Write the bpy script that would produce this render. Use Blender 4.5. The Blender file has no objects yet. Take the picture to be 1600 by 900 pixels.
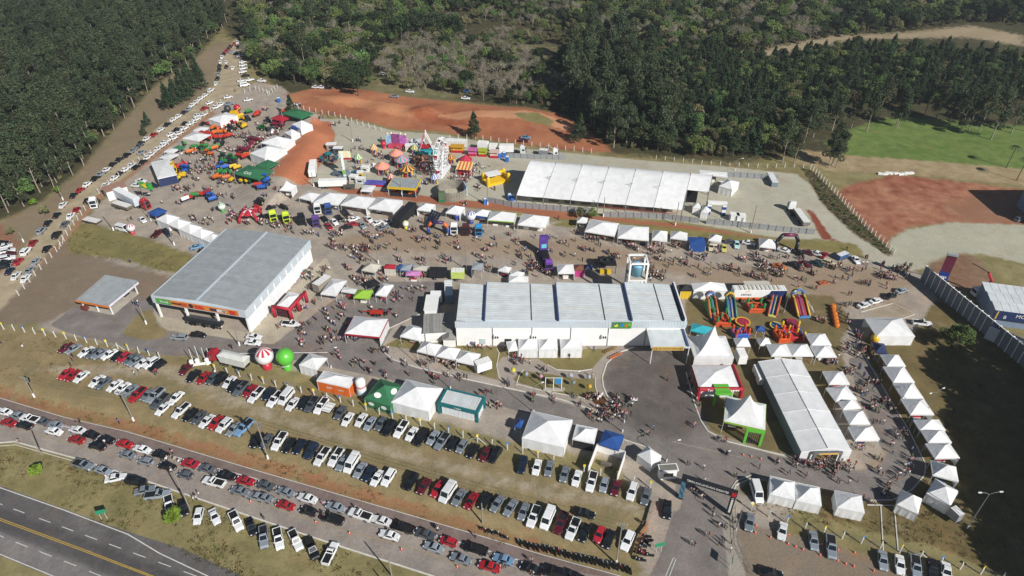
import bpy, bmesh, math, random
import numpy as np
from mathutils import Vector, Matrix
R = math.radians
rng = random.Random(7)
SC = bpy.context.scene
COL = SC.collection

# ------------------------------------------------------------------ camera
CAM_H, PITCH, LENS = 120.0, 36.0, 24.0
cd = bpy.data.cameras.new('camera'); cd.lens = LENS; cd.sensor_width = 36.0
cd.clip_start = 0.5; cd.clip_end = 6000
cam = bpy.data.objects.new('camera', cd); COL.objects.link(cam)
cam.location = (0, 0, CAM_H); cam.rotation_euler = (R(90 - PITCH), 0, 0)
SC.camera = cam
# ------------------------------------------------------------------ sky and sun
SUN_EL = 34.5
SX, SY = 0.66, -0.751                     # the sun stands towards (SX, SY)
W = bpy.data.worlds.new('World'); SC.world = W; W.use_nodes = True
nt = W.node_tree
bg = nt.nodes['Background']; sky = nt.nodes.new('ShaderNodeTexSky'); sky.sky_type = 'NISHITA'
sky.sun_disc = False; sky.sun_elevation = R(SUN_EL); sky.sun_rotation = math.atan2(SX, SY)
sky.altitude = 800; sky.air_density = 1.0; sky.dust_density = 0.6
nt.links.new(sky.outputs[0], bg.inputs[0]); bg.inputs[1].default_value = 0.05
sl = bpy.data.lights.new('sun', 'SUN'); sl.energy = 5.0; sl.angle = R(0.53); sl.color = (1.0, 0.975, 0.94)
sun = bpy.data.objects.new('sun', sl); COL.objects.link(sun); sun.location = (60, -80, 200)
_c = math.cos(R(SUN_EL))
sun.rotation_euler = Vector((-SX * _c, -SY * _c, -math.sin(R(SUN_EL)))).to_track_quat('-Z', 'Y').to_euler()
vs = SC.view_settings; vs.view_transform = 'Standard'; vs.look = 'None'; vs.exposure = 0.14; vs.gamma = 1.0
vs.use_curve_mapping = False

# ------------------------------------------------------------------ pixels to places
FPX = 1600 * LENS / 36.0
CP, SP = math.cos(R(PITCH)), math.sin(R(PITCH))
def P0(x, y, z=0.0):
    u = (x - 800) / FPX; v = -(y - 450) / FPX
    t = (z - CAM_H) / (-SP + v * CP)
    return Vector((u * t, (CP + v * SP) * t, z))
def proj(X, Y, Z=0.0):
    Z -= CAM_H
    zc = Y * CP - Z * SP; yc = Y * SP + Z * CP
    return 800 + FPX * X / zc, 450 - FPX * yc / zc
def sstep(t):
    t = np.clip(t, 0.0, 1.0); return t * t * (3 - 2 * t)
def poly_pts(px, f=None): return np.array([[*(f or P0)(x, y)[:2]] for x, y in px])
def line_dist(X, Y, pts):
    best = np.full(np.shape(X), 1e9); sg = np.ones(np.shape(X))
    for a, b in zip(pts[:-1], pts[1:]):
        d = b - a; L2 = d @ d
        t = np.clip(((X - a[0]) * d[0] + (Y - a[1]) * d[1]) / L2, 0, 1)
        q = np.hypot(X - a[0] - t * d[0], Y - a[1] - t * d[1])
        s = np.sign(d[0] * (Y - a[1]) - d[1] * (X - a[0]))
        m = q < best; best = np.where(m, q, best); sg = np.where(m, s, sg)
    return best, sg
def poly_sdf(X, Y, pts):
    """positive inside"""
    n = len(pts); inside = np.zeros(np.shape(X), bool); best = np.full(np.shape(X), 1e9)
    for i in range(n):
        a = pts[i]; b = pts[(i + 1) % n]; d = b - a; L2 = max(d @ d, 1e-9)
        t = np.clip(((X - a[0]) * d[0] + (Y - a[1]) * d[1]) / L2, 0, 1)
        best = np.minimum(best, np.hypot(X - a[0] - t * d[0], Y - a[1] - t * d[1]))
        c = ((a[1] > Y) != (b[1] > Y)) & (X < (b[0] - a[0]) * (Y - a[1]) / (b[1] - a[1] if b[1] != a[1] else 1e-9) + a[0])
        inside ^= c
    return np.where(inside, best, -best)
BANK = poly_pts([(-260, 560), (0, 622), (100, 652), (200, 675), (400, 735), (675, 815), (800, 852), (962, 899), (1050, 925)], lambda x, y: P0(x, y, -1.3 * max(0.0, min(1.0, (900 - x) / 200))))
SLOPE = poly_pts([(505, 196), (523, 212), (516, 232), (478, 284), (462, 296)])
def Hn(X, Y):
    d, s = line_dist(X, Y, BANK)
    d = d * -s                                  # positive on the camera side of the bank foot
    h = -1.3 * sstep((d + 4.8) / 3.4) * (1 - sstep((X - 2) / 22)) * sstep((X + 230) / 40)
    d2, s2 = line_dist(X, Y, SLOPE)
    left = s2 < 0
    h = h + np.where(left, 2.6 * sstep(d2 / 8.0) * (1 - sstep((d2 - 9) / 14)), 0) 
    # motocross humps
    for (hx, hy, r, a) in HUMPS:
        h = h + a * np.exp(-((X - hx) ** 2 + ((Y - hy) * 1.0) ** 2) / (r * r))
    return h
HUMPS = []
for (x, y, r, a) in [(520, 160, 9, 1.6), (600, 172, 10, 1.8), (655, 178, 6, 2.4), (680, 172, 7, 1.2), (740, 185, 10, 1.4), (820, 180, 12, 1.6), (560, 152, 8, 1.0)]:
    q = P0(x, y); HUMPS.append((q.x, q.y, r, a))
def H(x, y): return float(Hn(np.array([x]), np.array([y]))[0])
def P(x, y, dz=0.0):
    """photo pixel -> the place on the terrain it shows (dz above the ground)"""
    z = 0.0
    for _ in range(3):
        q = P0(x, y, z + dz); z = H(q.x, q.y)
    return Vector((q.x, q.y, z + dz))
def Q(x0, y0, k): return lambda X, Y: (x0 + X / k, y0 + Y / k)
def heading(px, dpx):
    a = P0(*px); b = P0(px[0] + dpx[0], px[1] + dpx[1]); return math.atan2(b.y - a.y, b.x - a.x)

# ------------------------------------------------------------------ materials
def lin(c):
    if isinstance(c, str): c = tuple(int(c[i:i + 2], 16) for i in (0, 2, 4))
    return tuple(((v / 255) / 12.92 if v / 255 <= 0.04045 else ((v / 255 + 0.055) / 1.055) ** 2.4) for v in c)
MATS = {}
def mat(name, col, rough=0.7, metal=0.0, var=0.12, scale=0.6, spec=0.3, trans=0.0, emit=0.0, bump=0.0, coat=0.0, alpha=1.0, stripes=None, objrand=0.0, hue=1.0):
    """procedural material; col is sRGB hex / 0-255 tuple"""
    if name in MATS: return MATS[name]
    m = bpy.data.materials.new(name); MATS[name] = m; m.use_nodes = True
    n = m.node_tree.nodes; l = m.node_tree.links; b = n['Principled BSDF']; out = n['Material Output']
    c = lin(col)
    b.inputs['Roughness'].default_value = rough; b.inputs['Metallic'].default_value = metal
    b.inputs['Specular IOR Level'].default_value = spec
    if coat: b.inputs['Coat Weight'].default_value = coat
    tc = n.new('ShaderNodeTexCoord')
    src = None
    if var > 0:
        nz = n.new('ShaderNodeTexNoise'); nz.inputs['Scale'].default_value = scale; nz.inputs['Detail'].default_value = 4
        l.new(tc.outputs['Object'], nz.inputs['Vector'])
        mp = n.new('ShaderNodeMapRange'); mp.inputs[1].default_value = 0.3; mp.inputs[2].default_value = 0.7
        mp.inputs[3].default_value = 1 - var; mp.inputs[4].default_value = 1 + var * 0.6
        l.new(nz.outputs['Fac'], mp.inputs[0])
        hs = n.new('ShaderNodeHueSaturation'); hs.inputs['Color'].default_value = (*c, 1)
        l.new(mp.outputs[0], hs.inputs['Value']); src = hs.outputs[0]
        if objrand:
            oi = n.new('ShaderNodeObjectInfo'); m2 = n.new('ShaderNodeMapRange'); m2.inputs[3].default_value = 0.5 - objrand * 0.12 * hue; m2.inputs[4].default_value = 0.5 + objrand * 0.08 * hue
            l.new(oi.outputs['Random'], m2.inputs[0]); l.new(m2.outputs[0], hs.inputs['Hue'])
            mm = n.new('ShaderNodeMath'); mm.operation = 'MULTIPLY'; m3 = n.new('ShaderNodeMapRange'); m3.inputs[3].default_value = 1 - objrand; m3.inputs[4].default_value = 1 + objrand
            mw = n.new('ShaderNodeMath'); mw.operation = 'MULTIPLY_ADD'; mw.inputs[1].default_value = 7.31; mw.inputs[2].default_value = 0.13
            mf = n.new('ShaderNodeMath'); mf.operation = 'FRACT'
            l.new(oi.outputs['Random'], mw.inputs[0]); l.new(mw.outputs[0], mf.inputs[0]); l.new(mf.outputs[0], m3.inputs[0])
            l.new(m3.outputs[0], mm.inputs[0]); l.new(mp.outputs[0], mm.inputs[1]); l.new(mm.outputs[0], hs.inputs['Value'])
    if stripes:
        axis, per, col2, duty = stripes
        sp = n.new('ShaderNodeSeparateXYZ'); l.new(tc.outputs['Object'], sp.inputs[0])
        md = n.new('ShaderNodeMath'); md.operation = 'DIVIDE'; md.inputs[1].default_value = per; l.new(sp.outputs[axis], md.inputs[0])
        fr = n.new('ShaderNodeMath'); fr.operation = 'FRACT'; l.new(md.outputs[0], fr.inputs[0])
        gt = n.new('ShaderNodeMath'); gt.operation = 'GREATER_THAN'; gt.inputs[1].default_value = duty; l.new(fr.outputs[0], gt.inputs[0])
        mx = n.new('ShaderNodeMix'); mx.data_type = 'RGBA'; l.new(gt.outputs[0], mx.inputs['Factor'])
        if src: l.new(src, mx.inputs['A'])
        else: mx.inputs['A'].default_value = (*c, 1)
        mx.inputs['B'].default_value = (*lin(col2), 1); src = mx.outputs['Result']
    if src: l.new(src, b.inputs['Base Color'])
    else: b.inputs['Base Color'].default_value = (*c, 1)
    if bump:
        nb = n.new('ShaderNodeTexNoise'); nb.inputs['Scale'].default_value = bump; nb.inputs['Detail'].default_value = 3
        l.new(tc.outputs['Object'], nb.inputs['Vector'])
        bp = n.new('ShaderNodeBump'); bp.inputs['Strength'].default_value = 0.35; bp.inputs['Distance'].default_value = 0.06
        l.new(nb.outputs['Fac'], bp.inputs['Height']); l.new(bp.outputs[0], b.inputs['Normal'])
    if trans:
        tr = n.new('ShaderNodeBsdfTranslucent'); ms = n.new('ShaderNodeMixShader'); ms.inputs[0].default_value = trans
        if src: l.new(src, tr.inputs[0])
        else: tr.inputs[0].default_value = (*c, 1)
        l.new(b.outputs[0], ms.inputs[1]); l.new(tr.outputs[0], ms.inputs[2]); l.new(ms.outputs[0], out.inputs[0])
    if alpha < 1: b.inputs['Alpha'].default_value = alpha
    if emit: b.inputs['Emission Color'].default_value = (*c, 1); b.inputs['Emission Strength'].default_value = emit
    return m

# ------------------------------------------------------------------ mesh helpers
class MB:
    """collects shapes; build() links them as ONE mesh object"""
    def __init__(s): s.v = []; s.f = []; s.m = []
    def add(s, vs, fs, mi=0, M=None):
        o = len(s.v)
        s.v += [tuple(M @ Vector(v)) if M else tuple(v) for v in vs]
        s.f += [tuple(i + o for i in f) for f in fs]; s.m += [mi] * len(fs); return s
    def box(s, c, d, mi=0, rz=0, M=None):
        x, y, z = (k / 2 for k in d); cs, sn = math.cos(rz), math.sin(rz); vs = []
        for sx, sy, sz in ((-1,-1,-1),(1,-1,-1),(1,1,-1),(-1,1,-1),(-1,-1,1),(1,-1,1),(1,1,1),(-1,1,1)):
            a, b = sx * x, sy * y; vs.append((c[0] + a * cs - b * sn, c[1] + a * sn + b * cs, c[2] + sz * z))
        return s.add(vs, [(0,3,2,1),(4,5,6,7),(0,1,5,4),(1,2,6,5),(2,3,7,6),(3,0,4,7)], mi, M)
    def bar(s, a, b, r0, r1=None, n=6, mi=0, caps=True):
        a = Vector(a); b = Vector(b); r1 = r0 if r1 is None else r1; d = (b - a)
        if d.length < 1e-6: return s
        d.normalize(); u = d.orthogonal().normalized(); w = d.cross(u); vs = []
        for p, r in ((a, r0), (b, r1)):
            for i in range(n):
                t = 2 * math.pi * i / n; vs.append(p + u * (r * math.cos(t)) + w * (r * math.sin(t)))
        fs = [(i, (i + 1) % n, n + (i + 1) % n, n + i) for i in range(n)]
        if caps: fs += [tuple(range(n - 1, -1, -1)), tuple(range(n, 2 * n))]
        return s.add(vs, fs, mi)
    def path(s, pts, r, n=5, mi=0):
        for a, b in zip(pts[:-1], pts[1:]): s.bar(a, b, r, r, n, mi)
        return s
    def lathe(s, prof, n=16, c=(0,0,0), mi=0, mifn=None):
        vs = []; fs = []; ms = []
        for r, z in prof:
            for i in range(n):
                t = 2 * math.pi * i / n; vs.append((c[0] + r * math.cos(t), c[1] + r * math.sin(t), c[2] + z))
        o = len(s.v); s.v += vs
        for j in range(len(prof) - 1):
            for i in range(n):
                s.f.append((o + j*n+i, o + j*n+(i+1)%n, o + (j+1)*n+(i+1)%n, o + (j+1)*n+i)); s.m.append(mifn(j, i) if mifn else mi)
        return s
    def prism(s, pts, z0, z1, mi=0):
        n = len(pts); vs = [(x, y, z0) for x, y in pts] + [(x, y, z1) for x, y in pts]
        fs = [tuple(range(n - 1, -1, -1)), tuple(range(n, 2 * n))] + [(i, (i+1)%n, n+(i+1)%n, n+i) for i in range(n)]
        return s.add(vs, fs, mi)
    def yz(s, pts, x0, x1, mi=0):
        """outline in (x,z) extruded along y"""
        n = len(pts); vs = [(x, x0, z) for x, z in pts] + [(x, x1, z) for x, z in pts]
        fs = [tuple(range(n)), tuple(range(2*n-1, n-1, -1))] + [(i, n+i, n+(i+1)%n, (i+1)%n) for i in range(n)]
        return s.add(vs, fs, mi)
    def mesh(s, name, mats, smooth=False):
        me = bpy.data.meshes.new(name); me.from_pydata(s.v, [], s.f)
        for m in mats: me.materials.append(m)
        if len(mats) > 1: me.polygons.foreach_set('material_index', s.m)
        if smooth: me.polygons.foreach_set('use_smooth', [True] * len(me.polygons))
        me.update(); return me
    def build(s, name, mats, parent=None, smooth=False, **k):
        if not isinstance(mats, (list, tuple)): mats = [mats]
        return obj(name, s.mesh(name, mats, smooth), parent, **k)
def obj(name, me, parent=None, loc=None, rz=None, **k):
    o = bpy.data.objects.new(name, me); COL.objects.link(o)
    if parent: o.parent = parent
    if loc is not None: o.location = loc
    if rz is not None: o.rotation_euler = (0, 0, rz)
    if k: tag(o, **k)
    return o
def tag(o, label=None, cat=None, group=None, kind=None):
    if label: o['label'] = label
    if cat: o['category'] = cat
    if group: o['group'] = group
    if kind: o['kind'] = kind
    return o
def thing(name, loc, rz=0, label=None, cat=None, group=None):
    o = bpy.data.objects.new(name, None); o.empty_display_size = 0.3; COL.objects.link(o)
    o.location = loc; o.rotation_euler = (0, 0, rz); return tag(o, label, cat, group)
def copy_tree(o, parent=None):
    c = o.copy(); COL.objects.link(c)
    if parent: c.parent = parent
    for ch in o.children: copy_tree(ch, c)
    return c
def setmat(o, i, m):
    o.material_slots[i].link = 'OBJECT'; o.material_slots[i].material = m
def lettering(text, size, m, parent, loc, rot, depth=0.02, align='CENTER', name='lettering', width=None):
    cu = bpy.data.curves.new(name, 'FONT'); cu.body = text; cu.size = size; cu.extrude = depth; cu.align_x = align; cu.align_y = 'CENTER'
    cu.resolution_u = 2; cu.materials.append(m)
    t = bpy.data.objects.new(name, cu)
    me = bpy.data.meshes.new_from_object(t); bpy.data.objects.remove(t)
    if width:
        xs = [v.co.x for v in me.vertices]
        k = width / max(1e-6, max(xs) - min(xs))
        for v in me.vertices: v.co.x *= k
    o = obj(name, me, parent); o.location = loc; o.rotation_euler = rot; return o
def illegible(parent, loc, w, h, m, rot=(math.pi / 2, 0, 0), n=6):
    """print too small to read in the photograph: a line of short strokes"""
    b = MB(); r_ = random.Random(int(w * 97) + n); x = -w / 2
    while x < w / 2:
        k = min(r_.uniform(.5, 1.3) * w / n, w / 2 - x); b.box((x + k / 2, 0, 0), (k * .78, h, .03)); x += k
    o = b.build('print', m, parent); o.location = loc; o.rotation_euler = rot; return o
def rect3(a, b, c, z):
    """three photo corners at height z: front-left, front-right, back-right -> centre, width, depth, rotation"""
    A = P(*a, z); B = P(*b, z); C = P(*c, z); u = (B - A); u.z = 0; w = u.length; u.normalize(); n = Vector((-u.y, u.x, 0))
    d = (C - B).dot(n); ctr = (A + B) / 2 + n * (d / 2); ctr.z -= z
    return ctr, w, d, math.atan2(u.y, u.x)

WHITE = mat('white_paint', 'e6e5e0', 0.55, var=0.06, scale=0.4)
FABRIC = mat('white_tent_fabric', 'ececea', 0.6, var=0.09, scale=0.5, trans=0.18, bump=1.6, objrand=.06)
DARK = mat('dark_rubber', '1b1b1c', 0.8, var=0.1)
STEEL = mat('galvanised_steel', '9a9d9e', 0.45, metal=0.6, var=0.1, scale=2)
CONC = mat('pale_concrete', 'b0a89a', 0.85, var=0.18, scale=0.35, bump=4)
WOODP = mat('weathered_pole', '8b8478', 0.85, var=0.15, scale=1)
GLASS = mat('dark_glass', '1a2024', 0.08, var=0.0, spec=0.7)
# ------------------------------------------------------------------ ground: one gridded sheet, cut into named pieces of the setting
ZONES = [  # name, outline in photo pixels, softness (m), noise amount (m), two sRGB colours, object name
 ('forest', [(-700,-60),(2400,-60),(2400,120),(1660,262),(1600,262),(1330,243),(1240,240),(1150,255),(950,240),(880,182),(760,163),(640,152),(520,135),(440,150),(375,75),(345,42),(330,65),(310,88),(274,117),(246,132),(214,170),(172,212),(142,252),(122,272),(98,290),(66,316),(20,338),(-60,360),(-700,430)], 3, 5, ('4b4530','3a3c24'), 'ground'),
 ('clearing', [(560,150),(600,70),(660,64),(720,60),(800,66),(870,74),(850,100),(760,140),(700,158)], 9, 11, ('6a6844','7d7556'), 'ground'),
 ('clearing2', [(1040,80),(1180,80),(1300,55),(1400,52),(1520,40),(1540,44),(1600,56),(1600,72),(1510,58),(1430,60),(1330,62),(1200,92)], 4, 7, ('a8957a','8f8163'), 'ground'),
 ('greenfield', [(1290,225),(1330,200),(1400,182),(1480,188),(1700,205),(1720,262),(1600,268),(1480,256),(1330,246)], 2, 3, ('587030','6c7d40'), 'meadow'),
 ('straw', [(1235,232),(1330,243),(1480,254),(1600,264),(1700,272),(1700,300),(1600,290),(1500,280),(1400,270),(1300,268),(1245,255)], 1.5, 2.5, ('93805c','a59371'), 'ground'),
 ('fair_dirt', [(330,170),(400,128),(440,135),(480,170),(520,190),(480,285),(560,296),(700,320),(860,345),(1000,362),(1200,382),(1330,398),(1420,412),(1450,440),(1470,480),(1400,560),(1380,720),(1440,790),(1250,790),(1130,900),(1000,900),(1010,790),(960,720),(800,690),(620,640),(440,570),(360,560),(240,552),(60,515),(60,495),(100,450),(150,410),(118,360),(150,325),(200,275),(262,225)], 1.0, 1.2, ('988f85','a89a88'), 'fairground'),
 ('brown_dirt', [(520,372),(640,352),(800,375),(900,372),(1000,395),(1100,415),(1200,420),(1330,410),(1430,440),(1400,470),(1300,480),(1250,455),(1120,448),(1050,425),(900,412),(780,400),(640,392),(540,395)], 3, 3, ('9f8b74','907e69'), 'fairground'),
 ('left_dry', [(-60,490),(60,412),(108,364),(120,390),(180,412),(240,425),(300,440),(240,470),(200,470),(120,480),(70,505),(-60,510)], 1.5, 2, ('857664','786a58'), 'ground'),
 ('gravel', [(488,186),(540,186),(620,205),(690,210),(800,230),(1000,250),(1150,262),(1245,272),(1268,290),(1283,315),(1300,332),(1360,366),(1420,404),(1440,420),(1390,425),(1350,400),(1300,378),(1276,372),(1262,374),(1230,374),(1060,346),(900,330),(800,320),(690,310),(600,300),(520,292),(478,286),(522,226),(522,204)], 0.6, 0.8, ('b5b09c','a6a18f'), 'gravel_yard'),
 ('motocross', [(445,148),(500,136),(560,140),(640,152),(760,165),(880,180),(945,222),(955,238),(900,236),(800,224),(690,206),(620,202),(540,183),(500,178),(470,172)], 1.5, 3, ('b67a54','8a4c33'), 'earth_track'),
 ('mx_pale', [(490,150),(560,157),(640,168),(652,178),(644,186),(600,180),(560,170),(500,160)], 1.2, 2.5, ('c68d62','ab6a45'), 'earth_track'),
 ('mx_pale2', [(662,170),(690,181),(760,174),(850,180),(905,196),(925,215),(905,210),(840,191),(760,186),(695,192),(664,184)], 1.2, 2.5, ('cb9a74','b57a54'), 'earth_track'),
 ('mx_dark', [(640,176),(668,170),(690,184),(740,196),(700,198),(660,192)], 1.5, 3.0, ('8a4a2e','9c5a3a'), 'earth_track'),
 ('mx_green', [(800,182),(840,180),(865,190),(860,198),(820,192)], 1, 2, ('6f6c40','80764c'), 'earth_track'),
 ('red_slope', [(490,190),(515,190),(524,212),(517,232),(478,290),(428,284),(432,264),(470,222)], 0.8, 1.2, ('bd7a55','a56040'), 'earth_slope'),
 ('red_strip', [(470,284),(520,291),(600,299),(690,309),(800,319),(900,334),(1000,344),(1060,350),(1230,377),(1262,384),(1250,389),(1060,362),(1000,356),(900,345),(800,330),(690,320),(600,309),(540,302)], 0.6, 1.2, ('a5694c','94583d'), 'earth_bank'),
 ('red_pit', [(1258,326),(1270,330),(1300,372),(1318,380),(1285,374)], 0.5, 1.0, ('8a4a34','7a3f2c'), 'earth_bank'),
 ('verge', [(860,352),(1000,364),(1100,371),(1250,388),(1330,398),(1352,404),(1340,382),(1300,376),(1240,378),(1060,356),(1000,350),(900,341)], 0.8, 1.0, ('77703f','857a4c'), 'grass_verge'),
 ('red_right', [(1305,300),(1330,288),(1400,273),(1450,278),(1600,296),(1720,310),(1720,380),(1600,352),(1480,350),(1420,356),(1392,372),(1386,390),(1350,350)], 1.2, 2.5, ('86432f','a87a5c'), 'bare_earth'),
 ('red_brown', [(1480,320),(1600,298),(1720,310),(1720,380),(1600,350),(1500,345)], 4, 5, ('99765a','8a5f48'), 'bare_earth'),
 ('pale_gravel', [(1388,376),(1420,358),(1490,347),(1600,352),(1720,366),(1720,430),(1600,412),(1540,398),(1480,398),(1445,420),(1420,420),(1400,402)], 0.9, 1.6, ('b2ae98','a19e8a'), 'gravel_apron'),
 ('dark_red', [(1450,412),(1510,394),(1535,410),(1560,450),(1700,520),(1600,470),(1460,450)], 1.5, 2.0, ('7a4f3c','857158'), 'bare_earth'),
 ('hedge_floor', [(1252,262),(1275,268),(1330,330),(1395,392),(1390,402),(1330,362),(1285,318)], 0.8, 1.0, ('4f4a32','5b5138'), 'ground'),
 ('left_green', [(106,352),(140,348),(230,372),(318,405),(300,432),(240,420),(170,402),(105,396)], 1.0, 2.0, ('746d45','827748'), 'lawn'),
 ('parking', [(-60,560),(-60,500),(60,518),(200,548),(262,560),(330,575),(440,592),(560,640),(700,690),(860,735),(1010,790),(1010,830),(960,900),(800,850),(600,790),(400,730),(200,672),(0,620)], 0.6, 1.0, ('7d7350','8f7c59'), 'car_park'),
 ('park_track', [(60,577),(240,566),(300,586),(400,636),(520,672),(640,708),(760,740),(900,770),(1010,793),(1003,804),(900,782),(760,752),(640,720),(520,684),(400,648),(250,586),(120,584)], 1.6, 3.0, ('94866e','a89c86'), 'car_park'),
 ('bank', [(-60,595),(0,606),(100,634),(200,658),(330,692),(400,712),(520,748),(675,795),(800,838),(900,868),(880,874),(800,852),(675,815),(400,735),(200,675),(100,652),(0,622),(-60,606)], 0.9, 2.0, ('9c6a4c','7f6a46'), 'earth_bank'),
 ('right_grass', [(1430,520),(1460,470),(1500,480),(1760,640),(1760,960),(1560,900),(1480,860),(1330,820),(1150,770),(1175,748),(1290,765),(1355,784),(1396,783),(1428,766),(1447,742),(1438,707),(1400,640),(1352,556),(1350,530),(1380,500)], 0.6, 0.8, ('655a38','726341'), 'lawn'),
 ('right_park', [(1150,812),(1200,826),(1330,862),(1560,920),(1500,960),(1160,960)], 0.8, 1.5, ('85796a','7b6a55'), 'car_park'),
 ('play_grass', [(1070,470),(1120,455),(1300,462),(1330,500),(1312,545),(1320,570),(1290,720),(1200,706),(1110,675),(1090,640),(1078,580),(1075,520)], 0.7, 1.0, ('6c6040','786a49'), 'lawn'),
 ('dark_asph', [(1005,538),(1075,540),(1082,600),(1108,676),(1200,708),(1290,728),(1340,735),(1372,728),(1381,708),(1372,690),(1358,655),(1335,595),(1325,560),(1350,555),(1375,597),(1400,640),(1420,672),(1437,707),(1447,725),(1446,742),(1426,766),(1395,782),(1355,783),(1290,764),(1175,746),(1146,760),(1140,800),(1158,860),(1175,960),(985,960),(1030,870),(1052,800),(1056,760),(1030,722),(1005,698),(975,687),(800,640),(737,619),(625,597),(575,586),(462,563),(437,560),(350,556),(262,556),(195,541),(107,521),(78,508),(118,478),(217,462),(240,478),(240,510),(300,524),(390,527),(432,536),(448,522),(520,470),(600,440),(700,440),(708,470),(660,490),(615,510),(598,540),(603,552),(614,561),(650,573),(725,591),(790,605),(875,623),(940,641),(958,635),(944,605),(941,590),(948,568),(965,552),(990,543)], 0.25, 0.12, ('76706b','827a74'), 'street'),
 ('plaza_dark', [(942,590),(950,566),(970,551),(1000,543),(1070,545),(1080,600),(1100,662),(1060,690),(975,660),(956,632)], 3.0, 2.0, ('5f5a56','686059'), 'street'),
 ('apron', [(240,492),(258,516),(300,519),(396,536),(428,538),(452,515),(490,462),(520,425),(510,400),(390,520)], 0.2, 0.1, ('b3a993','aa9f8b'), 'pavement'),
 ('island', [(190,522),(205,502),(222,486),(238,484),(246,505),(262,518),(255,528),(225,532)], 0.4, 0.6, ('7d7049','8a7a55'), 'lawn'),
 ('hall_grass', [(600,540),(640,545),(700,572),(800,600),(875,620),(938,638),(955,632),(946,618),(938,600),(938,585),(946,562),(965,546),(740,541),(640,520)], 0.2, 0.15, ('746b42','80754a'), 'lawn'),
 ('walk', [(790,606),(778,592),(776,572),(784,558),(800,555),(812,562),(840,560),(855,570),(870,578),(905,580),(925,577),(934,565),(952,548),(968,546),(950,566),(940,588),(944,608),(955,628),(960,638),(940,646),(872,627)], 0.2, 0.1, ('a2968a','958a7f'), 'paving'),
 ('walk_grass', [(800,594),(815,578),(835,582),(860,585),(905,592),(928,590),(930,604),(934,618),(925,624),(900,620),(850,611)], 0.2, 0.15, ('6f663f','7b7147'), 'lawn'),
 ('sidewalk', [(594,541),(600,541),(607,549),(618,556),(655,567),(728,584),(792,598),(790,605),(725,591),(650,573),(614,562),(601,553)], 0.1, 0.05, ('a89d92','9f948a'), 'pavement'),
 ('sand', [(1338,735),(1372,712),(1386,700),(1382,716),(1372,730)], 0.8, 1.0, ('a39079','958470'), 'ground'),
 ('conc_entr', [(1048,778),(1066,776),(1062,800),(1052,800)], 0.2, 0.1, ('a89e8c','9c9282'), 'pavement'),
 ('conc_side', [(1126,798),(1140,800),(1150,840),(1162,880),(1168,920),(1140,920),(1134,860)], 0.2, 0.1, ('9d9589','938a7e'), 'pavement'),
 ('bare_strip', [(-60,372),(0,346),(20,338),(66,316),(122,272),(172,212),(246,132),(312,88),(345,60),(358,72),(343,96),(326,146),(252,195),(164,264),(78,346),(0,424),(-60,460)], 2.0, 3.5, ('8d7b66','7b7055'), 'ground'),
 ('dirt_road', [(-60,470),(0,424),(30,396),(78,346),(124,294),(164,264),(205,234),(224,218),(252,195),(326,146),(337,124),(343,96),(358,72),(368,60),(382,70),(377,105),(380,140),(340,170),(266,222),(192,280),(142,312),(110,358),(64,410),(38,446),(0,484),(-60,530)], 1.2, 1.6, ('a19378','ab9b80'), 'dirt_road'),
 ('road_red', [(60,412),(108,362),(142,312),(190,282),(262,226),(330,174),(336,178),(270,226),(198,282),(152,316),(116,362),(66,414)], 0.8, 1.0, ('a07a5d','956f55'), 'dirt_road'),
 ('clay_left', [(-60,390),(0,350),(30,380),(22,405),(0,425),(-60,460)], 1.5, 2, ('93674f','866050'), 'ground'),
 ('cycle', [(-60,606),(0,622),(100,652),(200,675),(400,735),(675,815),(800,852),(962,899),(1010,915),(985,960),(800,905),(717,846),(612,816),(462,771),(400,748),(175,686),(100,665),(0,640),(-60,626)], 0.1, 0.05, ('76665f','80706a'), 'cycle_path'),
 ('avenue', [(-60,628),(0,641),(100,666),(175,687),(350,735),(400,748),(462,771),(612,816),(717,847),(800,872),(962,905),(985,960),(700,960),(675,899),(520,850),(400,811),(200,743),(120,718),(22,692),(0,693),(-60,700)], 0.12, 0.06, ('8b8179','968c82'), 'avenue'),
 ('highway', [(-160,710),(0,759),(100,795),(207,833),(282,856),(378,899),(520,960),(200,960),(76,899),(0,868),(-160,806)], 0.15, 0.1, ('5d5a58','676361'), 'highway'),
 ('hw_dark', [(-160,728),(0,792),(132,842),(280,898),(340,925),(230,925),(120,872),(0,828),(-160,760)], .8, .6, ('4f4d4c','575453'), 'highway'),
 ('hw_lite', [(-160,762),(0,832),(120,880),(180,903),(200,925),(140,925),(80,899),(0,866),(-160,802)], .5, .4, ('74706d','7e7976'), 'highway'),
 ('lot_right', [(1345,470),(1395,466),(1430,490),(1400,508),(1365,492)], 0.3, 0.5, ('9a8a74','a39481'), 'ground'),
]
LOW = ('cycle', 'avenue', 'highway', 'bank', 'hw_dark', 'hw_lite')
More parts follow.
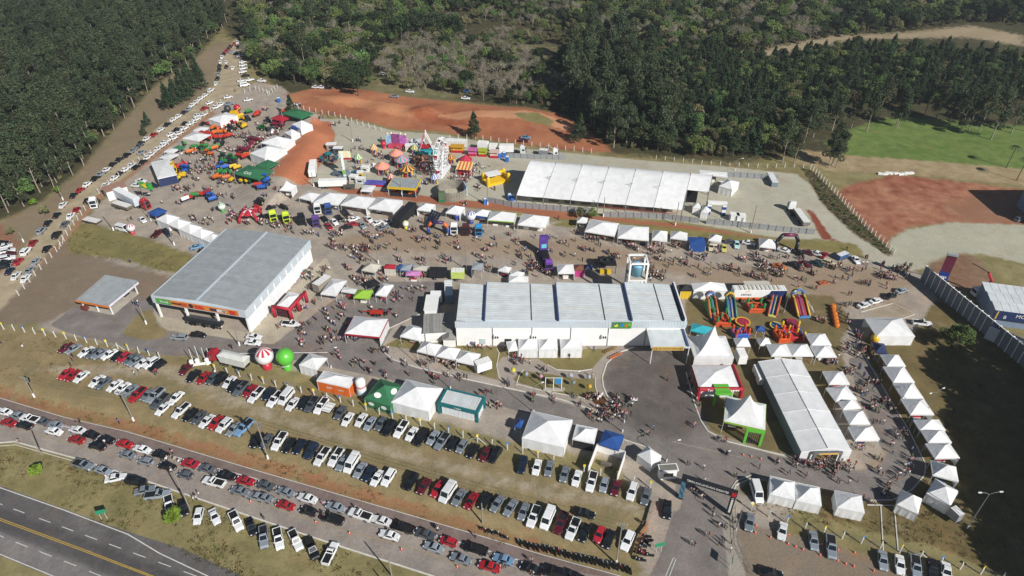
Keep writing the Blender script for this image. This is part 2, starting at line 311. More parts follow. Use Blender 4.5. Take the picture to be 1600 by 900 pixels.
def build_ground():
    step = 1.1
    xs = np.arange(-360, 361, step); ys = np.arange(36, 500, step)
    X, Y = np.meshgrid(xs, ys); nx, ny = len(xs), len(ys)
    Z = Hn(X, Y)
    rs = np.random.RandomState(3)
    sd = []
    for zn in ZONES: sd.append(np.clip(poly_sdf(X, Y, poly_pts(zn[1], P if zn[0] in LOW else None)), -8, 8).astype(np.float32))
    owner = np.full((ny, nx), -1)
    for i, s in enumerate(sd): owner = np.where(s > 0, i, owner)
    fo = owner[:-1, :-1].ravel()
    names = ['ground'] + [z[5] for z in ZONES]; fo = fo + 1
    idx = np.arange(nx * ny).reshape(ny, nx)
    quads = np.stack([idx[:-1, :-1], idx[:-1, 1:], idx[1:, 1:], idx[1:, :-1]], -1).reshape(-1, 4)
    co = np.stack([X, Y, Z], -1).reshape(-1, 3).astype(np.float32)
    m = ground_material()
    uniq = []
    for n in names:
        if n not in uniq: uniq.append(n)
    for n in uniq:
        mask = np.isin(fo, [i for i, q in enumerate(names) if q == n])
        f = quads[mask]
        if not len(f): continue
        u, inv = np.unique(f, return_inverse=True); inv = inv.reshape(-1, 4)
        me = bpy.data.meshes.new(n)
        me.vertices.add(len(u)); me.vertices.foreach_set('co', co[u].ravel())
        me.loops.add(inv.size); me.loops.foreach_set('vertex_index', inv.ravel().astype(np.int32))
        me.polygons.add(len(inv)); me.polygons.foreach_set('loop_start', np.arange(0, inv.size, 4, dtype=np.int32))
        me.polygons.foreach_set('use_smooth', np.ones(len(inv), bool))
        me.update(calc_edges=True)
        for i, zn in enumerate(ZONES):
            a = me.attributes.new('z_' + zn[0], 'FLOAT', 'POINT'); a.data.foreach_set('value', sd[i].ravel()[u])
        me.materials.append(m)
        tag(obj(n, me), kind='structure')
    # the country beyond the fairground
    b = MB(); x0, x1, y0, y1 = xs[0], xs[-1], ys[0], ys[-1]; F = 3500
    for (ax, ay, bx, by) in ((-F, -F, F, y0), (-F, y1, F, F), (-F, y0, x0, y1), (x1, y0, F, y1)):
        b.add([(ax, ay, 0), (bx, ay, 0), (bx, by, 0), (ax, by, 0)], [(0, 1, 2, 3)])
    b.build('outer_ground', mat('outer_ground', '4b4731', 0.95, var=0.3, scale=0.02), kind='structure')
def ground_material():
    m = bpy.data.materials.new('ground'); m.use_nodes = True; n = m.node_tree.nodes; l = m.node_tree.links; b = n['Principled BSDF']
    b.inputs['Roughness'].default_value = 0.92; b.inputs['Specular IOR Level'].default_value = 0.15
    g = n.new('ShaderNodeNewGeometry')
    def noise(sc, det=5, rough=0.6):
        t = n.new('ShaderNodeTexNoise'); t.inputs['Scale'].default_value = sc; t.inputs['Detail'].default_value = det; t.inputs['Roughness'].default_value = rough
        l.new(g.outputs['Position'], t.inputs['Vector']); return t.outputs['Fac']
    def math_(op, a, bb, c=None):
        t = n.new('ShaderNodeMath'); t.operation = op
        for i, v in enumerate((a, bb, c)):
            if v is None: continue
            if isinstance(v, (int, float)): t.inputs[i].default_value = v
            else: l.new(v, t.inputs[i])
        return t.outputs[0]
    edge = noise(0.35, 6, 0.65); big = noise(0.045, 4, 0.55); mid = noise(0.22, 5, 0.6); fine = noise(1.9, 5, 0.7); vf = noise(7.0, 3, 0.7)
    edge0 = math_('SUBTRACT', edge, 0.5)
    bigc = n.new('ShaderNodeMapRange'); bigc.inputs[1].default_value = 0.35; bigc.inputs[2].default_value = 0.65; l.new(math_('ADD', math_('MULTIPLY', big, 0.5), math_('MULTIPLY', mid, 0.5)), bigc.inputs[0])
    def zcol(c1, c2):
        mx = n.new('ShaderNodeMix'); mx.data_type = 'RGBA'; l.new(bigc.outputs[0], mx.inputs['Factor'])
        mx.inputs['A'].default_value = (*lin(c1), 1); mx.inputs['B'].default_value = (*lin(c2), 1); return mx.outputs['Result']
    cur = zcol('7a7148', '8d825a')
    for zn in ZONES:
        at = n.new('ShaderNodeAttribute'); at.attribute_name = 'z_' + zn[0]
        d = math_('MULTIPLY_ADD', edge0, zn[3] * 3.0, at.outputs['Fac'])
        mr = n.new('ShaderNodeMapRange'); mr.interpolation_type = 'SMOOTHSTEP'; mr.inputs[1].default_value = -zn[2]; mr.inputs[2].default_value = zn[2]
        l.new(d, mr.inputs[0])
        mx = n.new('ShaderNodeMix'); mx.data_type = 'RGBA'; l.new(mr.outputs[0], mx.inputs['Factor'])
        l.new(cur, mx.inputs['A']); l.new(zcol(*zn[4]), mx.inputs['B']); cur = mx.outputs['Result']
    # thin drifts of red soil and of pale dust over everything that lies on the ground
    for seed, sc, cc, lo, hi, amt in ((11.0, .11, '96603f', .56, .74, .30), (37.0, .16, 'a89a80', .55, .75, .28), (71.0, .5, '5d6136', .56, .72, .22)):
        off = n.new('ShaderNodeVectorMath'); off.operation = 'ADD'; off.inputs[1].default_value = (seed, seed, seed); l.new(g.outputs['Position'], off.inputs[0])
        tn = n.new('ShaderNodeTexNoise'); tn.inputs['Scale'].default_value = sc; tn.inputs['Detail'].default_value = 7; tn.inputs['Roughness'].default_value = .68; l.new(off.outputs[0], tn.inputs['Vector'])
        mr = n.new('ShaderNodeMapRange'); mr.inputs[1].default_value = lo; mr.inputs[2].default_value = hi; mr.inputs[4].default_value = amt; l.new(tn.outputs['Fac'], mr.inputs[0])
        mx = n.new('ShaderNodeMix'); mx.data_type = 'RGBA'; l.new(mr.outputs[0], mx.inputs['Factor']); l.new(cur, mx.inputs['A']); mx.inputs['B'].default_value = (*lin(cc), 1); cur = mx.outputs['Result']
    hs = n.new('ShaderNodeHueSaturation'); hs.inputs['Saturation'].default_value = 0.98; l.new(cur, hs.inputs['Color'])
    v = math_('ADD', math_('MULTIPLY', math_('SUBTRACT', fine, 0.5), 0.85), math_('MULTIPLY', math_('SUBTRACT', vf, 0.5), 0.7))
    v = math_('ADD', v, math_('MULTIPLY', math_('SUBTRACT', mid, 0.5), 0.7)); v = math_('ADD', v, 1.0)
    l.new(v, hs.inputs['Value']); l.new(hs.outputs[0], b.inputs['Base Color'])
    bp = n.new('ShaderNodeBump'); bp.inputs['Strength'].default_value = 0.5; bp.inputs['Distance'].default_value = 0.12
    l.new(fine, bp.inputs['Height']); l.new(bp.outputs[0], b.inputs['Normal'])
    return m
build_ground()
# ------------------------------------------------------------------ painted lines and kerbs
def ribbon(name, px, w, m, dash=None, dz=0.03, kerb=0.0, label=None):
    pts = [P(*p) for p in px]; b = MB(); acc = []
    for a, c in zip(pts[:-1], pts[1:]):
        L = (c - a).length; k = max(1, int(L / 1.0))
        acc += [a.lerp(c, i / k) for i in range(k)]
    acc.append(pts[-1]); dist = 0
    for a, c in zip(acc[:-1], acc[1:]):
        d = (c - a).to_2d(); L = d.length
        if L < 1e-6: continue
        dist += L
        if dash and (dist % (dash[0] + dash[1])) > dash[0]: continue
        u = d.normalized(); nn = Vector((-u.y, u.x)) * (w / 2); h0 = H(a.x, a.y); h1 = H(c.x, c.y)
        q = [(a.x + nn.x, a.y + nn.y), (a.x - nn.x, a.y - nn.y), (c.x - nn.x, c.y - nn.y), (c.x + nn.x, c.y + nn.y)]; hh = (h0, h0, h1, h1)
        t = dz + kerb
        if kerb: b.add([(*q[i], hh[i] - 0.05) for i in range(4)] + [(*q[i], hh[i] + t) for i in range(4)], [(4,5,6,7),(0,4,7,3),(1,2,6,5),(0,1,5,4),(2,3,7,6)])
        else: b.add([(*q[i], hh[i] + t) for i in range(4)], [(0,1,2,3)])
    return b.build(name, m, kind='structure')
ROADW = mat('road_white', 'c9c6c0', 0.7, var=0.15, scale=1.5)
ROADY = mat('road_yellow', 'b99a45', 0.7, var=0.15, scale=1.5)
WORN = mat('worn_yellow', '9f8a62', 0.8, var=0.2, scale=1.0)
KERB = mat('whitewashed_kerb', 'cdc8be', 0.8, var=0.15, scale=1.0)
ribbon('edge_line', [(-60,604),(0,622),(100,652),(200,675),(400,735),(675,815),(800,852),(985,905)], 0.16, ROADW)
ribbon('lane_line', [(-60,627),(0,641),(100,666),(175,687),(350,735),(400,748),(462,771),(612,816),(717,847),(800,872),(900,900)], 0.28, ROADW)
ribbon('lane_line', [(90,660),(250,712),(400,772),(560,812),(700,853),(820,890)], 0.14, mat('faint_paint', 'a89f93', 0.8, var=0.2, scale=1))
ribbon('centre_line', [(-60,640),(47,676),(175,712),(250,732),(375,775),(492,815),(625,852),(712,880),(780,905)], 0.14, WORN)
ribbon('kerb', [(-60,702),(0,692),(22,690),(120,717),(200,742),(400,810),(520,850),(675,900),(720,915)], 0.3, KERB, kerb=0.12)
ribbon('kerb', [(0,697),(24,695),(120,722),(200,747)], 0.14, KERB, kerb=0.05)
ribbon('highway_edge_line', [(-160,708),(0,762),(100,797),(200,835),(250,865),(322,899),(380,930)], 0.22, ROADW)
ribbon('highway_edge_line', [(-160,802),(0,866),(80,899),(140,925)], 0.2, ROADW)
ribbon('highway_lane_line', [(-70,756),(4,789),(287,893),(330,909)], 0.16, ROADW, dash=(3.0, 3.2))
ribbon('highway_lane_line', [(-70,803),(6,840),(126,887),(200,918)], 0.16, ROADW, dash=(3.0, 3.2))
ribbon('highway_centre_line', [(-160,745),(0,810),(132,859),(236,899),(300,924)], 0.15, ROADY)
ribbon('highway_centre_line', [(-160,748),(0,813),(130,861),(230,899),(294,924)], 0.15, ROADY)
WALKK = dict(kerb=0.1)
ribbon('kerb', [(594,541),(598,548),(603,553),(614,562),(650,574),(725,592),(790,606),(875,624),(940,645),(952,642),(958,635),(950,622),(943,605),(941,590),(948,568),(965,552),(990,543)], 0.32, KERB, **WALKK)
ribbon('kerb', [(776,545),(780,552),(776,572),(780,590),(790,603)], 0.2, KERB, **WALKK)
ribbon('kerb', [(806,603),(812,585),(818,578)], 0.2, KERB, **WALKK)
ribbon('kerb', [(855,570),(870,578),(905,580),(925,577)], 0.22, KERB, **WALKK)
ribbon('kerb', [(806,600),(850,611),(900,620),(928,625),(934,617),(930,604),(930,590)], 0.2, KERB, **WALKK)
ribbon('kerb', [(1072,582),(1085,630),(1095,657),(1106,674),(1137,690),(1200,706),(1287,726)], 0.3, KERB, **WALKK)
ribbon('kerb', [(1350,555),(1375,597),(1400,640),(1420,672),(1437,707),(1446,725),(1445,742),(1425,765),(1395,781),(1355,782)], 0.22, KERB, **WALKK)
ribbon('kerb', [(1143,775),(1150,758),(1175,747)], 0.25, KERB, **WALKK)
ribbon('kerb', [(1139,770),(1150,752),(1175,742)], 0.15, KERB, **WALKK)
ribbon('kerb', [(975,687),(1005,697),(1020,706)], 0.25, KERB, **WALKK)
ribbon('kerb', [(1376,790),(1380,860)], 0.2, KERB, **WALKK); ribbon('kerb', [(1397,790),(1403,860)], 0.2, KERB, **WALKK)
ribbon('kerb', [(1355,789),(1397,790)], 0.2, KERB, **WALKK)
ribbon('kerb', [(1345,488),(1395,474),(1429,491),(1405,500)], 0.2, KERB, **WALKK)
ribbon('kerb', [(600,517),(660,489)], 0.2, KERB, **WALKK)
ribbon('edge_line', [(1040,900),(1052,872),(1055,872)], 0.15, ROADW); ribbon('edge_line', [(1046,900),(1056,874)], 0.15, ROADW)
ribbon('parking_line', [(1050,690),(1160,715)], 0.12, mat('faint_paint', 'a89f93'))
ribbon('kerb', [(1262,470),(1278,500)], 0.2, KERB); ribbon('kerb', [(1268,478),(1276,498)], 0.2, KERB)
# ------------------------------------------------------------------ buildings
ROOFG = mat('grey_metal_roof', '9fa4a4', 0.5, metal=0.1, var=0.13, scale=0.45)
ROOFL = mat('light_metal_roof', 'd0d5d4', 0.5, metal=0.1, var=0.13, scale=0.35)
ROOFF = mat('fascia_metal', 'c3ccd1', 0.5, metal=0.1, var=0.05, scale=0.4)
WALLW = mat('white_wall', 'e8e7e3', 0.75, var=0.05, scale=0.3)
TILEB = mat('fibre_cement', '8f8d87', 0.9, var=0.15, scale=0.5)
SHADE = mat('dark_interior', '2a2a2b', 0.9, var=0.2)
NAVYM = mat('navy_metal', '27355f', 0.5, var=0.08)
ROOFV = {}
def roof_tints(m):
    if m.name not in ROOFV:
        c = dict(grey_metal_roof=('9ba0a0', 'a2a6a6', '9da0a0'), light_metal_roof=('cbd0cf', 'd3d7d6', 'cfd1cd'), fibre_cement=('86847e', '98958e', '8a8578')).get(m.name, ('9a9a9a',))
        ROOFV[m.name] = [m] * 4 + [mat(m.name + '_%d' % i, q, .5, metal=.1, var=.12, scale=.5) for i, q in enumerate(c)]
    return rng.choice(ROOFV[m.name])
def sheet_roof(parent, name, c4, m, n=24, t=0.08, rib=0.05):
    """a roof slope of n separate ribbed sheets; c4 = eave-left, eave-right, ridge-right, ridge-left (local)"""
    a, b_, c, d = (Vector(v) for v in c4); e = None
    for i in range(n):
        u0, u1 = i / n, (i + 1) / n; g = 0.012 / max(1e-3, (b_ - a).length)
        p = [a.lerp(b_, u0 + g), a.lerp(b_, u1 - g), d.lerp(c, u1 - g), d.lerp(c, u0 + g)]
        nn = (p[1] - p[0]).cross(p[3] - p[0]).normalized(); jit = nn * rng.uniform(0, 0.012)
        mb = MB(); mb.add([q - nn * t for q in p] + [q + jit for q in p], [(0,3,2,1),(4,5,6,7),(0,1,5,4),(1,2,6,5),(2,3,7,6),(3,0,4,7)])
        q0, q1 = p[0] + jit, p[3] + jit; w = (p[1] - p[0]).normalized() * 0.09
        mb.add([q0, q0 + w, q1 + w, q1, q0 + nn * rib, q0 + w + nn * rib, q1 + w + nn * rib, q1 + nn * rib], [(4,5,6,7),(0,1,5,4),(1,2,6,5),(2,3,7,6),(3,0,4,7)])
        mb.build('roof_sheet', roof_tints(m), parent)
# --- grey-roofed pavilion
def pavilion():
    c, w, d, rz = rect3((236, 462), (383, 486), (507, 378), 7.6)
    t = thing('exhibition_pavilion', c, rz, 'long grey metal roofed pavilion with orange banner over its open front', 'building')
    hw, hd = w / 2, d / 2; zt = 7.6
    bk = hd - 0.4
    MB().box((0, bk, 3.4), (w - 0.6, 0.3, 6.8)).build('rear_wall', WALLW, t)
    MB().box((-hw + 0.3, 3, 3.4), (0.3, d - 6.8, 6.8)).build('side_wall', WALLW, t)
    # right side wall with roller doors
    MB().box((hw - 0.3, 0, 3.4), (0.3, d - 1.2, 6.8)).build('side_wall', WALLW, t)
    n = 9
    for i in range(n):
        y = -hd + 4 + (d - 6) * (i + 0.5) / n
        dr = MB(); dr.box((hw - 0.05, y, 2.3), (0.16, (d - 6) / n - 1.1, 4.4))
        for k in range(6): dr.box((hw + 0.035, y, 0.5 + k * 0.72), (0.05, (d - 6) / n - 1.2, 0.06))
        dr.build('roller_door', mat('door_white', 'dfe2e4', 0.6, var=0.05), t)
        MB().box((hw - 0.02, -hd + 4 + (d - 6) * i / n, 3.4), (0.5, 0.4, 6.8)).build('pillar', WALLW, t)
    # front: deep recess behind the fascia
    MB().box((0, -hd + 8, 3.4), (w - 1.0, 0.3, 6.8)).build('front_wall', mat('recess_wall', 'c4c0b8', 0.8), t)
    MB().box((-hw + 8.2, -hd + 7.7, 2.0), (6.5, 0.4, 3.2)).build('panel', WALLW, t)
    MB().box((hw - 5.0, -hd + 7.7, 2.0), (4.5, 0.4, 3.2)).build('panel', WALLW, t)
    for x in (-hw + 0.5, -hw / 3, hw / 3, hw - 0.5): MB().box((x, -hd + 0.4, 2.9), (0.5, 0.5, 5.8)).build('column', WALLW, t)
    MB().box((0, -hd, 6.5), (w, 0.35, 2.4)).build('fascia', ROOFF, t)
    for s in (-1, 1):
        MB().box((s * hw, 0, 6.3), (0.3, d - 0.4, 2.8)).build('side_fascia', ROOFF, t)
    # roof: two slopes, ridge front to back, separate sheets
    for s in (-1, 1):
        e0 = (s * (hw - 0.2), -hd + 0.2, 7.62); e1 = (s * (hw - 0.2), hd - 0.2, 7.62); r0 = (0, -hd + 0.2, 8.5); r1 = (0, hd - 0.2, 8.5)
        sheet_roof(t, 'roof', (e0, e1, r1, r0) if s > 0 else (e1, e0, r0, r1), ROOFG, 30)
    MB().box((0, 0, 8.56), (0.7, d - 0.3, 0.1)).build('ridge_cap', ROOFF, t)
    fr = MB(); 
    fr.add([(-hw + .2, -hd + .22, 7.6), (hw - .2, -hd + .22, 7.6), (0, -hd + .22, 8.44)], [(0, 1, 2)]); fr.build('gable', ROOFF, t)
    # banner
    bw = w - 3.6; x0 = -hw + 1.4
    bn = MB().box((x0 + bw / 2, -hd - 0.24, 6.45), (bw, 0.08, 1.7)).build('banner', mat('banner_orange', 'cf7a35', 0.6, var=0.15, scale=0.7), t)
    MB().box((x0 + bw * .09, -hd - 0.3, 6.45), (bw * .18, 0.06, 1.7)).build('green_panel', mat('banner_green', '4e9a4c', 0.6), bn)
    lettering('Sicredi', 1.0, WHITE, bn, (x0 + bw * .10, -hd - 0.345, 6.4), (R(90), 0, 0), 0.01)
    MB().bar((x0 + bw * .43, -hd - 0.28, 6.45), (x0 + bw * .43, -hd - 0.33, 6.45), 0.75, n=16).build('emblem', mat('banner_dark', '3a3034'), bn)
    for (u, ww, hh, cc) in ((.25, .12, .5, '5a2a1a'), (.34, .09, 1.2, 'b8532c'), (.53, .11, 1.3, 'c8452c'), (.62, .06, .8, 'd9862e'), (.7, .08, .9, '3a3a52'), (.8, .11, .9, 'd5d2cc'), (.83, .04, .8, '2e2d33'), (.93, .07, 1.4, 'c23a26')):
        MB().box((x0 + bw * u, -hd - 0.3, 6.4), (bw * ww, 0.05, hh)).build('print', mat('print_' + cc, cc, 0.6, var=0.25, scale=3), bn)
    return t
PAV = pavilion()
# --- small open shelter
def shelter():
    c, w, d, rz = rect3((122, 468), (170, 477), (209, 442), 3.6)
    t = thing('open_shelter', c, rz, 'small open shelter with grey roof, white posts and banner', 'shelter')
    hw, hd = w / 2, d / 2
    MB().box((0, 0, 0.06), (w - 0.2, d - 0.2, 0.14)).build('floor_slab', CONC, t)
    for x in (-hw + .4, 0, hw - .4):
        for y in (-hd + .4, hd - .4): MB().box((x, y, 1.8), (0.3, 0.3, 3.5)).build('post', WHITE, t)
    sheet_roof(t, 'roof', ((-hw - .5, -hd - .5, 3.5), (hw + .5, -hd - .5, 3.5), (hw + .5, hd + .5, 4.3), (-hw - .5, hd + .5, 4.3)), ROOFG, 12)
    MB().box((0, -hd - .55, 3.35), (w + 1, .08, .7)).build('banner', mat('banner_orange', 'cf7a35'), t)
    MB().box((hw + .55, 0, 3.6), (.08, d + 1, .7)).build('banner', mat('print_pale', 'd6d2dc', 0.6, var=.2, scale=2), t)
    MB().box((0, hd - 2, 1.0), (w * .5, 2.0, 1.9)).build('equipment', SHADE, t)
    MB().box((-hw + .8, -hd + .2, .7), (1.8, 1.2, 1.3)).build('crate', mat('rust_panel', '6e3a30'), t)
shelter()
# --- main hall with saw-tooth roof
def hall():
    y0 = P0(800, 540).y; x0 = P0(714, 540).x
    zE = 6.4; zF = 8.4
    x1 = P0(1071, 511, zE).x
    y1 = P0(850, 441, zF + .6).y
    w = x1 - x0; d = y1 - y0; c = Vector((x0, y0, 0))
    t = thing('main_hall', c, 0, 'large white hall with light stepped metal roof beside the asphalt forecourt', 'building')
    wl = [P0(p, 497, zF).x - x0 for p in (714, 757, 872, 986, 1063)]; wl[0] = 0; wl[-1] = w - 1.2
    # front wall in panels
    xs = [0] + [P0(p, 530, 2).x - x0 for p in (770, 831, 891, 949, 1007)] + [w]
    for a, b in zip(xs[:-1], xs[1:]): MB().box(((a + b) / 2, 0.2, zE / 2), (b - a - 0.05, 0.4, zE)).build('wall_panel', WALLW, t)
    for x in xs[1:-1]:
        MB().bar((x, -0.06, 0), (x, -0.06, zE), 0.11, n=8).build('downpipe', STEEL, t)
    MB().box((w / 2, d, zE / 2 + .8), (w, 0.4, zE + 1.6)).build('rear_wall', WALLW, t)
    for x in (0.15, w - 0.15): MB().box((x, d / 2, zE / 2 + .6), (0.3, d - 0.5, zE + 1.2)).build('side_wall', WALLW, t)
    # corrugated fascia of separate ribs
    f = MB().box((w / 2, -0.15, (zE + zF) / 2), (w + .3, 0.25, zF - zE)).build('fascia', ROOFF, t)
    for i in range(int(w / 0.75)):
        MB().box((0.3 + i * .75, -0.3, (zE + zF) / 2), (.22, .06, zF - zE)).build('rib', ROOFF, f)
    # saw-tooth roofs
    for k, (a, b) in enumerate(zip(wl[:-1], wl[1:])):
        zt = zF + .62 if k else zF + .3
        n = max(2, int((b - a) / 1.1)); 
        sheet_roof(t, 'roof', ((b, 0, zF - .25), (b, d, zF - .25), (a + .25, d, zt), (a + .25, 0, zt)), ROOFL, 17)
        seams = 0
        for j in range(seams):
            yy = d * (j + .5) / seams
            mb = MB(); mb.add([(a + .3, yy, zt + .012), (b, yy, zF - .238), (b, yy + .07, zF - .238), (a + .3, yy + .07, zt + .012), (a + .3, yy, zt + .06), (b, yy, zF - .19), (b, yy + .07, zF - .19), (a + .3, yy + .07, zt + .06)], [(4,5,6,7),(0,1,5,4),(1,2,6,5),(2,3,7,6),(3,0,4,7)])
            mb.build('roof_seam', ROOFL, t)
        if k:
            MB().box((a + .1, d / 2, (zt + zF) / 2 - .2), (.3, d, zt - zF + .4)).build('step_wall', mat('step_shade_blue', '4a587c', 0.6, var=.06), t)  # sky-lit shade on the step faces is put into this blue
            for yy in (.02, d + .25): MB().add([(a + .25, yy, zt - .1), (b, yy, zF - .3), (a + .25, yy, zF - .3)], [(0, 2, 1)]).build('gable_end', ROOFF, t)
            xm = a + (b - a) * .64; zm = zt + (zF - .25 - zt) * .64
            MB().box((xm, d / 2, zm + .08), (.22, d - .6, .14)).build('expansion_joint', mat('joint', '4b4a48'), t)
    MB().box((w - .6, d / 2, zF - .1), (.3, d, 1.1)).build('parapet', mat('step_shade_blue', '5a6a92'), t)  # inner parapet face, its shade painted with the same blue
    MB().box((w - .25, d / 2, zF + .1), (.35, d, 1.4)).build('parapet_wall', WALLW, t)
    # air conditioners, windows, door
    for p in (776, 835, 944):
        xx = P0(p, 524, 3.4).x - x0
        ac = MB().box((xx, -.35, 3.4), (1.5, .6, 1.1)).build('air_conditioner', WHITE, t)
        for s in (-.3, .3): MB().box((xx + s, -.67, 3.4), (.4, .06, .7)).build('grille', SHADE, ac)
    xx = P0(754, 533, 1.6).x - x0
    MB().box((xx, -.05, 1.5), (1.6, .12, 1.9)).build('window', mat('frosted_glass', 'b9c6c4', .3), t)
    xx = P0(794, 531, 1.5).x - x0
    MB().box((xx, -.06, 1.2), (1.8, .1, 2.3)).build('door', SHADE, t)
    # colourful sign on the fascia
    xa = P0(956, 504, 7.4).x - x0; xb = P0(986, 504, 7.4).x - x0
    s = MB().box(((xa + xb) / 2, -.45, 7.35), (xb - xa, .1, 2.1)).build('sign', mat('sign_green', '4f8a3c', .5, var=.3, scale=1.2), t)
    for (u, v, r, cc) in ((-.3, .0, .5, 'd8d24a'), (.0, .1, .55, '2c7fb4'), (.22, -.1, .4, 'd0642c'), (-.35, .5, .35, '3f78b5'), (.38, .3, .4, '6fae3a')):
        MB().bar(((xa + xb) / 2 + u * (xb - xa), -.5, 7.35 + v), ((xa + xb) / 2 + u * (xb - xa), -.53, 7.35 + v), r, n=12).build('print', mat('pr_' + cc, cc), s)
    # entrance canopy
    cx0 = P0(1011, 512, zE).x - x0; cx1 = P0(1078, 543, 5.2).x - x0; yf = P0(1045, 543, 5.6).y - y0
    can = MB().box(((cx0 + cx1) / 2, yf / 2 - .1, 5.55), (cx1 - cx0, -yf - .1, .3)).build('canopy', ROOFL, t)
    for i in range(14): MB().box(((cx0 + cx1) / 2, yf + .4 + i * (-yf - 1) / 14, 5.72), (cx1 - cx0 - 1.2, .1, .06)).build('seam', ROOFL, can)
    MB().box((cx1 - .6, yf / 2, 5.85), (.5, -yf - .4, .35)).build('parapet', mat('step_shade_blue', '5a6a92'), can)
    bn = MB().box(((cx0 + cx1) / 2 - .6, yf - .1, 5.3), (cx1 - cx0 - 2, .12, 1.15)).build('banner', mat('banner_tan', 'c9a353', .6, var=.1), t)
    lettering('1ª FLUVIOS E IRRIGA', .85, mat('print_brown', '4a2c1a'), bn, ((cx0 + cx1) / 2 - .6, yf - .18, 5.3), (R(90), 0, 0), .01, width=(cx1 - cx0) * .62)
    for s_ in (-1, 1): MB().lathe([(.42, -.02), (.42, .02), (.3, .03), (.3, -.03)], 12).build('emblem', mat('print_brown', '4a2c1a'), bn, loc=((cx0 + cx1) / 2 - .6 + s_ * ((cx1 - cx0) / 2 - 1.7), yf - .18, 5.3)).rotation_euler = (R(90), 0, 0)
    for x in (cx0 + .4, cx1 - .3): MB().bar((x, yf + .1, 0), (x, yf + .1, 5.4), .12, n=8).build('post', WHITE, t)
    # light masts lying on the roof edge
    return t, c, w, d
HALL, HC, HW, HD = hall()
# --- annex beside the hall
def annex():
    c, w, d, rz = rect3((664, 518), (704, 516), (694, 493), 4.0)
    t = thing('annex_building', c, rz, 'low white annex with weathered fibre roof left of the main hall', 'building')
    MB().box((0, 0, 1.9), (w, d, 3.8)).build('wall', WALLW, t)
    sheet_roof(t, 'roof', ((-w/2-.5, -d/2-.6, 3.85), (w/2+.5, -d/2-.6, 3.85), (w/2+.5, d/2+.5, 4.5), (-w/2-.5, d/2+.5, 4.5)), TILEB, 9)
    MB().box((w*.2, -d/2-.06, 1.1), (1.1, .12, 2.1)).build('door', SHADE, t)
    t2 = thing('annex_porch', P(703, 538), 0, 'tiny white gabled porch against the left end of the main hall', 'building')
    MB().box((0, 0, 1.3), (3.2, 2.2, 2.6)).build('wall', WALLW, t2)
    MB().add([(-2,-1.4,2.6),(2,-1.4,2.6),(2,1.4,2.6),(-2,1.4,2.6),(0,-1.4,3.6),(0,1.4,3.6)], [(0,1,4),(3,5,2),(0,4,5,3),(1,2,5,4),(0,3,2,1)]).build('roof', TILEB, t2)
    t3 = thing('ticket_booth', P(682, 486), 0, 'white L shaped booth standing behind the annex', 'booth')
    MB().box((-1.2, 0, 1.5), (3.4, 7, 3.0)).build('wall', WALLW, t3); MB().box((-1.2, 0, 3.06), (3.8, 7.4, .12)).build('roof', WHITE, t3)
    MB().box((-.4, 5.4, 1.2), (3.4, 2.4, 2.4)).build('side_box', WALLW, t3)
annex()
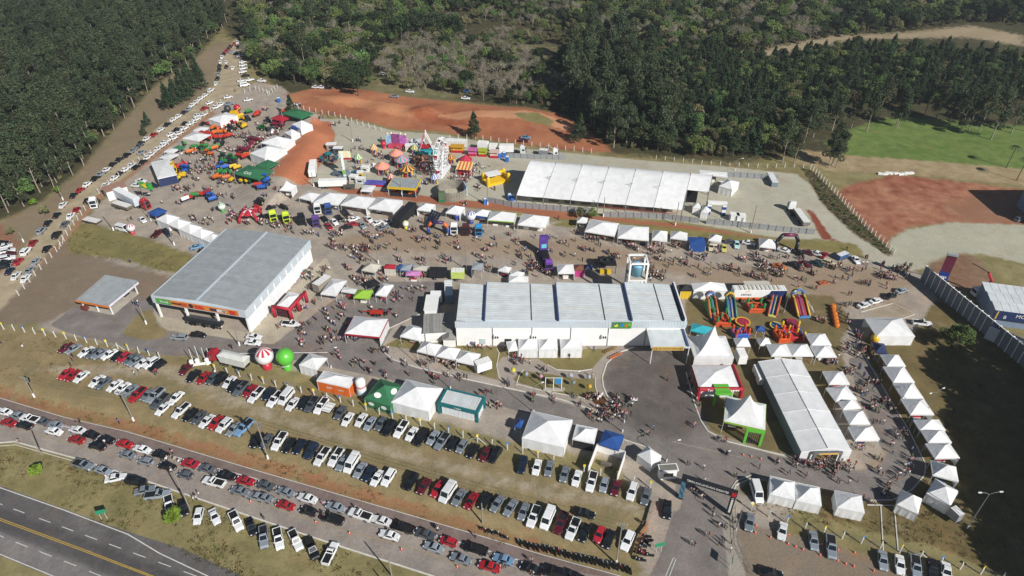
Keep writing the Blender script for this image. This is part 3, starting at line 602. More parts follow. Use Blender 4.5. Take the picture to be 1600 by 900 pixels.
# --- concert tent
def concert():
    zf, zr = 4.0, 10.5
    A = P0(807, 305, zf); B = P0(1066, 328, zf); C = P0(1114, 276, zr); D = P0(829, 250, zr)
    t = thing('concert_tent', (0, 0, 0), 0, 'huge white event tent with open dark sides in the gravel yard', 'tent')
    u = (B - A).normalized(); n = Vector((-u.y, u.x, 0)); L = (B - A).length; dep = (D - A).dot(n)
    L2 = (C - A).dot(u)
    nb = 6
    def pt(s, r):   # s along, r 0 front eave .. 1 ridge .. 1.35 rear eave
        q = A + u * s + n * (r * dep); z = zf + (zr - zf) * (1 - abs(1 - r) ** 1.25) if r <= 1 else zr - (r - 1) * 9.0
        return Vector((q.x, q.y, z))
    skew = (D - A).dot(u)
    def sec(s0, s1, r0, r1, nr=8, lift=0.0):
        mb = MB(); vs = []; fs = []; k = 4
        for i in range(nr + 1):
            r = r0 + (r1 - r0) * i / nr
            for j in range(k + 1):
                s = s0 + (s1 - s0) * j / k; sag = -.12 * math.sin(math.pi * j / k)
                p = pt(s + skew * min(r, 1), r); vs.append((p.x, p.y, p.z + sag + lift))
        for i in range(nr):
            for j in range(k): fs.append((i*(k+1)+j, i*(k+1)+j+1, (i+1)*(k+1)+j+1, (i+1)*(k+1)+j))
        return mb.add(vs, fs)
    for b in range(nb): sec(L * b / nb, L * (b + 1) / nb, 0, 1.3, 10).build('roof_panel', FABRIC, t, smooth=True)
    end = L2 - skew
    sec(L + .06, end, .5, 1.3, 8).build('roof_panel', FABRIC, t, smooth=True)
    for b in range(nb + 2):
        s = L * b / nb if b <= nb else end
        r0 = 0 if b <= nb else .5
        pts = [pt(s + skew * min(r, 1), r) + Vector((0, 0, .03)) for r in [r0 + (1.3 - r0) * i / 8 for i in range(9)]]
        MB().path(pts, .07, 6).build('truss', STEEL, t)
        p = pts[0]; MB().bar((p.x, p.y, 0), (p.x, p.y, p.z), .18).build('pole', STEEL, t)
        if b == nb:
            p = pt(s + skew * .5, .5); MB().bar((p.x, p.y, 0), p, .18).build('pole', STEEL, t)
        p = pts[-1]; MB().bar((p.x, p.y, 0), (p.x, p.y, p.z), .18).build('pole', STEEL, t)
        if 1 <= b <= nb - 1:      # small mast at mid-slope
            p = pt(s + skew * .45, .45); mm = MB().bar(p, p + Vector((0, 0, 1.6)), .07); mm.bar(p + Vector((-.9, 0, 1.4)), p + Vector((.9, 0, 1.4)), .06); mm.build('mast', STEEL, t)
    # black sheets inside: the tent's dark interior put into their colour
    a = pt(end - 9 + skew * .9, .9); MB().box((a.x - 3, a.y, 2.6), (16, .4, 5.2), rz=math.atan2(u.y, u.x)).build('dark_interior_sheet', mat('black_cloth', '17171a', .9), t)
    a = pt(L / 2 + skew, 1.25); MB().box((a.x, a.y, 2.4), (L, .3, 4.8), rz=math.atan2(u.y, u.x)).build('dark_interior_sheet', mat('black_cloth', '17171a'), t)
    a = pt(L * .75, .14); rr = MB()
    for zz in (1.0, 1.6): rr.box((a.x, a.y, zz), (L * .46, .1, .12), rz=math.atan2(u.y, u.x))
    rr.build('red_barrier', mat('barrier_red', 'b5322a', .6), t)
    for i in range(9):
        a = pt(L * (.1 + i * .1) + skew * .5, .5); MB().box((a.x, a.y, .5), (3.5, 6, 1.0), rz=math.atan2(u.y, u.x)).build('table_block', mat('wood_grey', '6d655c'), t)
concert()
# --- long white marquee
def marquee():
    c, w, d, rz = rect3((1252, 706), (1331, 704), (1287, 563), 3.2)
    t = thing('long_marquee', c, rz, 'long white gabled marquee beside a row of peaked tents', 'tent')
    hw, hd = w / 2, d / 2; n = 5
    for k in range(n):
        y0 = -hd + d * k / n; y1 = -hd + d * (k + 1) / n
        for s in (-1, 1):
            mb = MB(); vs = []; m_ = 6
            for i in range(m_ + 1):
                for j in range(5):
                    v = j / 4; x = s * hw * (1 - i / m_); z = 3.2 + 1.0 * (i / m_) - .05 * math.sin(math.pi * v)
                    vs.append((x, y0 + (y1 - y0) * v, z))
            fs = [(i*5+j, i*5+j+1, (i+1)*5+j+1, (i+1)*5+j) for i in range(m_) for j in range(4)]
            if s < 0: fs = [f[::-1] for f in fs]
            mb.add(vs, fs).build('roof_panel', FABRIC, t, smooth=True)
            wc = FABRIC if s > 0 else mat('wall_film', '8b9a9c', .4, var=.1, trans=.1)
            MB().box((s * (hw - .03), (y0 + y1) / 2, 1.6), (.06, y1 - y0, 3.2)).build('side_panel', wc, t)
    for k in range(n + 1):
        y = -hd + d * k / n
        MB().path([(-hw, y, 3.24), (0, y, 4.24), (hw, y, 3.24)], .05).build('rafter', FABRIC, t)
    MB().bar((0, -hd, 4.25), (0, hd, 4.25), .05).build('ridge', STEEL, t)
    for yy, nm in ((-hd, 'front_gable'), (hd, 'rear_gable')):
        ow = 2.9 if yy < 0 else 0
        g = MB(); g.add([(-hw, yy, 3.2), (hw, yy, 3.2), (0, yy, 4.2), (-hw, yy + .06, 3.2), (hw, yy + .06, 3.2), (0, yy + .06, 4.2)], [(0,1,2),(3,5,4),(0,3,4,1)])
        if ow:
            g.box((-(hw + ow) / 2, yy, 1.6), (hw - ow, .08, 3.2)); g.box(((hw + ow) / 2, yy, 1.6), (hw - ow, .08, 3.2))
        else: g.box((0, yy, 1.6), (w, .08, 3.2))
        g.build(nm, FABRIC, t)
    fr = MB(); fr.box((-2.9, -hd - .8, 1.7), (.35, .35, 3.4)); fr.box((2.9, -hd - .8, 1.7), (.35, .35, 3.4)); fr.box((0, -hd - .8, 3.5), (6.2, .4, .7)); fr.build('portal', STEEL, t)
    bn = MB().box((0, -hd - 1.03, 3.5), (4.4, .06, .45)).build('banner', mat('banner_tan', 'c9a353'), t)
    MB().box((0, -hd - 1.2, .03), (5.6, 3.2, .06)).build('carpet', mat('grey_carpet', '77736c', .95), t)
marquee()
# --- water tower
def tower():
    b0 = Vector((P0(992, 425, 8).x, HC.y + HD + 4.2, 0)); t = thing('water_tower', b0, 0, 'white framed water tower holding a pale blue tank behind the hall', 'water tower')
    hw, hd = 2.45, 2.3; ht = min(range(60, 200), key=lambda z: abs(proj(b0.x, b0.y + hd, z / 10)[1] - 398)) / 10
    for x in (-hw, hw):
        for y in (-hd, hd): MB().box((x, y, ht / 2), (.5, .5, ht)).build('column', WHITE, t)
    for z in (ht * .3, ht - 5.6, ht):
        fr = MB()
        for y in (-hd, hd): fr.box((0, y, z), (2 * hw - .5, .42, .5))
        for x in (-hw, hw): fr.box((x, 0, z), (.42, 2 * hd - .5, .5))
        fr.build('beam', WHITE, t)
    MB().box((0, 0, ht - 5.25), (5.2, 4.9, .2)).build('platform', CONC, t)
    tk = MB().lathe([(r_, ht - 9.75 + z_) for r_, z_ in ((.01, 4.65), (1.55, 4.65), (1.85, 8.0), (1.9, 8.05), (1.0, 8.5), (.3, 8.7), (.01, 8.7))], 20).build('tank', mat('tank_blue', '7fb4cc', .45, var=.08), t, smooth=True)
tower()
# --- gatehouse by the dirt road
def gatehouse():
    t = thing('gatehouse', P(183, 305), heading((183, 305), (10, -3)), 'small white gatehouse with brown roof beside the dirt road', 'building')
    MB().box((0, 0, 1.7), (7.0, 5.5, 3.4)).build('wall', WALLW, t); MB().box((0, 0, 3.45), (7.4, 5.9, .14)).build('roof', mat('brown_roof', '9d7a68', .9), t)
    MB().box((0, -2.8, 1.6), (1.6, .1, 1.2)).build('window', GLASS, t); MB().box((3.53, -.6, 1.1), (.1, 1.0, 2.1)).build('door', SHADE, t)
gatehouse()
# --- concrete yard wall and blue-roofed store on the right
def yardwall():
    a = P(1438, 438); b = P(1612, 585); L = (b - a).to_2d().length; rz = math.atan2(b.y - a.y, b.x - a.x)
    t = thing('yard_wall', a, rz, 'tall grey concrete panel wall with pale buttresses round the neighbouring yard', 'wall')
    n = int(L / 2.2); CG = mat('grey_concrete_panel', '737a80', .85, var=.15, scale=.6)
    pn = MB().box((1.1, 0, 2.6), (2.12, .16, 5.2)).mesh('wall_panel', [CG])
    bt = MB(); bt.box((0, 0, 2.65), (.24, .4, 5.3)); bt.add([(-.12, .2, 0), (.12, .2, 0), (.12, .9, 0), (-.12, .9, 0), (-.12, .2, 5.3), (.12, .2, 5.3), (.12, .55, 5.3), (-.12, .55, 5.3)], [(0,1,2,3),(4,5,6,7),(0,1,5,4),(1,2,6,5),(2,3,7,6),(3,0,4,7)]); bt = bt.mesh('buttress', [WHITE])
    for i in range(n + 1):
        if i < n: obj('wall_panel', pn, t).location = (i * L / n, 0, 0)
        obj('buttress', bt, t).location = (i * L / n, 0, 0)
    MB().box((L / 2, 0, 5.26), (L, .26, .1)).build('coping', WHITE, t)
    # store
    c, w, d, rz = rect3((1556, 486), (1660, 500), (1648, 456), 5.0)
    s = thing('furniture_store', c, rz, 'low store with pale metal roof and navy lettered fascia beyond the wall', 'building')
    MB().box((0, 0, 2.4), (w - .6, d - .6, 4.8)).build('wall', mat('store_wall', '7d8da3', .7), s)
    for k in range(3):
        y0 = -d/2 + d * k / 3; y1 = y0 + d / 3 - .3
        sheet_roof(s, 'roof', ((-w/2, y0, 5.05), (w/2, y0, 5.05), (w/2, y1, 5.5), (-w/2, y1, 5.5)), ROOFL, 8)
    f = MB().box((0, -d/2 - .2, 4.0), (w + .3, .4, 2.6)).build('fascia', NAVYM, s)
    MB().box((-w/2 + .5, -d/2 - .43, 4.0), (.35, .06, 2.6)).build('stripe', mat('print_yellow', 'c9a23c'), f)
    lettering('MÓVEIS', 1.5, WHITE, f, (-w/2 + 7.6, -d/2 - .44, 4.35), (R(90), 0, 0), .02)
    lettering('B', 1.4, WHITE, f, (-w/2 + 2.6, -d/2 - .44, 3.6), (R(90), 0, 0), .02)
    # white wall in front of the store
    q = P(1575, 545); wv = thing('white_compound_wall', q, rz - .62, 'white rendered wall with blue coping at the edge of the store yard', 'wall')
    MB().box((7, 0, 2.2), (26, .3, 4.4)).build('wall_body', mat('pale_render', 'c9ced6', .8, var=.06), wv); MB().box((7, 0, 4.5), (26, .4, .2)).build('coping', NAVYM, wv)
    # warehouse just outside the picture: its shadow reaches into it
    r = P0(1513, 297); qq = Vector((r.x, r.y, 0)) + Vector((SX, SY, 0)) * (11 / math.tan(R(SUN_EL)))
    wh = thing('warehouse', qq + Vector((16, 0, 0)), 0, 'tall grey warehouse standing beyond the red earth lot', 'building')
    MB().box((0, -9.2, 5.4), (32, 18, 10.8)).build('wall', mat('store_wall', '7d8da3'), wh)
    sheet_roof(wh, 'roof', ((-16.3, -18.5, 10.8), (16.3, -18.5, 10.8), (16.3, 0, 11.1), (-16.3, 0, 11.1)), ROOFG, 14)
yardwall()
# ------------------------------------------------------------------ tents and stalls
TC = dict(w=FABRIC, blue=mat('blue_canvas', '2f5596', .6, var=.08, trans=.15), green=mat('green_canvas', '3a7650', .6, var=.08, trans=.1),
          lime=mat('lime_canvas', '9ac545', .6, var=.06, trans=.15), red=mat('red_canvas', 'b02a38', .6, var=.08, trans=.1), pink=mat('pink_canvas', 'd58fc6', .6, var=.06, trans=.15),
          black=mat('black_canvas', '232427', .7, var=.1), orange=mat('orange_canvas', 'd96a2c', .6, var=.06, trans=.1), grey=mat('grey_canvas', '9ba0a3', .6, var=.08),
          navy=mat('navy_canvas', '2c3658', .6, var=.08), aqua=mat('aqua_canvas', '3bb0bd', .5, var=.06, trans=.15), cream=mat('cream_canvas', 'cdc7b8', .6, var=.06, trans=.15),
          teal=mat('teal_panel', '1d6a6e', .5, var=.05), yellow=mat('yellow_canvas', 'd8b52e', .55, var=.06, trans=.1), brown=mat('brown_canvas', '7a4b3c', .7), ygreen=mat('ygreen_panel', 'b9c86a', .6, var=.15, scale=2), magenta=mat('magenta_panel', 'b33d7c', .6))
POLEW = mat('tent_pole', 'c9ccce', .5, var=.05)
def pyramid(w, d, eave, peak, power, n=12):
    """roof cloth: n x n grid, height falls from the peak; ridges to the corners; power > 1 sags like a pagoda"""
    mb = MB(); hw, hd = w / 2, d / 2; vs = []
    for j in range(n + 1):
        for i in range(n + 1):
            u = i / n * 2 - 1; v = j / n * 2 - 1; r = max(abs(u), abs(v))
            z = eave + (peak - eave) * (1 - r) ** power
            # cloth scallops slightly between corner poles
            z -= .05 * (1 - min(abs(u), abs(v)) ** 2) * r ** 4 * (eave * .25)
            z += rng.uniform(-.025, .025) * (0 if r > .95 else 1)
            vs.append((u * hw, v * hd, z))
    fs = []
    for j in range(n):
        for i in range(n):
            a = j*(n+1)+i; b = a+1; c = a+n+2; e = a+n+1
            if (i < n/2) == (j < n/2): fs += [(a, b, c), (a, c, e)]
            else: fs += [(a, b, e), (b, c, e)]
    return mb.add(vs, fs)
def tent(fl, fr, br, eave=3.0, peak=5.0, power=1.05, walls='', roof='w', wall=None, label=None, group=None, name='peaked_tent', band=None, stuff='', cat='tent', valance=.35):
    c, w, d, rz = rect3(fl, fr, br, eave)
    t = thing(name, c, rz, label, cat, group)
    hw, hd = w / 2, d / 2
    pyramid(w, d, eave, peak, power).build('roof', TC[roof], t)
    inset = .06
    for x in (-hw + inset, hw - inset):
        for y in (-hd + inset, hd - inset): MB().bar((x, y, 0), (x, y, eave), .055, n=6).build('pole', POLEW, t)
    vm = TC[band or roof]
    for (cx, cy, sx, sy) in ((0, -hd, w, .05), (0, hd, w, .05), (-hw, 0, .05, d - .1), (hw, 0, .05, d - .1)):
        MB().box((cx, cy, eave - valance / 2), (sx, sy, valance)).build('valance', vm, t)
    wm = TC[wall or roof]
    for ch in walls:
        def clothwall(x0, y0, x1, y1):
            mb = MB(); k = 8; vs = []
            for i in range(k + 1):
                f = i / k; o = .05 * math.sin(i * 2.3 + c.x)
                px_, py_ = x0 + (x1 - x0) * f, y0 + (y1 - y0) * f; nx_, ny_ = -(y1 - y0), (x1 - x0); l_ = math.hypot(nx_, ny_)
                for z, kk in ((0.02, 1.0), (eave - .2, 0.2)): vs.append((px_ + nx_ / l_ * o * kk, py_ + ny_ / l_ * o * kk, z))
            mb.add(vs, [(2*i, 2*i+2, 2*i+3, 2*i+1) for i in range(k)]); mb.build('wall', wm, t)
        if ch == 'F': clothwall(-hw, -hd + .04, hw, -hd + .04)
        if ch == 'B': clothwall(-hw, hd - .04, hw, hd - .04)
        if ch == 'L': clothwall(-hw + .04, -hd, -hw + .04, hd)
        if ch == 'R': clothwall(hw - .04, -hd, hw - .04, hd)
        if ch == 'h': clothwall(-hw, -hd + .04, hw, -hd + .04)
    # tables and goods inside, where the open side shows them
    if 'F' not in walls and w > 3.2:
        r_ = random.Random(int(c.x * 13 + c.y * 7))
        k = max(1, int(w / 3.2))
        for i in range(k):
            tb = thing('display_table', t.matrix_basis @ Vector((-hw + w * (i + .5) / k, -hd + d * r_.uniform(.25, .5), 0)), rz, 'draped display table standing under an open tent', 'table', 'display tables in the open tents')
            MB().box((0, 0, .72), (1.8, .8, .06)).build('table_top', r_.choice([WHITE, TC['cream'], TC['navy'], TC['red']]), tb)
            MB().box((0, 0, .35), (1.7, .7, .68)).build('cloth', r_.choice([WHITE, TC['grey'], TC['navy'], TC['brown']]), tb)
    return t
K = lambda x, y: Q(x, y, 240 and 1600 / 240)
Zf = lambda c, r: Q(400 * c, 225 * r, 4)
def T(f, a, b, c, **k): return tent(f(*a), f(*b), f(*c), **k)
f = K(400, 280); g = 'white stand tents along the gravel yard'
T(f, (250,145), (372,155), (440,95), eave=2.8, peak=5.6, power=1.7, walls='RB', label='small white pagoda tent with a sharp peak beside the blue trailer', name='pagoda_tent')
T(f, (445,192), (575,222), (655,152), eave=2.8, peak=4.0, walls='RB', label='low white tent between the sharp pagoda and three large stand tents')
LB = 'large white hipped stand tent in the row of three below the carnival'
T(f, (600,240), (855,268), (985,160), eave=3.4, peak=5.4, walls='B', label=LB, group=g)
T(f, (880,265), (1145,303), (1268,200), eave=3.4, peak=5.4, walls='R', label=LB, group=g)
T(f, (1170,300), (1425,338), (1560,225), eave=3.4, peak=5.4, walls='R', label=LB, group=g)
f = K(640, 300)
LS = 'small white stand tent facing the brown dirt street'
T(f, (75,182), (215,202), (250,128), eave=2.8, peak=4.2, walls='RBL', label='small white stand tent beside the solar panel display'.replace('beside', 'left of'))
T(f, (375,215), (520,237), (560,155), eave=2.8, peak=4.4, walls='RB', label='small white stand tent with a blue balloon at its front corner')
T(f, (665,240), (810,262), (858,198), eave=2.8, peak=4.2, walls='RB', band='blue', label='small white tent with blue banner valance behind the trucks', valance=.8)
T(f, (810,292), (1090,312), (1160,225), eave=3.2, peak=5.2, walls='RB', band='lime', label='large white stand tent with a lime green front frame')
T(f, (1125,338), (1415,372), (1480,260), eave=3.2, peak=5.2, walls='B', label='large white stand tent right of the lime framed one')
f = Zf(2, 1)
T(f, (405,488), (470,493), (475,462), eave=2.6, peak=3.8, walls='RB', label='tiny white canopy standing under the roadside shrubs')
T(f, (455,545), (640,575), (662,495), eave=3.2, peak=5.0, walls='B', label='large white stand tent with a crowd at its dark front')
T(f, (660,585), (855,602), (865,520), eave=3.4, peak=5.4, walls='BR', label='large white stand tent with red machines on show inside')
T(f, (875,597), (970,607), (980,547), eave=2.8, peak=4.6, walls='B', label='small white food tent left of its white twin by the blue stall')
T(f, (990,587), (1095,600), (1097,556), eave=2.8, peak=4.4, walls='B', label='small white food tent next to the blue tarpaulin stall')
T(f, (1228,600), (1305,614), (1305,575), eave=2.8, peak=4.2, walls='B', label='small white tent among the old parked cars')
f = K(1180, 340)
T(f, (45,300), (215,322), (220,235), eave=2.8, peak=4.4, label='small white tent left of the black inflatable arch')
f = Zf(0, 1)
for i in range(5):
    T(f, (975+72*i,470+31*i), (1043+72*i,499+31*i), (1112+72*i,455+31*i), eave=3.0, peak=4.6, walls='RBF' if i != 1 else 'RB', label='white peaked tent in the line behind the grey pavilion', group='white tents behind the pavilion')
T(f, (918,430), (972,452), (1032,412), eave=2.8, peak=3.6, roof='blue', label='blue canopy at the end of the white tent line')
f = K(240, 150)
T(f, (1000,600), (1155,650), (1335,515), eave=3.6, peak=5.6, walls='FRB', label='big white closed tent above the red earth slope')
T(f, (1115,500), (1335,520), (1415,430), eave=3.6, peak=5.6, walls='RB', label='big white tent behind another on the slope edge')
c_ = T(f, (840,832), (1090,845), (1190,748), eave=3.2, peak=4.4, roof='green', label='dark green canopy with white lettering beside the machinery lot', name='canopy_tent')
T(f, (1340,200), (1530,217), (1600,142), eave=3.4, peak=4.4, roof='green', label='dark green canopy with white emblem at the far end of the machinery lot', name='canopy_tent')
T(f, (1065,740), (1175,748), (1180,665), eave=3.0, peak=3.4, roof='green', label='narrow dark green canopy joined to the lettered one', name='canopy_tent')
T(f, (-30,690), (40,860), (190,712), eave=3.6, peak=4.2, walls='R', wall='navy', label='large white tent with navy side beside the dirt road')
T(f, (60,642), (160,662), (230,600), eave=2.8, peak=3.2, label='low white canopy between the dirt road and green stall')
T(f, (105,580), (200,592), (240,548), eave=2.6, peak=3.0, label='lowest white canopy in the line by the dirt road')
T(f, (195,545), (270,560), (300,520), eave=2.6, peak=3.4, roof='green', label='small dark green stall canopy by the dirt road')
T(f, (300,440), (470,470), (515,385), eave=3.2, peak=4.2, walls='F', wall='cream', label='white stand tent with a red machine parked at its corner')
T(f, (410,360), (510,372), (545,325), eave=3.0, peak=3.8, label='white stand tent behind the one with a red machine')
T(f, (568,240), (690,278), (745,165), eave=3.4, peak=4.4, walls='FR', label='farthest white stand tent along the dirt road')
T(f, (1440,300), (1530,335), (1592,255), eave=3.2, peak=5.0, walls='FR', label='white closed tent below the far green canopy')
T(f, (1362,390), (1430,410), (1500,352), eave=3.0, peak=4.6, walls='FR', label='white tent with a green front by the flag poles')
T(f, (1220,242), (1330,255), (1325,200), eave=2.8, peak=3.8, roof='red', label='red canopy among the far machines')
T(f, (1425,330), (1500,342), (1527,312), eave=2.8, peak=3.6, roof='blue', label='small blue canopy between two white tents on the slope edge')
T(f, (1325,155), (1385,160), (1415,120), eave=2.6, peak=3.6, roof='orange', label='small orange canopy at the far fence')
f = K(540, 390)
T(f, (165,212), (305,238), (365,160), eave=2.8, peak=4.2, roof='cream', label='cream food tent with a blue counter', band='cream')
T(f, (400,190), (510,195), (515,155), eave=2.8, peak=3.4, roof='red', wall='cream', walls='FRB', label='little red roofed booth with white sides')
T(f, (530,195), (600,205), (600,155), eave=2.6, peak=3.2, roof='blue', label='blue canopy beside the red roofed booth')
T(f, (565,215), (672,222), (690,150), eave=2.8, peak=3.2, roof='grey', band='blue', label='grey canopy with blue valance behind the pink one')
T(f, (700,205), (845,218), (868,172), eave=2.7, peak=3.2, roof='cream', label='pale canopy with wide wings behind the black trailer')
T(f, (625,262), (770,272), (785,225), eave=2.6, peak=3.0, roof='pink', label='pink canopy over a food stall')
T(f, (1312,200), (1418,207), (1420,140), eave=3.6, peak=4.0, roof='grey', wall='black', walls='L', label='black sided stall with a pale roof beside the tall pole')
f = K(380, 410)
T(f, (330,465), (480,492), (640,330), eave=3.2, peak=4.4, power=1.5, roof='w', band='red', wall='black', walls='F', label='white double peaked tent in a red frame beside the pavilion', valance=.9)
T(f, (805,325), (965,347), (1110,192), eave=2.9, peak=4.0, label='white food court tent next to the grey trailer')
T(f, (1020,298), (1165,322), (1190,278), eave=2.6, peak=2.9, label='flat white awning between the food court tent and lime canopy')
T(f, (1147,365), (1312,377), (1375,292), eave=2.7, peak=3.9, roof='lime', label='bright lime green canopy over tables')
T(f, (1375,335), (1490,352), (1600,238), eave=2.9, peak=4.2, label='white tent right of the lime green canopy')
T(f, (1270,215), (1330,260), (1420,210), eave=2.6, peak=3.0, roof='black', label='dark canopy behind the lime green one')
T(f, (1055,742), (1420,778), (1555,592), eave=3.4, peak=5.4, walls='RB', band='red', label='big white tent with dark red valance at the street corner', valance=.5)
f = Zf(1, 2)
T(f, (900,300), (1022,328), (1055,250), eave=2.9, peak=4.6, walls='R', label='white tent on the planted corner below the annex')
f = K(640, 480); gg = 'white tents along the pavement below the hall'
for q in (((75,455),(265,502),(345,395)), ((278,507),(468,547),(555,440)), ((480,560),(680,602),(755,490))):
    T(f, *q, eave=2.8, peak=4.4, label='white peaked tent in the row of three beside the pavement', group=gg)
for q in (((1135,443),(1338,443),(1342,330)), ((1345,443),(1545,443),(1542,330))):
    T(f, *q, eave=2.9, peak=4.8, power=1.6, walls='FLR', label='closed white pagoda in the pair against the hall lawn', group='pagodas on the hall lawn', name='pagoda_tent')
T(Zf(2, 2), (305,385), (440,385), (435,318), eave=2.9, peak=4.8, power=1.6, walls='FLR', label='single closed white pagoda right of the pair on the hall lawn', name='pagoda_tent')
T(f, (1030,455), (1130,443), (1130,345), eave=2.8, peak=3.4, walls='', label='low white lean-to tent at the hall door')
f = Q(460, 540, 5)
T(f, (35,150), (172,190), (262,98), eave=3.0, peak=4.2, walls='FL', wall='w', label='white tent with a black right side near the balloons')
og = T(f, (172,272), (425,328), (492,252), eave=3.4, peak=4.6, power=1.4, walls='FLR', wall='orange', band='w', label='white double peaked tent with bright orange walls by the fence')
gr = T(f, (545,410), (752,476), (848,312), eave=2.9, peak=5.2, power=1.25, walls='FLRB', roof='green', label='dark green tent printed with white oval emblems')
T(f, (755,440), (1047,517), (1195,342), eave=3.4, peak=6.0, walls='FLRB', label='big closed white tent between the green and teal stands')
f = K(800, 600)
T(f, (103,560), (542,662), (687,385), eave=3.3, peak=5.8, walls='FLRB', label='big closed white tent left of the pagoda and blue canopy')
T(f, (630,570), (857,617), (930,472), eave=2.9, peak=4.6, power=1.6, walls='FR', wall='black', label='white pagoda with black walls beside the blue canopy', name='pagoda_tent')
T(f, (905,625), (1112,690), (1190,542), eave=3.0, peak=4.0, roof='blue', label='royal blue canopy next to the entrance booths', band='blue')
T(f, (1305,735), (1450,842), (1592,772), eave=2.5, peak=4.4, walls='FRBL', label='small closed white tent set diagonally by the gate booth')
T(f, (25,440), (90,462), (152,385), eave=2.4, peak=3.2, roof='blue', label='small blue canopy left of the big closed tent')
f = Zf(3, 3)
for q in (((10,387),(170,427),(190,315)), ((176,428),(336,462),(360,352))):
    T(f, *q, eave=2.8, peak=4.8, power=1.5, walls='FLRB', label='closed white pagoda in the pair above the right fence', group='pagodas above the right fence', name='pagoda_tent')
T(f, (432,472), (605,507), (612,402), eave=2.8, peak=4.0, walls='FLRB', label='closed white tent with a loose hem beside the brick path')
T(f, (805,452), (938,512), (1065,462), eave=2.6, peak=4.8, walls='FRLB', label='closed white tent turned diagonally at the loop bend')
T(f, (990,382), (1140,465), (1217,382), eave=2.8, peak=4.6, walls='FRLB', label='white tent beside the grey trailer at the loop bend')
gl = 'white tents along the curved loop road'; ll = 'white peaked tent in the column along the curved loop road'
T(f, (1030,268), (1192,310), (1220,228), eave=2.8, peak=4.6, walls='R', label=ll, group=gl)
T(f, (1045,165), (1200,162), (1152,68), eave=2.8, peak=4.6, walls='R', label=ll, group=gl)
T(f, (1003,65), (1150,66), (1112,-12), eave=2.8, peak=4.6, walls='R', label=ll, group=gl)
T(f, (545,52), (692,52), (650,-32), eave=2.8, peak=4.6, band='w', label='white tent with green counters at the marquee corner')
f = Zf(3, 2)
for q in (((745,486),(862,488),(825,418)), ((784,590),(918,589),(875,490)), ((842,690),(975,690),(932,592)), ((892,790),(1040,790),(992,692))):
    T(f, *q, eave=2.8, peak=4.6, walls='R', label=ll, group=gl)
T(f, (950,888), (1112,888), (1068,822), eave=2.8, peak=4.6, walls='R', label=ll, group=gl)
T(f, (680,302), (920,302), (850,187), eave=3.2, peak=5.4, walls='FRB', label='big white closed tent beside the round shrub on the lawn')
T(f, (675,402), (747,412), (720,347), eave=2.6, peak=3.6, roof='navy', label='navy canopy between the big lawn tent and the tent column')
T(f, (930,862), (1010,865), (1000,818), eave=2.5, peak=3.4, roof='navy', label='navy canopy tucked into the loop road tent column')
ga = 'white tents left of the loop road'; la = 'white peaked tent in the line between marquee and loop road'
for q in (((383,600),(512,600),(472,520)), ((425,708),(556,692),(512,606)), ((470,758),(582,750),(547,700)), ((512,850),(640,850),(602,766)), ((560,945),(700,945),(645,862))):
    T(f, *q, eave=2.8, peak=4.4, walls='', label=la, group=ga)
for q in (((272,357),(398,357),(362,285)), ((300,430),(430,430),(396,360))):
    T(f, *q, eave=2.8, peak=4.4, label='white tent in the pair behind the marquee crowd', group='pair behind the marquee')
for q in (((22,424),(150,424),(136,350)), ((152,424),(285,424),(256,350))):
    T(f, *q, eave=2.8, peak=4.4, label='white tent touching the rear gable of the long marquee', group='tents at the marquee rear')
f = Zf(2, 2)
T(f, (1140,435), (1388,435), (1345,300), eave=4.0, peak=11.0, power=2.3, walls='F', label='tall white pagoda with the highest peak beside the canopy', name='pagoda_tent')
T(f, (1168,625), (1425,625), (1382,482), eave=3.4, peak=5.0, walls='', band='red', label='white tent in a red lettered frame below the tall pagoda', valance=.9)
T(f, (1405,362), (1492,362), (1475,313), eave=2.6, peak=4.0, label='tiny white tent with tables among the inflatables')
T(f, (1550,357), (1625,357), (1610,312), eave=2.6, peak=4.0, label='tiny white tent left of the marquee rear tents')
GRN = T(K(1100, 600), (205,385), (640,482), (712,225), eave=4.0, peak=9.6, power=2.1, walls='', band='lime', label='white high peaked tent in a bright green frame by the kerb', valance=.5, name='pagoda_tent')
f = K(1060, 420)
T(f, (160,226), (512,226), (482,152), eave=3.2, peak=5.0, walls='F', label='white closed tent behind the inflatable slides')
T(f, (25,225), (140,225), (130,165), eave=3.0, peak=4.2, roof='black', wall='yellow', walls='F', label='black canopy with a yellow front beside the hall')
T(f, (125,640), (335,690), (345,610), eave=2.6, peak=3.8, roof='aqua', label='turquoise canopy beside the hall canopy')
T(f, (815,640), (905,648), (895,600), eave=2.5, peak=3.4, roof='blue', label='little blue canopy among the inflatables')
T(K(1000, 330), (520,345), (690,352), (695,275), eave=2.8, peak=3.2, roof='blue', wall='blue', walls='F', label='blue tarpaulin stall between two white tents')
f = K(780, 370)
T(f, (612,380), (786,378), (770,287), eave=3.0, peak=4.4, walls='R', label='white stall tent directly behind the main hall')
T(f, (785,345), (895,347), (880,297), eave=2.6, peak=3.4, roof='brown', wall='magenta', walls='F', label='brown roofed stall with a magenta front')
T(f, (890,330), (970,335), (975,295), eave=2.4, peak=3.2, roof='navy', label='small navy canopy beside the magenta stall')
T(f, (-15,348), (95,372), (150,325), eave=2.5, peak=3.4, label='white umbrella tent at the end of the food line')
T(f, (105,400), (235,425), (265,372), eave=2.5, peak=3.4, label='white umbrella tent between two others behind the hall')
T(f, (100,468), (305,470), (250,412), eave=2.5, peak=3.6, label='white umbrella tent touching the hall roof line')
f = Zf(2, 1)
T(f, (1295,262), (1375,285), (1378,225), eave=3.2, peak=4.6, walls='FR', label='white tent at the right end of the concert tent')
T(f, (1172,188), (1348,205), (1350,178), eave=3.4, peak=3.8, label='long flat white roof behind the concert tent')
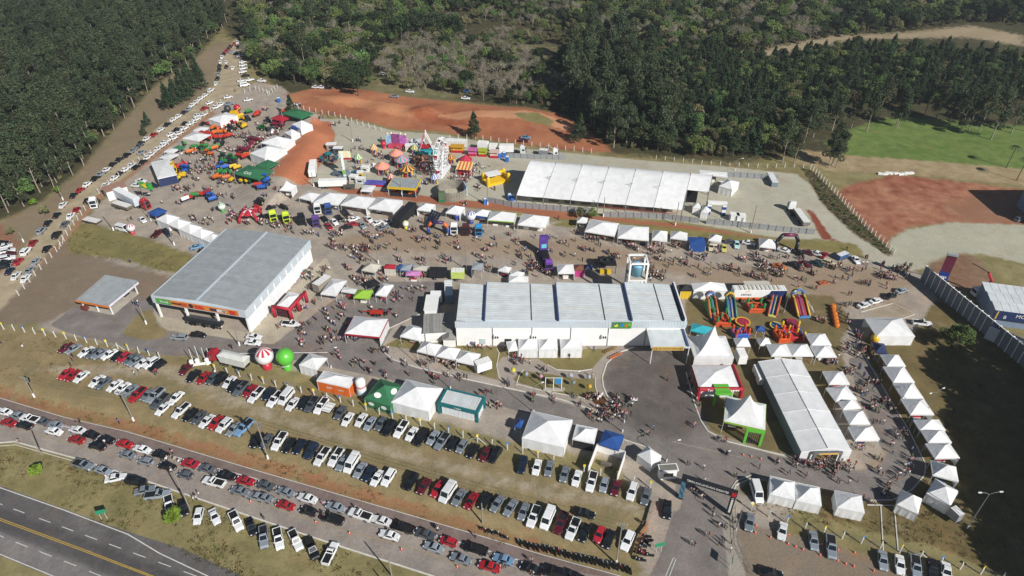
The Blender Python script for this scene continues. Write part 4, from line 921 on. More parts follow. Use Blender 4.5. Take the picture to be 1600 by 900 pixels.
T(f, (1130,397), (1178,402), (1182,372), eave=2.5, peak=3.4, walls='F', label='small white tent below the stage opening')
T(f, (1182,425), (1228,432), (1230,385), eave=2.5, peak=3.4, walls='F', label='small white tent beside the blue and white gate')
f = K(480, 190)
T(f, (555,720), (672,728), (680,665), eave=2.4, peak=2.8, label='low white cover beside the yellow edged ride', name='canopy_tent')
# emblems on the green tent, lettering on canopies
def decal(t, x, y, z, rx, text=None, oval=None, size=1.0, m=WHITE):
    if oval: 
        o = MB().lathe([(0, .03), (oval, .03), (oval, 0)], 14).build('emblem', m, t); o.location = (x, y, z); o.rotation_euler = (rx, 0, 0); o.scale = (1.3, .9, 1)
    if text: lettering(text, size, m, t, (x, y, z), (rx, 0, 0), .01)
def on_face(t, which, frac_u, frac_v):
    pass
bb = [ch for ch in gr.children if ch.name.startswith('roof')][0]
def bounds(t):
    r = [ch for ch in t.children if ch.name.split('.')[0] == 'roof'][0]
    xs = [v.co.x for v in r.data.vertices]; ys = [v.co.y for v in r.data.vertices]; zs = [v.co.z for v in r.data.vertices]; return max(xs), max(ys), min(zs), max(zs)
hw, hd, ze, zp = bounds(gr)
for (x, y) in ((-.18 * hw, -.62 * hd),): 
    sl_ = math.atan2((zp - ze), hd); decal(gr, x, y, ze + (zp - ze) * .36 ** 1.0 + .02, sl_, oval=.75)
o_ = MB().lathe([(0, .03), (.75, .03), (.75, 0)], 14).build('emblem', WHITE, gr); o_.location = (.62 * hw, .1 * hd, ze + (zp - ze) * .33 + .05); o_.rotation_euler = (0, math.atan2(zp - ze, hw), 0); o_.scale = (.9, 1.3, 1)
for x in (-.5 * hw, .45 * hw): decal(gr, x, -hd - .06, 1.7, R(90), oval=.6)
hw, hd, ze, zp = bounds(og)
lettering('Stihl', .9, WHITE, og, (-.25 * hw, -hd - .12, 1.9), (R(90), 0, 0), .01)
illegible(og, (.45 * hw, -hd - .12, 1.8), 1.6, .32, TC['cream'])
hw, hd, ze, zp = bounds(c_)
lettering('GVS', 1.9, WHITE, c_, (-.1 * hw, -hd * .62, ze + (zp - ze) * .42), (math.atan2(zp - ze, hd), 0, 0), .01)
def red_tubes():
    f = K(380, 410); c, w, d, rz = rect3(f(330,465), f(480,492), f(640,330), 3.2); t = thing('inflatable_gate', c, rz, 'thick red inflatable tube surround of the double peaked tent', 'gate'); hw, hd = w/2 + .4, d/2 + .4  # tube frame around the tent, not a gateway
    for (x, y) in ((-hw,-hd),(hw,-hd),(hw,hd),(hw,0)): MB().bar((x,y,0),(x,y,3.9),.55,.45,10).build('column', TC['red'], t, smooth=True)
    MB().bar((-hw,-hd,3.7),(hw,-hd,3.7),.42,n=10).build('beam', TC['red'], t, smooth=True); MB().bar((hw,-hd,3.7),(hw,hd,3.7),.42,n=10).build('beam', TC['red'], t, smooth=True)
    MB().box((0,-hd+.1,1.7),(w*.7,.1,2.4)).build('poster', mat('poster_dark','4a2630',.6,var=.5,scale=1.4), t)
red_tubes()
# --- teal framed stand
def teal():
    f = Q(460, 540, 5); c, w, d, rz = rect3(f(1128, 448), f(1427, 520), f(1500, 412), 3.4)
    t = thing('teal_stand', c, rz, 'teal framed stand with flat metal roof and white glazed walls', 'stall'); hw, hd = w/2, d/2
    sheet_roof(t, 'roof', ((-hw+.3,-hd+.3,3.3),(hw-.3,-hd+.3,3.3),(hw-.3,hd-.3,3.45),(-hw+.3,hd-.3,3.45)), ROOFL, 14)
    for x in (-hw, hw):
        for y in (-hd, hd): MB().box((x, y, 1.8), (.5, .5, 3.6)).build('post', TC['teal'], t)
    for y in (-hd, hd): 
        bm_ = MB().box((0, y, 3.15), (w - .5, .45, .95)).build('beam', TC['teal'], t)
        if y < 0: lettering('YARA', .7, WHITE, bm_, (0, y - .25, 3.15), (R(90), 0, 0), .01)
    for x in (-hw, hw): MB().box((x, 0, 3.15), (.45, d - .5, .95)).build('beam', TC['teal'], t)
    for i in range(8): MB().box((-hw + .6 + (w - 1.2) * (i + .5) / 8, -hd + .1, 1.35), ((w - 1.2) / 8 - .06, .08, 2.6)).build('glass_panel', mat('frosted_pane', 'd5dadb', .3, var=.04), t)
    for i in range(3): MB().box((hw - .1, -hd + .6 + (d - 1.2) * (i + .5) / 3, 1.35), (.08, (d - 1.2) / 3 - .06, 2.6)).build('glass_panel', mat('frosted_pane', 'd5dadb'), t)
teal()
# --- red frame banner text, green frame portals
def frames():
    f = Zf(2, 2); c, w, d, rz = rect3(f(1168,625), f(1425,625), f(1382,482), 3.4)
    t = thing('inflatable_gate', c, rz, 'glossy red inflatable frame with white lettering in front of a white tent', 'gate')  # lettered tube frame before the tent, not a gateway
    MB().bar((-w/2, -d/2-.5, 3.5), (w/2+.4, -d/2-.5, 3.5), .55, n=10).build('beam', TC['red'], t)
    for x in (-w/2, w/2+.4): MB().bar((x, -d/2-.5, 0), (x, -d/2-.5, 3.7), .5, n=10).build('leg', TC['red'], t)
    MB().bar((w/2+.4, -d/2-.5, 3.5), (w/2+.4, d/2, 3.5), .4, n=10).build('beam', TC['red'], t)
    lettering('Tevel', .9, WHITE, t, (-w*.22, -d/2-1.08, 3.6), (R(70), 0, 0), .01)
    illegible(t, (w*.22, -d/2-1.08, 3.55), 4.6, .28, WHITE, (R(70), 0, 0), 9)
    for x in (-w*.25, w*.2): MB().box((x, -d/2+.2, 1.4), (w*.36, .1, 2.6)).build('glass_panel', mat('frosted_pane', 'd5dadb'), t)
    f = K(1100, 600); LG = mat('bright_green', '63b53c', .5, var=.05)
    for (px, rzz, w_, h_, lab) in ((f(175, 215), 0, 3.6, 4.0, 'bright green box portal left of the high peaked tent'), (f(495, 625), -.22, 3.4, 4.6, 'bright green slatted gate at the front of the high peaked tent')):
        q = P(*px); g_ = thing('green_portal', q, rzz, lab, 'portal')
        for s in (-1, 1): MB().box((s*w_/2, 0, h_/2), (.55, .55, h_)).build('post', LG, g_)
        MB().box((0, 0, h_-.3), (w_-.55, .6, .6)).build('beam', LG, g_)
        if rzz:
            for i in range(7): MB().box((-w_/2+.5+i*(w_-1)/6, .1, 2.1), (.16, .1, 3.9)).build('slat', SHADE, g_)
        else: MB().box((0, 1.6, h_-.2), (w_, 2.8, .4)).build('roof', LG, g_)
frames()
# ------------------------------------------------------------------ vehicles
PAINT = {k: mat('paint_' + n, c, .35, metal=mt, var=.03, spec=.5, coat=.25, objrand=.1 if k in 'wk' else .28, hue=.12) for k, n, c, mt in (
    ('w', 'white', 'dddddb', 0), ('s', 'silver', '8f979d', .25), ('g', 'grey', '5b6166', .2), ('k', 'black', '17191c', 0), ('r', 'red', '9c1f26', 0), ('m', 'maroon', '5c1a24', 0),
    ('n', 'navy', '1f2b3d', .1), ('b', 'blue', '6d8fae', .1), ('y', 'yellow', 'c9c35a', 0), ('o', 'orange', 'c46f2b', 0), ('a', 'aqua', 'a3c4c3', 0), ('c', 'cream', 'bfb697', 0), ('t', 'teal', '1f3b40', 0), ('B', 'bright_blue', '3d6aa0', 0))}
CNAME = dict(w='white', s='silver', g='grey', k='black', r='red', m='maroon', n='navy', b='pale blue', y='yellow', o='orange', a='aqua', c='cream', t='dark teal', B='blue')
LAMP = mat('lamp_clear', 'cfd4d6', .2, spec=.6); TAIL = mat('lamp_red', '7c1418', .3); RIM = mat('alloy_rim', '8d9094', .4, metal=.5); TYRE = mat('tyre', '161617', .9)
PLATE = mat('plate', 'b9bab6', .6)
def car_mesh(kind):
    """returns dict of MBs; x forward, origin on the ground under the middle"""
    L, Wd, belt, roofz = dict(H=(3.8, 1.68, .92, 1.5), S=(4.35, 1.74, .90, 1.46), U=(4.5, 1.84, 1.05, 1.72), P=(5.15, 1.84, 1.02, 1.74), V=(5.0, 1.95, 1.1, 2.2), W=(4.5, 1.74, .92, 1.5))[kind]
    h = L / 2; hw = Wd / 2
    # deck heights along the body
    st = {'H': [(-h, .55, .86), (-h+.12, .9, .96), (-h*.35, belt, 1), (h*.38, belt, 1), (h*.42, belt-.02, 1), (h-.35, .74, .95), (h-.08, .6, .82), (h, .46, .72)],
          'S': [(-h, .62, .8), (-h+.12, .88, .92), (-h*.55, .93, .98), (h*.38, belt, 1), (h*.44, belt-.03, .99), (h-.35, .74, .94), (h-.08, .6, .82), (h, .46, .7)],
          'U': [(-h, .7, .88), (-h+.1, 1.02, .96), (-h*.4, belt, 1), (h*.36, belt, 1), (h*.42, belt-.02, .99), (h-.3, .92, .96), (h-.05, .74, .86), (h, .55, .78)],
          'P': [(-h, 1.0, .94), (-h+.06, 1.02, .97), (-h*.3, 1.02, 1), (h*.42, belt, 1), (h*.47, belt-.02, .99), (h-.3, .92, .96), (h-.05, .74, .86), (h, .55, .78)],
          'V': [(-h, 1.1, .95), (-h+.06, belt, .98), (0, belt, 1), (h*.6, belt, 1), (h*.64, belt, .99), (h-.25, .92, .95), (h-.05, .75, .86), (h, .55, .78)]}
    st = st[kind if kind != 'W' else 'H']
    body = MB(); vs = []; n = 10
    for x, zt, k in st:
        w = hw * k; zb = .26
        pr = [(-w*.86, zb), (-w*.98, zb+.14), (-w, zt*.62), (-w*.955, zt-.06), (-w*.84, zt), (w*.84, zt), (w*.955, zt-.06), (w, zt*.62), (w*.98, zb+.14), (w*.86, zb)]
        vs += [(x, y, z) for y, z in pr]
    fs = [(i*n+j, i*n+(j+1)%n, (i+1)*n+(j+1)%n, (i+1)*n+j) for i in range(len(st)-1) for j in range(n)]
    fs += [tuple(range(n-1, -1, -1)), tuple(range((len(st)-1)*n, len(st)*n))]
    body.add(vs, fs, 0)
    # cabin: base ring on the deck, roof ring inside it
    cb = {'H': (-h+.12, h*.42, -h+.42, h*.06), 'S': (-h*.62, h*.42, -h*.34, h*.06), 'U': (-h+.1, h*.42, -h+.4, h*.1), 'P': (-h*.1, h*.44, h*-.02, h*.14), 'V': (-h+.06, h*.66, -h+.12, h*.4), 'W': (-h+.1, h*.42, -h+.4, h*.06)}[kind]
    wb, wr = hw*.9, hw*.72 if kind != 'V' else hw*.82; zb = belt-.03
    c8 = [(cb[0], -wb, zb), (cb[1], -wb, zb), (cb[1], wb, zb), (cb[0], wb, zb), (cb[2], -wr, roofz), (cb[3], -wr, roofz), (cb[3], wr, roofz), (cb[2], wr, roofz)]
    top = [(cb[2]+.06, -wr*.9, roofz+.05), (cb[3]-.1, -wr*.9, roofz+.05), (cb[3]-.1, wr*.9, roofz+.05), (cb[2]+.06, wr*.9, roofz+.05)]
    body.add(c8 + top, [(0,1,5,4),(1,2,6,5),(2,3,7,6),(3,0,4,7),(8,9,10,11),(4,5,9,8),(5,6,10,9),(6,7,11,10),(7,4,8,11)], 0)
    if kind == 'P':   # open bed: dark liner well framed by the sides
        body.box((-h*.56, 0, 1.0), (h*.82, Wd*.78, .06), 1)
        for s in (-1, 1): body.box((-h*.55, s*(hw-.09), 1.06), (h*.88, .1, .12), 0)
        body.box((-h+.06, 0, 1.06), (.1, Wd-.2, .12), 0)
    # lights, plate, mirrors
    for s in (-1, 1):
        body.box((h-.12, s*hw*.62, .66), (.16, .32, .14), 2); body.box((-h+.05, s*hw*.7, .82), (.12, .22, .2), 3); body.box((h*.36, s*(hw+.06), belt+.02), (.14, .16, .12), 0)
    body.box((-h+.0, 0, .62), (.05, .5, .14), 4); body.box((h-.0, 0, .4), (.06, Wd*.5, .14), 1)
    parts = {'body': body}
    def pane(a, b, c, d, inset=(.1, .1), off=.015):
        a, b, c, d = map(Vector, (a, b, c, d)); u0, v0 = inset
        q = lambda u, v: a.lerp(b, u).lerp(d.lerp(c, u), v)
        p = [q(u0, v0), q(1-u0, v0), q(1-u0, 1-v0), q(u0, 1-v0)]; nn = (p[1]-p[0]).cross(p[3]-p[0]).normalized() * off
        return MB().add([k - nn for k in p] + [k + nn for k in p], [(0,3,2,1),(4,5,6,7),(0,1,5,4),(1,2,6,5),(2,3,7,6),(3,0,4,7)])
    parts['windscreen'] = pane(c8[1], c8[2], c8[6], c8[5], (.06, .1))
    parts['rear_window'] = pane(c8[3], c8[0], c8[4], c8[7], (.08, .16))
    for s in (0, 1):
        a = (c8[0], c8[1], c8[5], c8[4]) if s == 0 else (c8[2], c8[3], c8[7], c8[6])
        if kind == 'V' : 
            w = pane(*a, (.07, .3))
        else: w = pane(*a, (.06, .16))
        parts['side_window%d' % s] = w
    r = .31 if kind in 'HSW' else .36
    for i, (fx, s) in enumerate(((-.6, -1), (-.6, 1), (.63, -1), (.63, 1))):
        w = MB(); y0 = s*(hw-.2); y1 = s*(hw+.01)
        w.bar((fx*h, y0, r), (fx*h, y1, r), r, n=14, mi=0); w.bar((fx*h, y1, r), (fx*h, y1+s*.015, r), r*.62, n=10, mi=1); parts['wheel%d' % i] = w
    return parts
CARS = {}
def car_data(kind):
    if kind in CARS: return CARS[kind]
    p = car_mesh(kind); d = {}
    bodym = [PAINT['w'], DARK, LAMP, TAIL, PLATE]
    for k, mb in p.items():
        nm = k.rstrip('0123456789'); d[k] = mb.mesh(nm, bodym if k == 'body' else ([TYRE, RIM] if nm == 'wheel' else [GLASS]), smooth=False)
    far = MB()
    far.v = []; 
    for k, mb in p.items():
        nm = k.rstrip('0123456789'); o = len(far.v); far.v += mb.v; far.f += [tuple(i+o for i in f) for f in mb.f]
        far.m += (mb.m if k == 'body' else [5 if nm != 'wheel' else 1]*len(mb.f))
    d['far'] = far.mesh('car', bodym + [GLASS]); CARS[kind] = d; return d
KN = dict(H=('hatchback', 'car'), S=('sedan', 'car'), U=('suv', 'suv'), P=('pickup', 'pickup'), V=('van', 'van'), W=('estate_car', 'car'))
KL = dict(H='hatchback', S='sedan', U='SUV', P='pickup', V='van', W='estate car')
ALLCARS = []
def car(px, axis, col, kind, where, group, far=False, sc=1.0):
    q0 = P(*px, .7); q = Vector((q0.x, q0.y, H(q0.x, q0.y)))
    for (ox, oy) in ALLCARS:
        if (ox-q.x)**2 + (oy-q.y)**2 < 1.5: return None
    ALLCARS.append((q.x, q.y))
    rz = heading(px, axis) + rng.uniform(-.025, .025); d = car_data(kind); nm = KN[kind][0]
    lab = '%s %s %s' % (CNAME[col], KL[kind], where)
    sc *= rng.uniform(.97, 1.03)
    o = obj(nm, d['far'] if far else d['body'], None, q, rz); o.scale = (sc, sc * rng.uniform(.98, 1.02), sc * rng.uniform(.97, 1.03))
    tag(o, lab, KN[kind][1], group); setmat(o, 0, PAINT[col])
    if not far:
        for k, me in d.items():
            if k in ('far', 'body'): continue
            obj(k.rstrip('0123456789'), me, o)
    return o
def row(f, axis, data, where, group, far=False):
    for tok in data.split():
        a = tok.split(','); car(f(float(a[0]), float(a[1])), axis if len(a) < 5 else (float(a[3]), float(a[4])), a[2][0], a[2][1], where, group, far)
f = Zf(0, 2); AX = (-62, 52)
W1, G1 = 'parked along the post fence in the grass car park', 'cars parked along the post fence'
row(f, (-66, 40), "410,372,mS 458,378,sS 538,397,wS 580,405,gS 625,410,sS 683,413,wS 730,428,kH 773,433,rH 818,442,gS 850,455,sS 895,467,wS 945,468,wU 985,485,kU", 'in the short row left of the car park gate', 'cars left of the car park gate')
row(f, (-60, 62), "1160,505,mS 1208,548,kS 1272,560,rS 1325,568,gH 1378,568,kU 1432,585,wS 1460,610,kS 1505,627,gP 1562,640,rS 1600,668,wP", W1, G1)
row(K(240, 500), (-60, 70), "1195,765,nS 1262,825,wP 1380,805,wV 1448,872,wS", W1, G1)
row(Q(460, 540, 5), (-50, 72), "68,442,kS 132,457,gP 208,470,wP 358,522,gS 415,572,wS 520,578,wS 590,607,sS 675,607,gS 740,642,kU 832,652,wP 915,687,wS 990,712,kP 1082,717,sS 1152,747,sP 1235,762,kS 1308,787,sH 1395,820,kS 1492,845,mS 1568,852,kU", W1, G1)
row(Zf(2, 3), (-28, 100), "65,205,nU 155,218,wS 232,225,sS 328,262,sS 405,287,wS 497,310,wP 575,330,sH 650,345,mS 750,372,wU 837,400,gS", 'in the row behind the entrance tents', 'cars behind the entrance tents')
row(Zf(2, 3), (-5, 100), "970,482,kS", 'standing alone beside the entrance lane', None)
W2, G2 = 'parked along the red bank above the avenue', 'cars parked along the red bank'
row(f, (-62, 48), "410,535,rS 455,545,rS 507,552,wS 605,580,wS 645,593,gS 715,608,wS 765,625,wS 810,640,sS", 'in the thin row beside the leaning pole', 'cars beside the leaning pole')
row(f, (-62, 58), "860,665,rP 925,665,sS 970,670,sP 1000,707,gP 1100,685,wS 1018,752,wS 1130,765,wP 1188,790,kS 1240,807,gS 1292,830,wS 1350,840,rS 1400,857,wU 1460,882,sS 1525,872,bP", W2, G2)
row(Zf(1, 3), (-52, 78), "5,50,kS 65,57,gS 145,57,wP 205,82,kS 270,90,nS 345,117,nU 412,152,wP 498,157,wP 540,192,sS 598,197,wV 650,237,sS 705,257,nS 757,285,wS 828,284,wU 968,307,kU 1048,337,mS 1135,355,rS 1198,380,wV 1268,407,sS 1345,428,rS 1432,427,kS 1508,447,sS 1590,472,sS", W2, G2)
row(Zf(2, 3), (-38, 90), "72,495,sS 135,527,wP 222,542,wV 305,567,mP 380,605,wP 453,627,kS 545,640,rH 605,667,kS 722,680,wU", W2, G2)
row(Zf(2, 3), (90, 22), "455,507,kS", 'crossing the car park aisle', None)
W3, G3 = 'parked along the cycle path on the avenue', 'cars parked beside the cycle path'
W4, G4 = 'queued in the left lane of the avenue', 'cars in the avenue lane'
row(f, (-90, -24), "28,772,wS 110,795,sS 185,815,wP 262,832,gS 345,852,sS 485,885,wS", W3, G3)
row(f, (-90, -24), "50,838,rS 150,855,kS 335,893,wS", W4, G4)
row(Zf(0, 3), (-90, -24), "565,15,kS 660,45,kS 775,72,rS 887,105,wS 1000,137,kS 1187,195,rS 1290,225,gS 1412,268,kS 1530,302,rS", W3, G3)
row(Zf(0, 3), (-90, -24), "475,45,rS 605,85,kS 795,140,sS 908,180,sH 1042,212,kS 1157,265,gH 1335,310,wP 1497,367,sS 1600,400,sS", W4, G4)
row(Zf(1, 3), (-90, -28), "58,332,gS 185,372,sS 320,412,wS 497,467,sS 650,515,wP 785,552,wS 912,592,kP 1055,635,gS 1200,682,rH 1370,727,kP 1545,792,bS", W3, G3)
row(Zf(1, 3), (-90, -28), "48,408,sS 182,455,rS 325,492,kH 475,540,kP 832,642,wS 1110,718,sS 1280,790,sS 1458,838,rS", W4, G4)
row(Zf(2, 3), (-90, -30), "120,850,kS 265,877,kU 380,897,kS", W3, G3)
W5, G5 = 'parked on the grass verge below the avenue', 'cars on the verge below the avenue'
row(Zf(0, 3), (90, 30), "520,205,sP 648,240,sS 722,285,wS,90,-20 850,308,kU,90,14 905,362,sS,90,-20 985,390,sP,90,-10 1058,455,wP,15,90 1145,470,kS,20,90 1240,525,wH,-25,90 1340,525,wS,42,90 1475,555,wP,42,90 1570,590,kS,35,90", W5, G5)
row(Zf(1, 3), (20, 90), "48,655,sP,8,90 140,665,wP,14,90 248,675,wP,45,90 350,728,kP,40,90 465,755,wP,45,-90", W5, G5)
row(Zf(3, 3), (10, 90), "90,617,wS,-14,90 285,677,sS 395,717,sP 718,800,sS 825,827,wS 925,842,sP 1030,857,kS 1115,872,wS", 'in the cone marked car park right of the gate', 'cars right of the gate')
row(Zf(2, 3), (10, 90), "1485,562,sS,-12,90", 'beside the gate pavement rail', None); row(Zf(2, 3), (30, 90), "1530,378,wV", 'with yellow front bumper beside the right kerb', None)
row(Zf(3, 3), (90, 20), "20,880,kS", 'at the bottom edge of the right car park', None)
row(K(240, 500), (90, 8), "270,177,sW,-90,-6 465,150,kS", 'standing on the asphalt in front of the pavilion', 'cars before the pavilion')
row(K(240, 500), (90, 8), "1035,232,wS 1045,172,wS", 'beside the whitewashed pole base', 'cars by the pole base'); row(K(380, 410), (90, 8), "500,640,wP", 'with red side stripe near the red framed tent', None)
W6, G6 = 'parked along the dirt road', 'cars along the dirt road'
row(K(0, 300), (62, -70), "655,130,wS 765,30,kS 592,237,kS 498,318,kS 430,400,sU 343,525,rS 270,615,wU 190,718,rS 100,818,nS 165,867,wS 910,85,kS 795,180,rS 735,245,wS 675,330,gS 592,443,kU 488,585,kS 370,718,sS 305,812,sS 265,892,wS", W6, G6)
row(K(0, 300), (90, -18), "20,530,kS 50,562,wS 80,610,wU 100,642,mS 75,690,wU 45,732,kS 30,775,kS", 'in the clay lay-by beyond the dirt road', 'cars in the clay lay-by')
row(Zf(0, 1), (70, -52), "500,285,rS 543,250,wS 595,212,kS 630,185,sS 665,158,wS 703,125,kS 745,95,kS 792,67,kS 832,37,sS 870,8,gS 660,255,wS 715,210,wS 748,182,kS 782,158,wS 822,130,wS 850,142,kS 893,110,kS 885,50,sS 920,82,wS 945,62,wS 985,28,wS 1018,5,wS", W6, G6, True)
row(Zf(0, 1), (90, 5), "855,257,wS 950,258,nP 880,228,wS 890,472,wS,60,50 770,530,wV,90,24 985,557,mP,60,-50 1042,552,nP,60,50 1230,640,bS,90,-24 1280,665,kS", 'in the lot behind the pavilion tents', 'cars behind the pavilion tents')
row(Zf(0, 0), (70, -48), "880,892,kS 915,865,wS 960,840,rS 1003,808,wS 1045,775,kS 1083,745,wS 1115,725,wS 1150,700,nS 1178,680,sS 1200,655,wS 1225,637,wS 1250,615,wS 1280,595,wS 1318,563,wU", W6, G6, True)
row(Zf(0, 0), (30, -62), "1350,520,wS 1360,488,kS 1365,460,sS 1370,434,kS 1372,410,kS 1378,385,wS 1388,355,wS 1400,335,kS 1415,318,rS 1427,303,mS 1440,288,kS 1465,272,rS 1485,262,wS 1415,385,wS 1415,415,kS 1455,422,wS", 'near the top of the dirt road', 'cars at the top of the dirt road', True)
row(Zf(0, 0), (80, -14), "1455,322,sS 1482,333,kS 1500,347,wS 1515,385,wS 1517,405,wS 1520,425,wS 1515,447,wS 1535,470,kS 1508,502,wS 1560,497,wS 1530,530,wV 1550,622,wS 1425,605,wS 1430,647,sS", 'under the trees at the end of the dirt road', 'cars under the trees at the road end', True)
row(Zf(0, 0), (78, -30), "1380,650,wS 1350,668,wS 1310,640,wS 1280,675,rS 1270,715,wS 1235,720,wS 1225,743,wS 1190,770,wS 1160,768,kS 1150,800,wS 1110,808,kS 1115,832,wS 1068,838,wS 1080,862,wS 1030,885,wS 1275,770,nS", 'parked at an angle along the fairground edge', 'cars along the fairground edge', True)
row(Zf(1, 0), (90, 5), "35,503,wS 375,543,wS 410,545,wS 450,547,kS 793,462,wS 962,570,wS 1325,570,BU 1310,612,wS 865,600,sS", 'under the bare trees beyond the motocross track', 'cars beyond the motocross track', True)
row(Zf(2, 0), (90, 5), "72,877,mS 85,857,bS", 'on the red earth behind the yard fence', 'cars on the red earth', True)
row(K(1180, 340), (-80, -25), "292,335,wS 440,360,kS 545,358,mS 630,370,wS 720,385,rS,80,-60 1050,437,wS,60,80", 'in the line beside the black inflatable arch', 'cars beside the black arch')
row(K(1180, 340), (90, 28), "255,505,oS 400,490,kS 520,480,mS 640,478,tS 770,472,cU", 'in the second line facing the black arch', 'cars facing the black arch')
row(Zf(3, 1), (90, -30), "1575,467,sU", 'alone on the red earth lot', None)
row(Zf(3, 2), (90, -28), "600,105,wS 675,78,wS 765,47,kS 835,15,sS", 'along the kerb below the dark shrubs', 'cars along the upper kerb'); row(Zf(3, 2), (90, 10), "965,217,wP", 'on the lawn beside the sandy plot', None)
row(Zf(2, 1), (4, 90), "1245,642,cS 1325,648,yS 1405,627,aS 1480,617,wS,90,20 1370,612,gS,90,20", 'among the old cars by the grass verge', 'old cars by the verge')
row(K(400, 280), (60, 60), "150,292,kS,90,-30 930,352,kP 865,402,kS 815,442,wS 760,492,rS 715,415,kS 1020,410,wS,90,-30 1175,415,wS 1010,465,rS,90,-10 1105,477,sS 1265,450,wS,60,-30 1380,440,wS,90,-30 1325,502,sS,90,-30 945,497,kS,90,-20 60,392,kP,90,-30", 'on show in front of the stand tents', 'show cars before the stand tents')
# the van with red rear quarter: small markings
# ---- lorries
def truck_tractor(px, axis, col, lab, trailer=None):
    q = P(*px); rz = heading(px, axis); t = thing('truck_tractor', q, rz, lab, 'truck')
    m = PAINT.get(col) or mat('truck_' + col, col, .4, var=.03, coat=.2)
    cab = MB(); cab.add([(.6,-1.22,1.0),(2.75,-1.22,1.0),(2.75,1.22,1.0),(.6,1.22,1.0),(.6,-1.15,3.5),(2.45,-1.12,3.3),(2.45,1.12,3.3),(.6,1.15,3.5),(2.8,-1.2,2.0),(2.8,1.2,2.0)], [(0,1,8,5,4),(3,7,6,9,2),(1,2,9,8),(8,9,6,5),(4,5,6,7),(0,4,7,3),(0,3,2,1)])
    cab.box((2.72, 0, .72), (.3, 2.4, .55)); cab.add([(.6,-1.0,3.5),(1.9,-1.0,3.4),(1.9,1.0,3.4),(.6,1.0,3.5),(.6,-1,4.0),(1.2,-.9,3.95),(1.2,.9,3.95),(.6,1,4.0)], [(4,5,6,7),(0,1,5,4),(1,2,6,5),(2,3,7,6),(0,4,7,3)])
    cab.build('cab', m, t)
    MB().add([(2.82,-1.05,2.1),(2.82,1.05,2.1),(2.5,1.0,3.12),(2.5,-1.0,3.12),(2.86,-1.05,2.12),(2.86,1.05,2.12),(2.54,1.0,3.14),(2.54,-1.0,3.14)], [(4,5,6,7),(0,1,5,4),(1,2,6,5),(2,3,7,6),(3,0,4,7)]).build('windscreen', GLASS, t)
    for s in (-1, 1): MB().box((1.9, s*1.21, 2.5), (.9, .06, .7)).build('side_window', GLASS, t)
    MB().box((-1.2, 0, .85), (5.2, .9, .3)).build('chassis', DARK, t); MB().lathe([(0,0),(.55,0),(.55,.1),(0,.1)], 12).build('coupling', DARK, t, loc=(-1.8, 0, 1.0))
    for x in (2.0, -1.3, -2.6):
        for s in (-1, 1):
            w = MB(); w.bar((x, s*.78, .5), (x, s*1.2, .5), .5, n=14); w.bar((x, s*1.2, .5), (x, s*1.22, .5), .28, n=10, mi=1); w.build('wheel', [TYRE, RIM], t)
    MB().box((2.88, 0, 1.35), (.05, 1.7, .9)).build('grille', DARK, t)
    return t
f = K(400, 280)
truck_tractor(f(180, 415), (30, 80), 'c3d83a', 'acid yellow truck tractor standing left of its yellow twin'); truck_tractor(f(315, 430), (30, 80), 'b9d234', 'acid yellow truck tractor beside the dark truck')
truck_tractor(f(480, 445), (10, 80), 'k', 'black truck tractor between yellow and purple trucks'); truck_tractor(f(630, 465), (10, 80), '5d3f82', 'purple truck tractor at the end of the truck row')
truck_tractor(f(645, 335), (10, 80), 'w', 'white truck in front of the large stand tents'); truck_tractor(f(758, 340), (10, 80), '34508a', 'blue truck beside the white one at the stand tents')
f = K(640, 300)
truck_tractor(f(468, 410), (-5, 80), 'w', 'white truck tractor left of the maroon one'); truck_tractor(f(588, 420), (0, 80), '4a2226', 'maroon truck tractor between white and blue trucks'); truck_tractor(f(722, 425), (0, 80), '2f83b8', 'bright blue truck tractor beside the lime framed tent')
truck_tractor(Zf(0, 1)(900, 400), (60, 20), 'r', 'red truck tractor coupled to the pale box trailer'); truck_tractor(Zf(0, 1)(600, 385), (-20, 60), 'w', 'white truck parked behind the gatehouse fence'); truck_tractor(K(1000, 330)(470, 895 - 130), (20, 60), 'w', 'white truck')  if False else None
def trailer(a, b, h, w, mt, lab, z0=1.0, wheels=2, name='box_trailer', cat='trailer', extras=None):
    """a,b: photo points of the rear and front ends on the ground"""
    A = P(*a); B = P(*b); L = (B-A).length; rz = math.atan2(B.y-A.y, B.x-A.x); t = thing(name, (A+B)/2, rz, lab, cat)
    bx = MB().box((0, 0, z0+h/2), (L, w, h)).build('box_body', mt, t)
    MB().box((0, 0, z0+h+.03), (L-.1, w-.1, .06)).build('roof', WHITE if mt != TC['black'] else mt, t)
    k = int(L/.9)
    for i in range(k): MB().box((-L/2+.45+i*L/k, 0, z0+h+.08), (.07, w-.2, .06)).build('roof_rib', mt, t)
    for i in range(wheels):
        for s in (-1, 1):
            wv = MB(); wv.bar((-L/2+1.6+i*1.25, s*(w/2-.35), .48), (-L/2+1.6+i*1.25, s*(w/2+.02), .48), .48, n=14); wv.bar((-L/2+1.6+i*1.25, s*(w/2+.02), .48), (-L/2+1.6+i*1.25, s*(w/2+.03), .48), .26, n=10, mi=1); wv.build('wheel', [TYRE, RIM], t)
    MB().box((0, 0, z0-.15), (L*.9, w*.5, .25)).build('chassis', DARK, t)
    if extras: extras(t, L, w, h, z0)
    return t
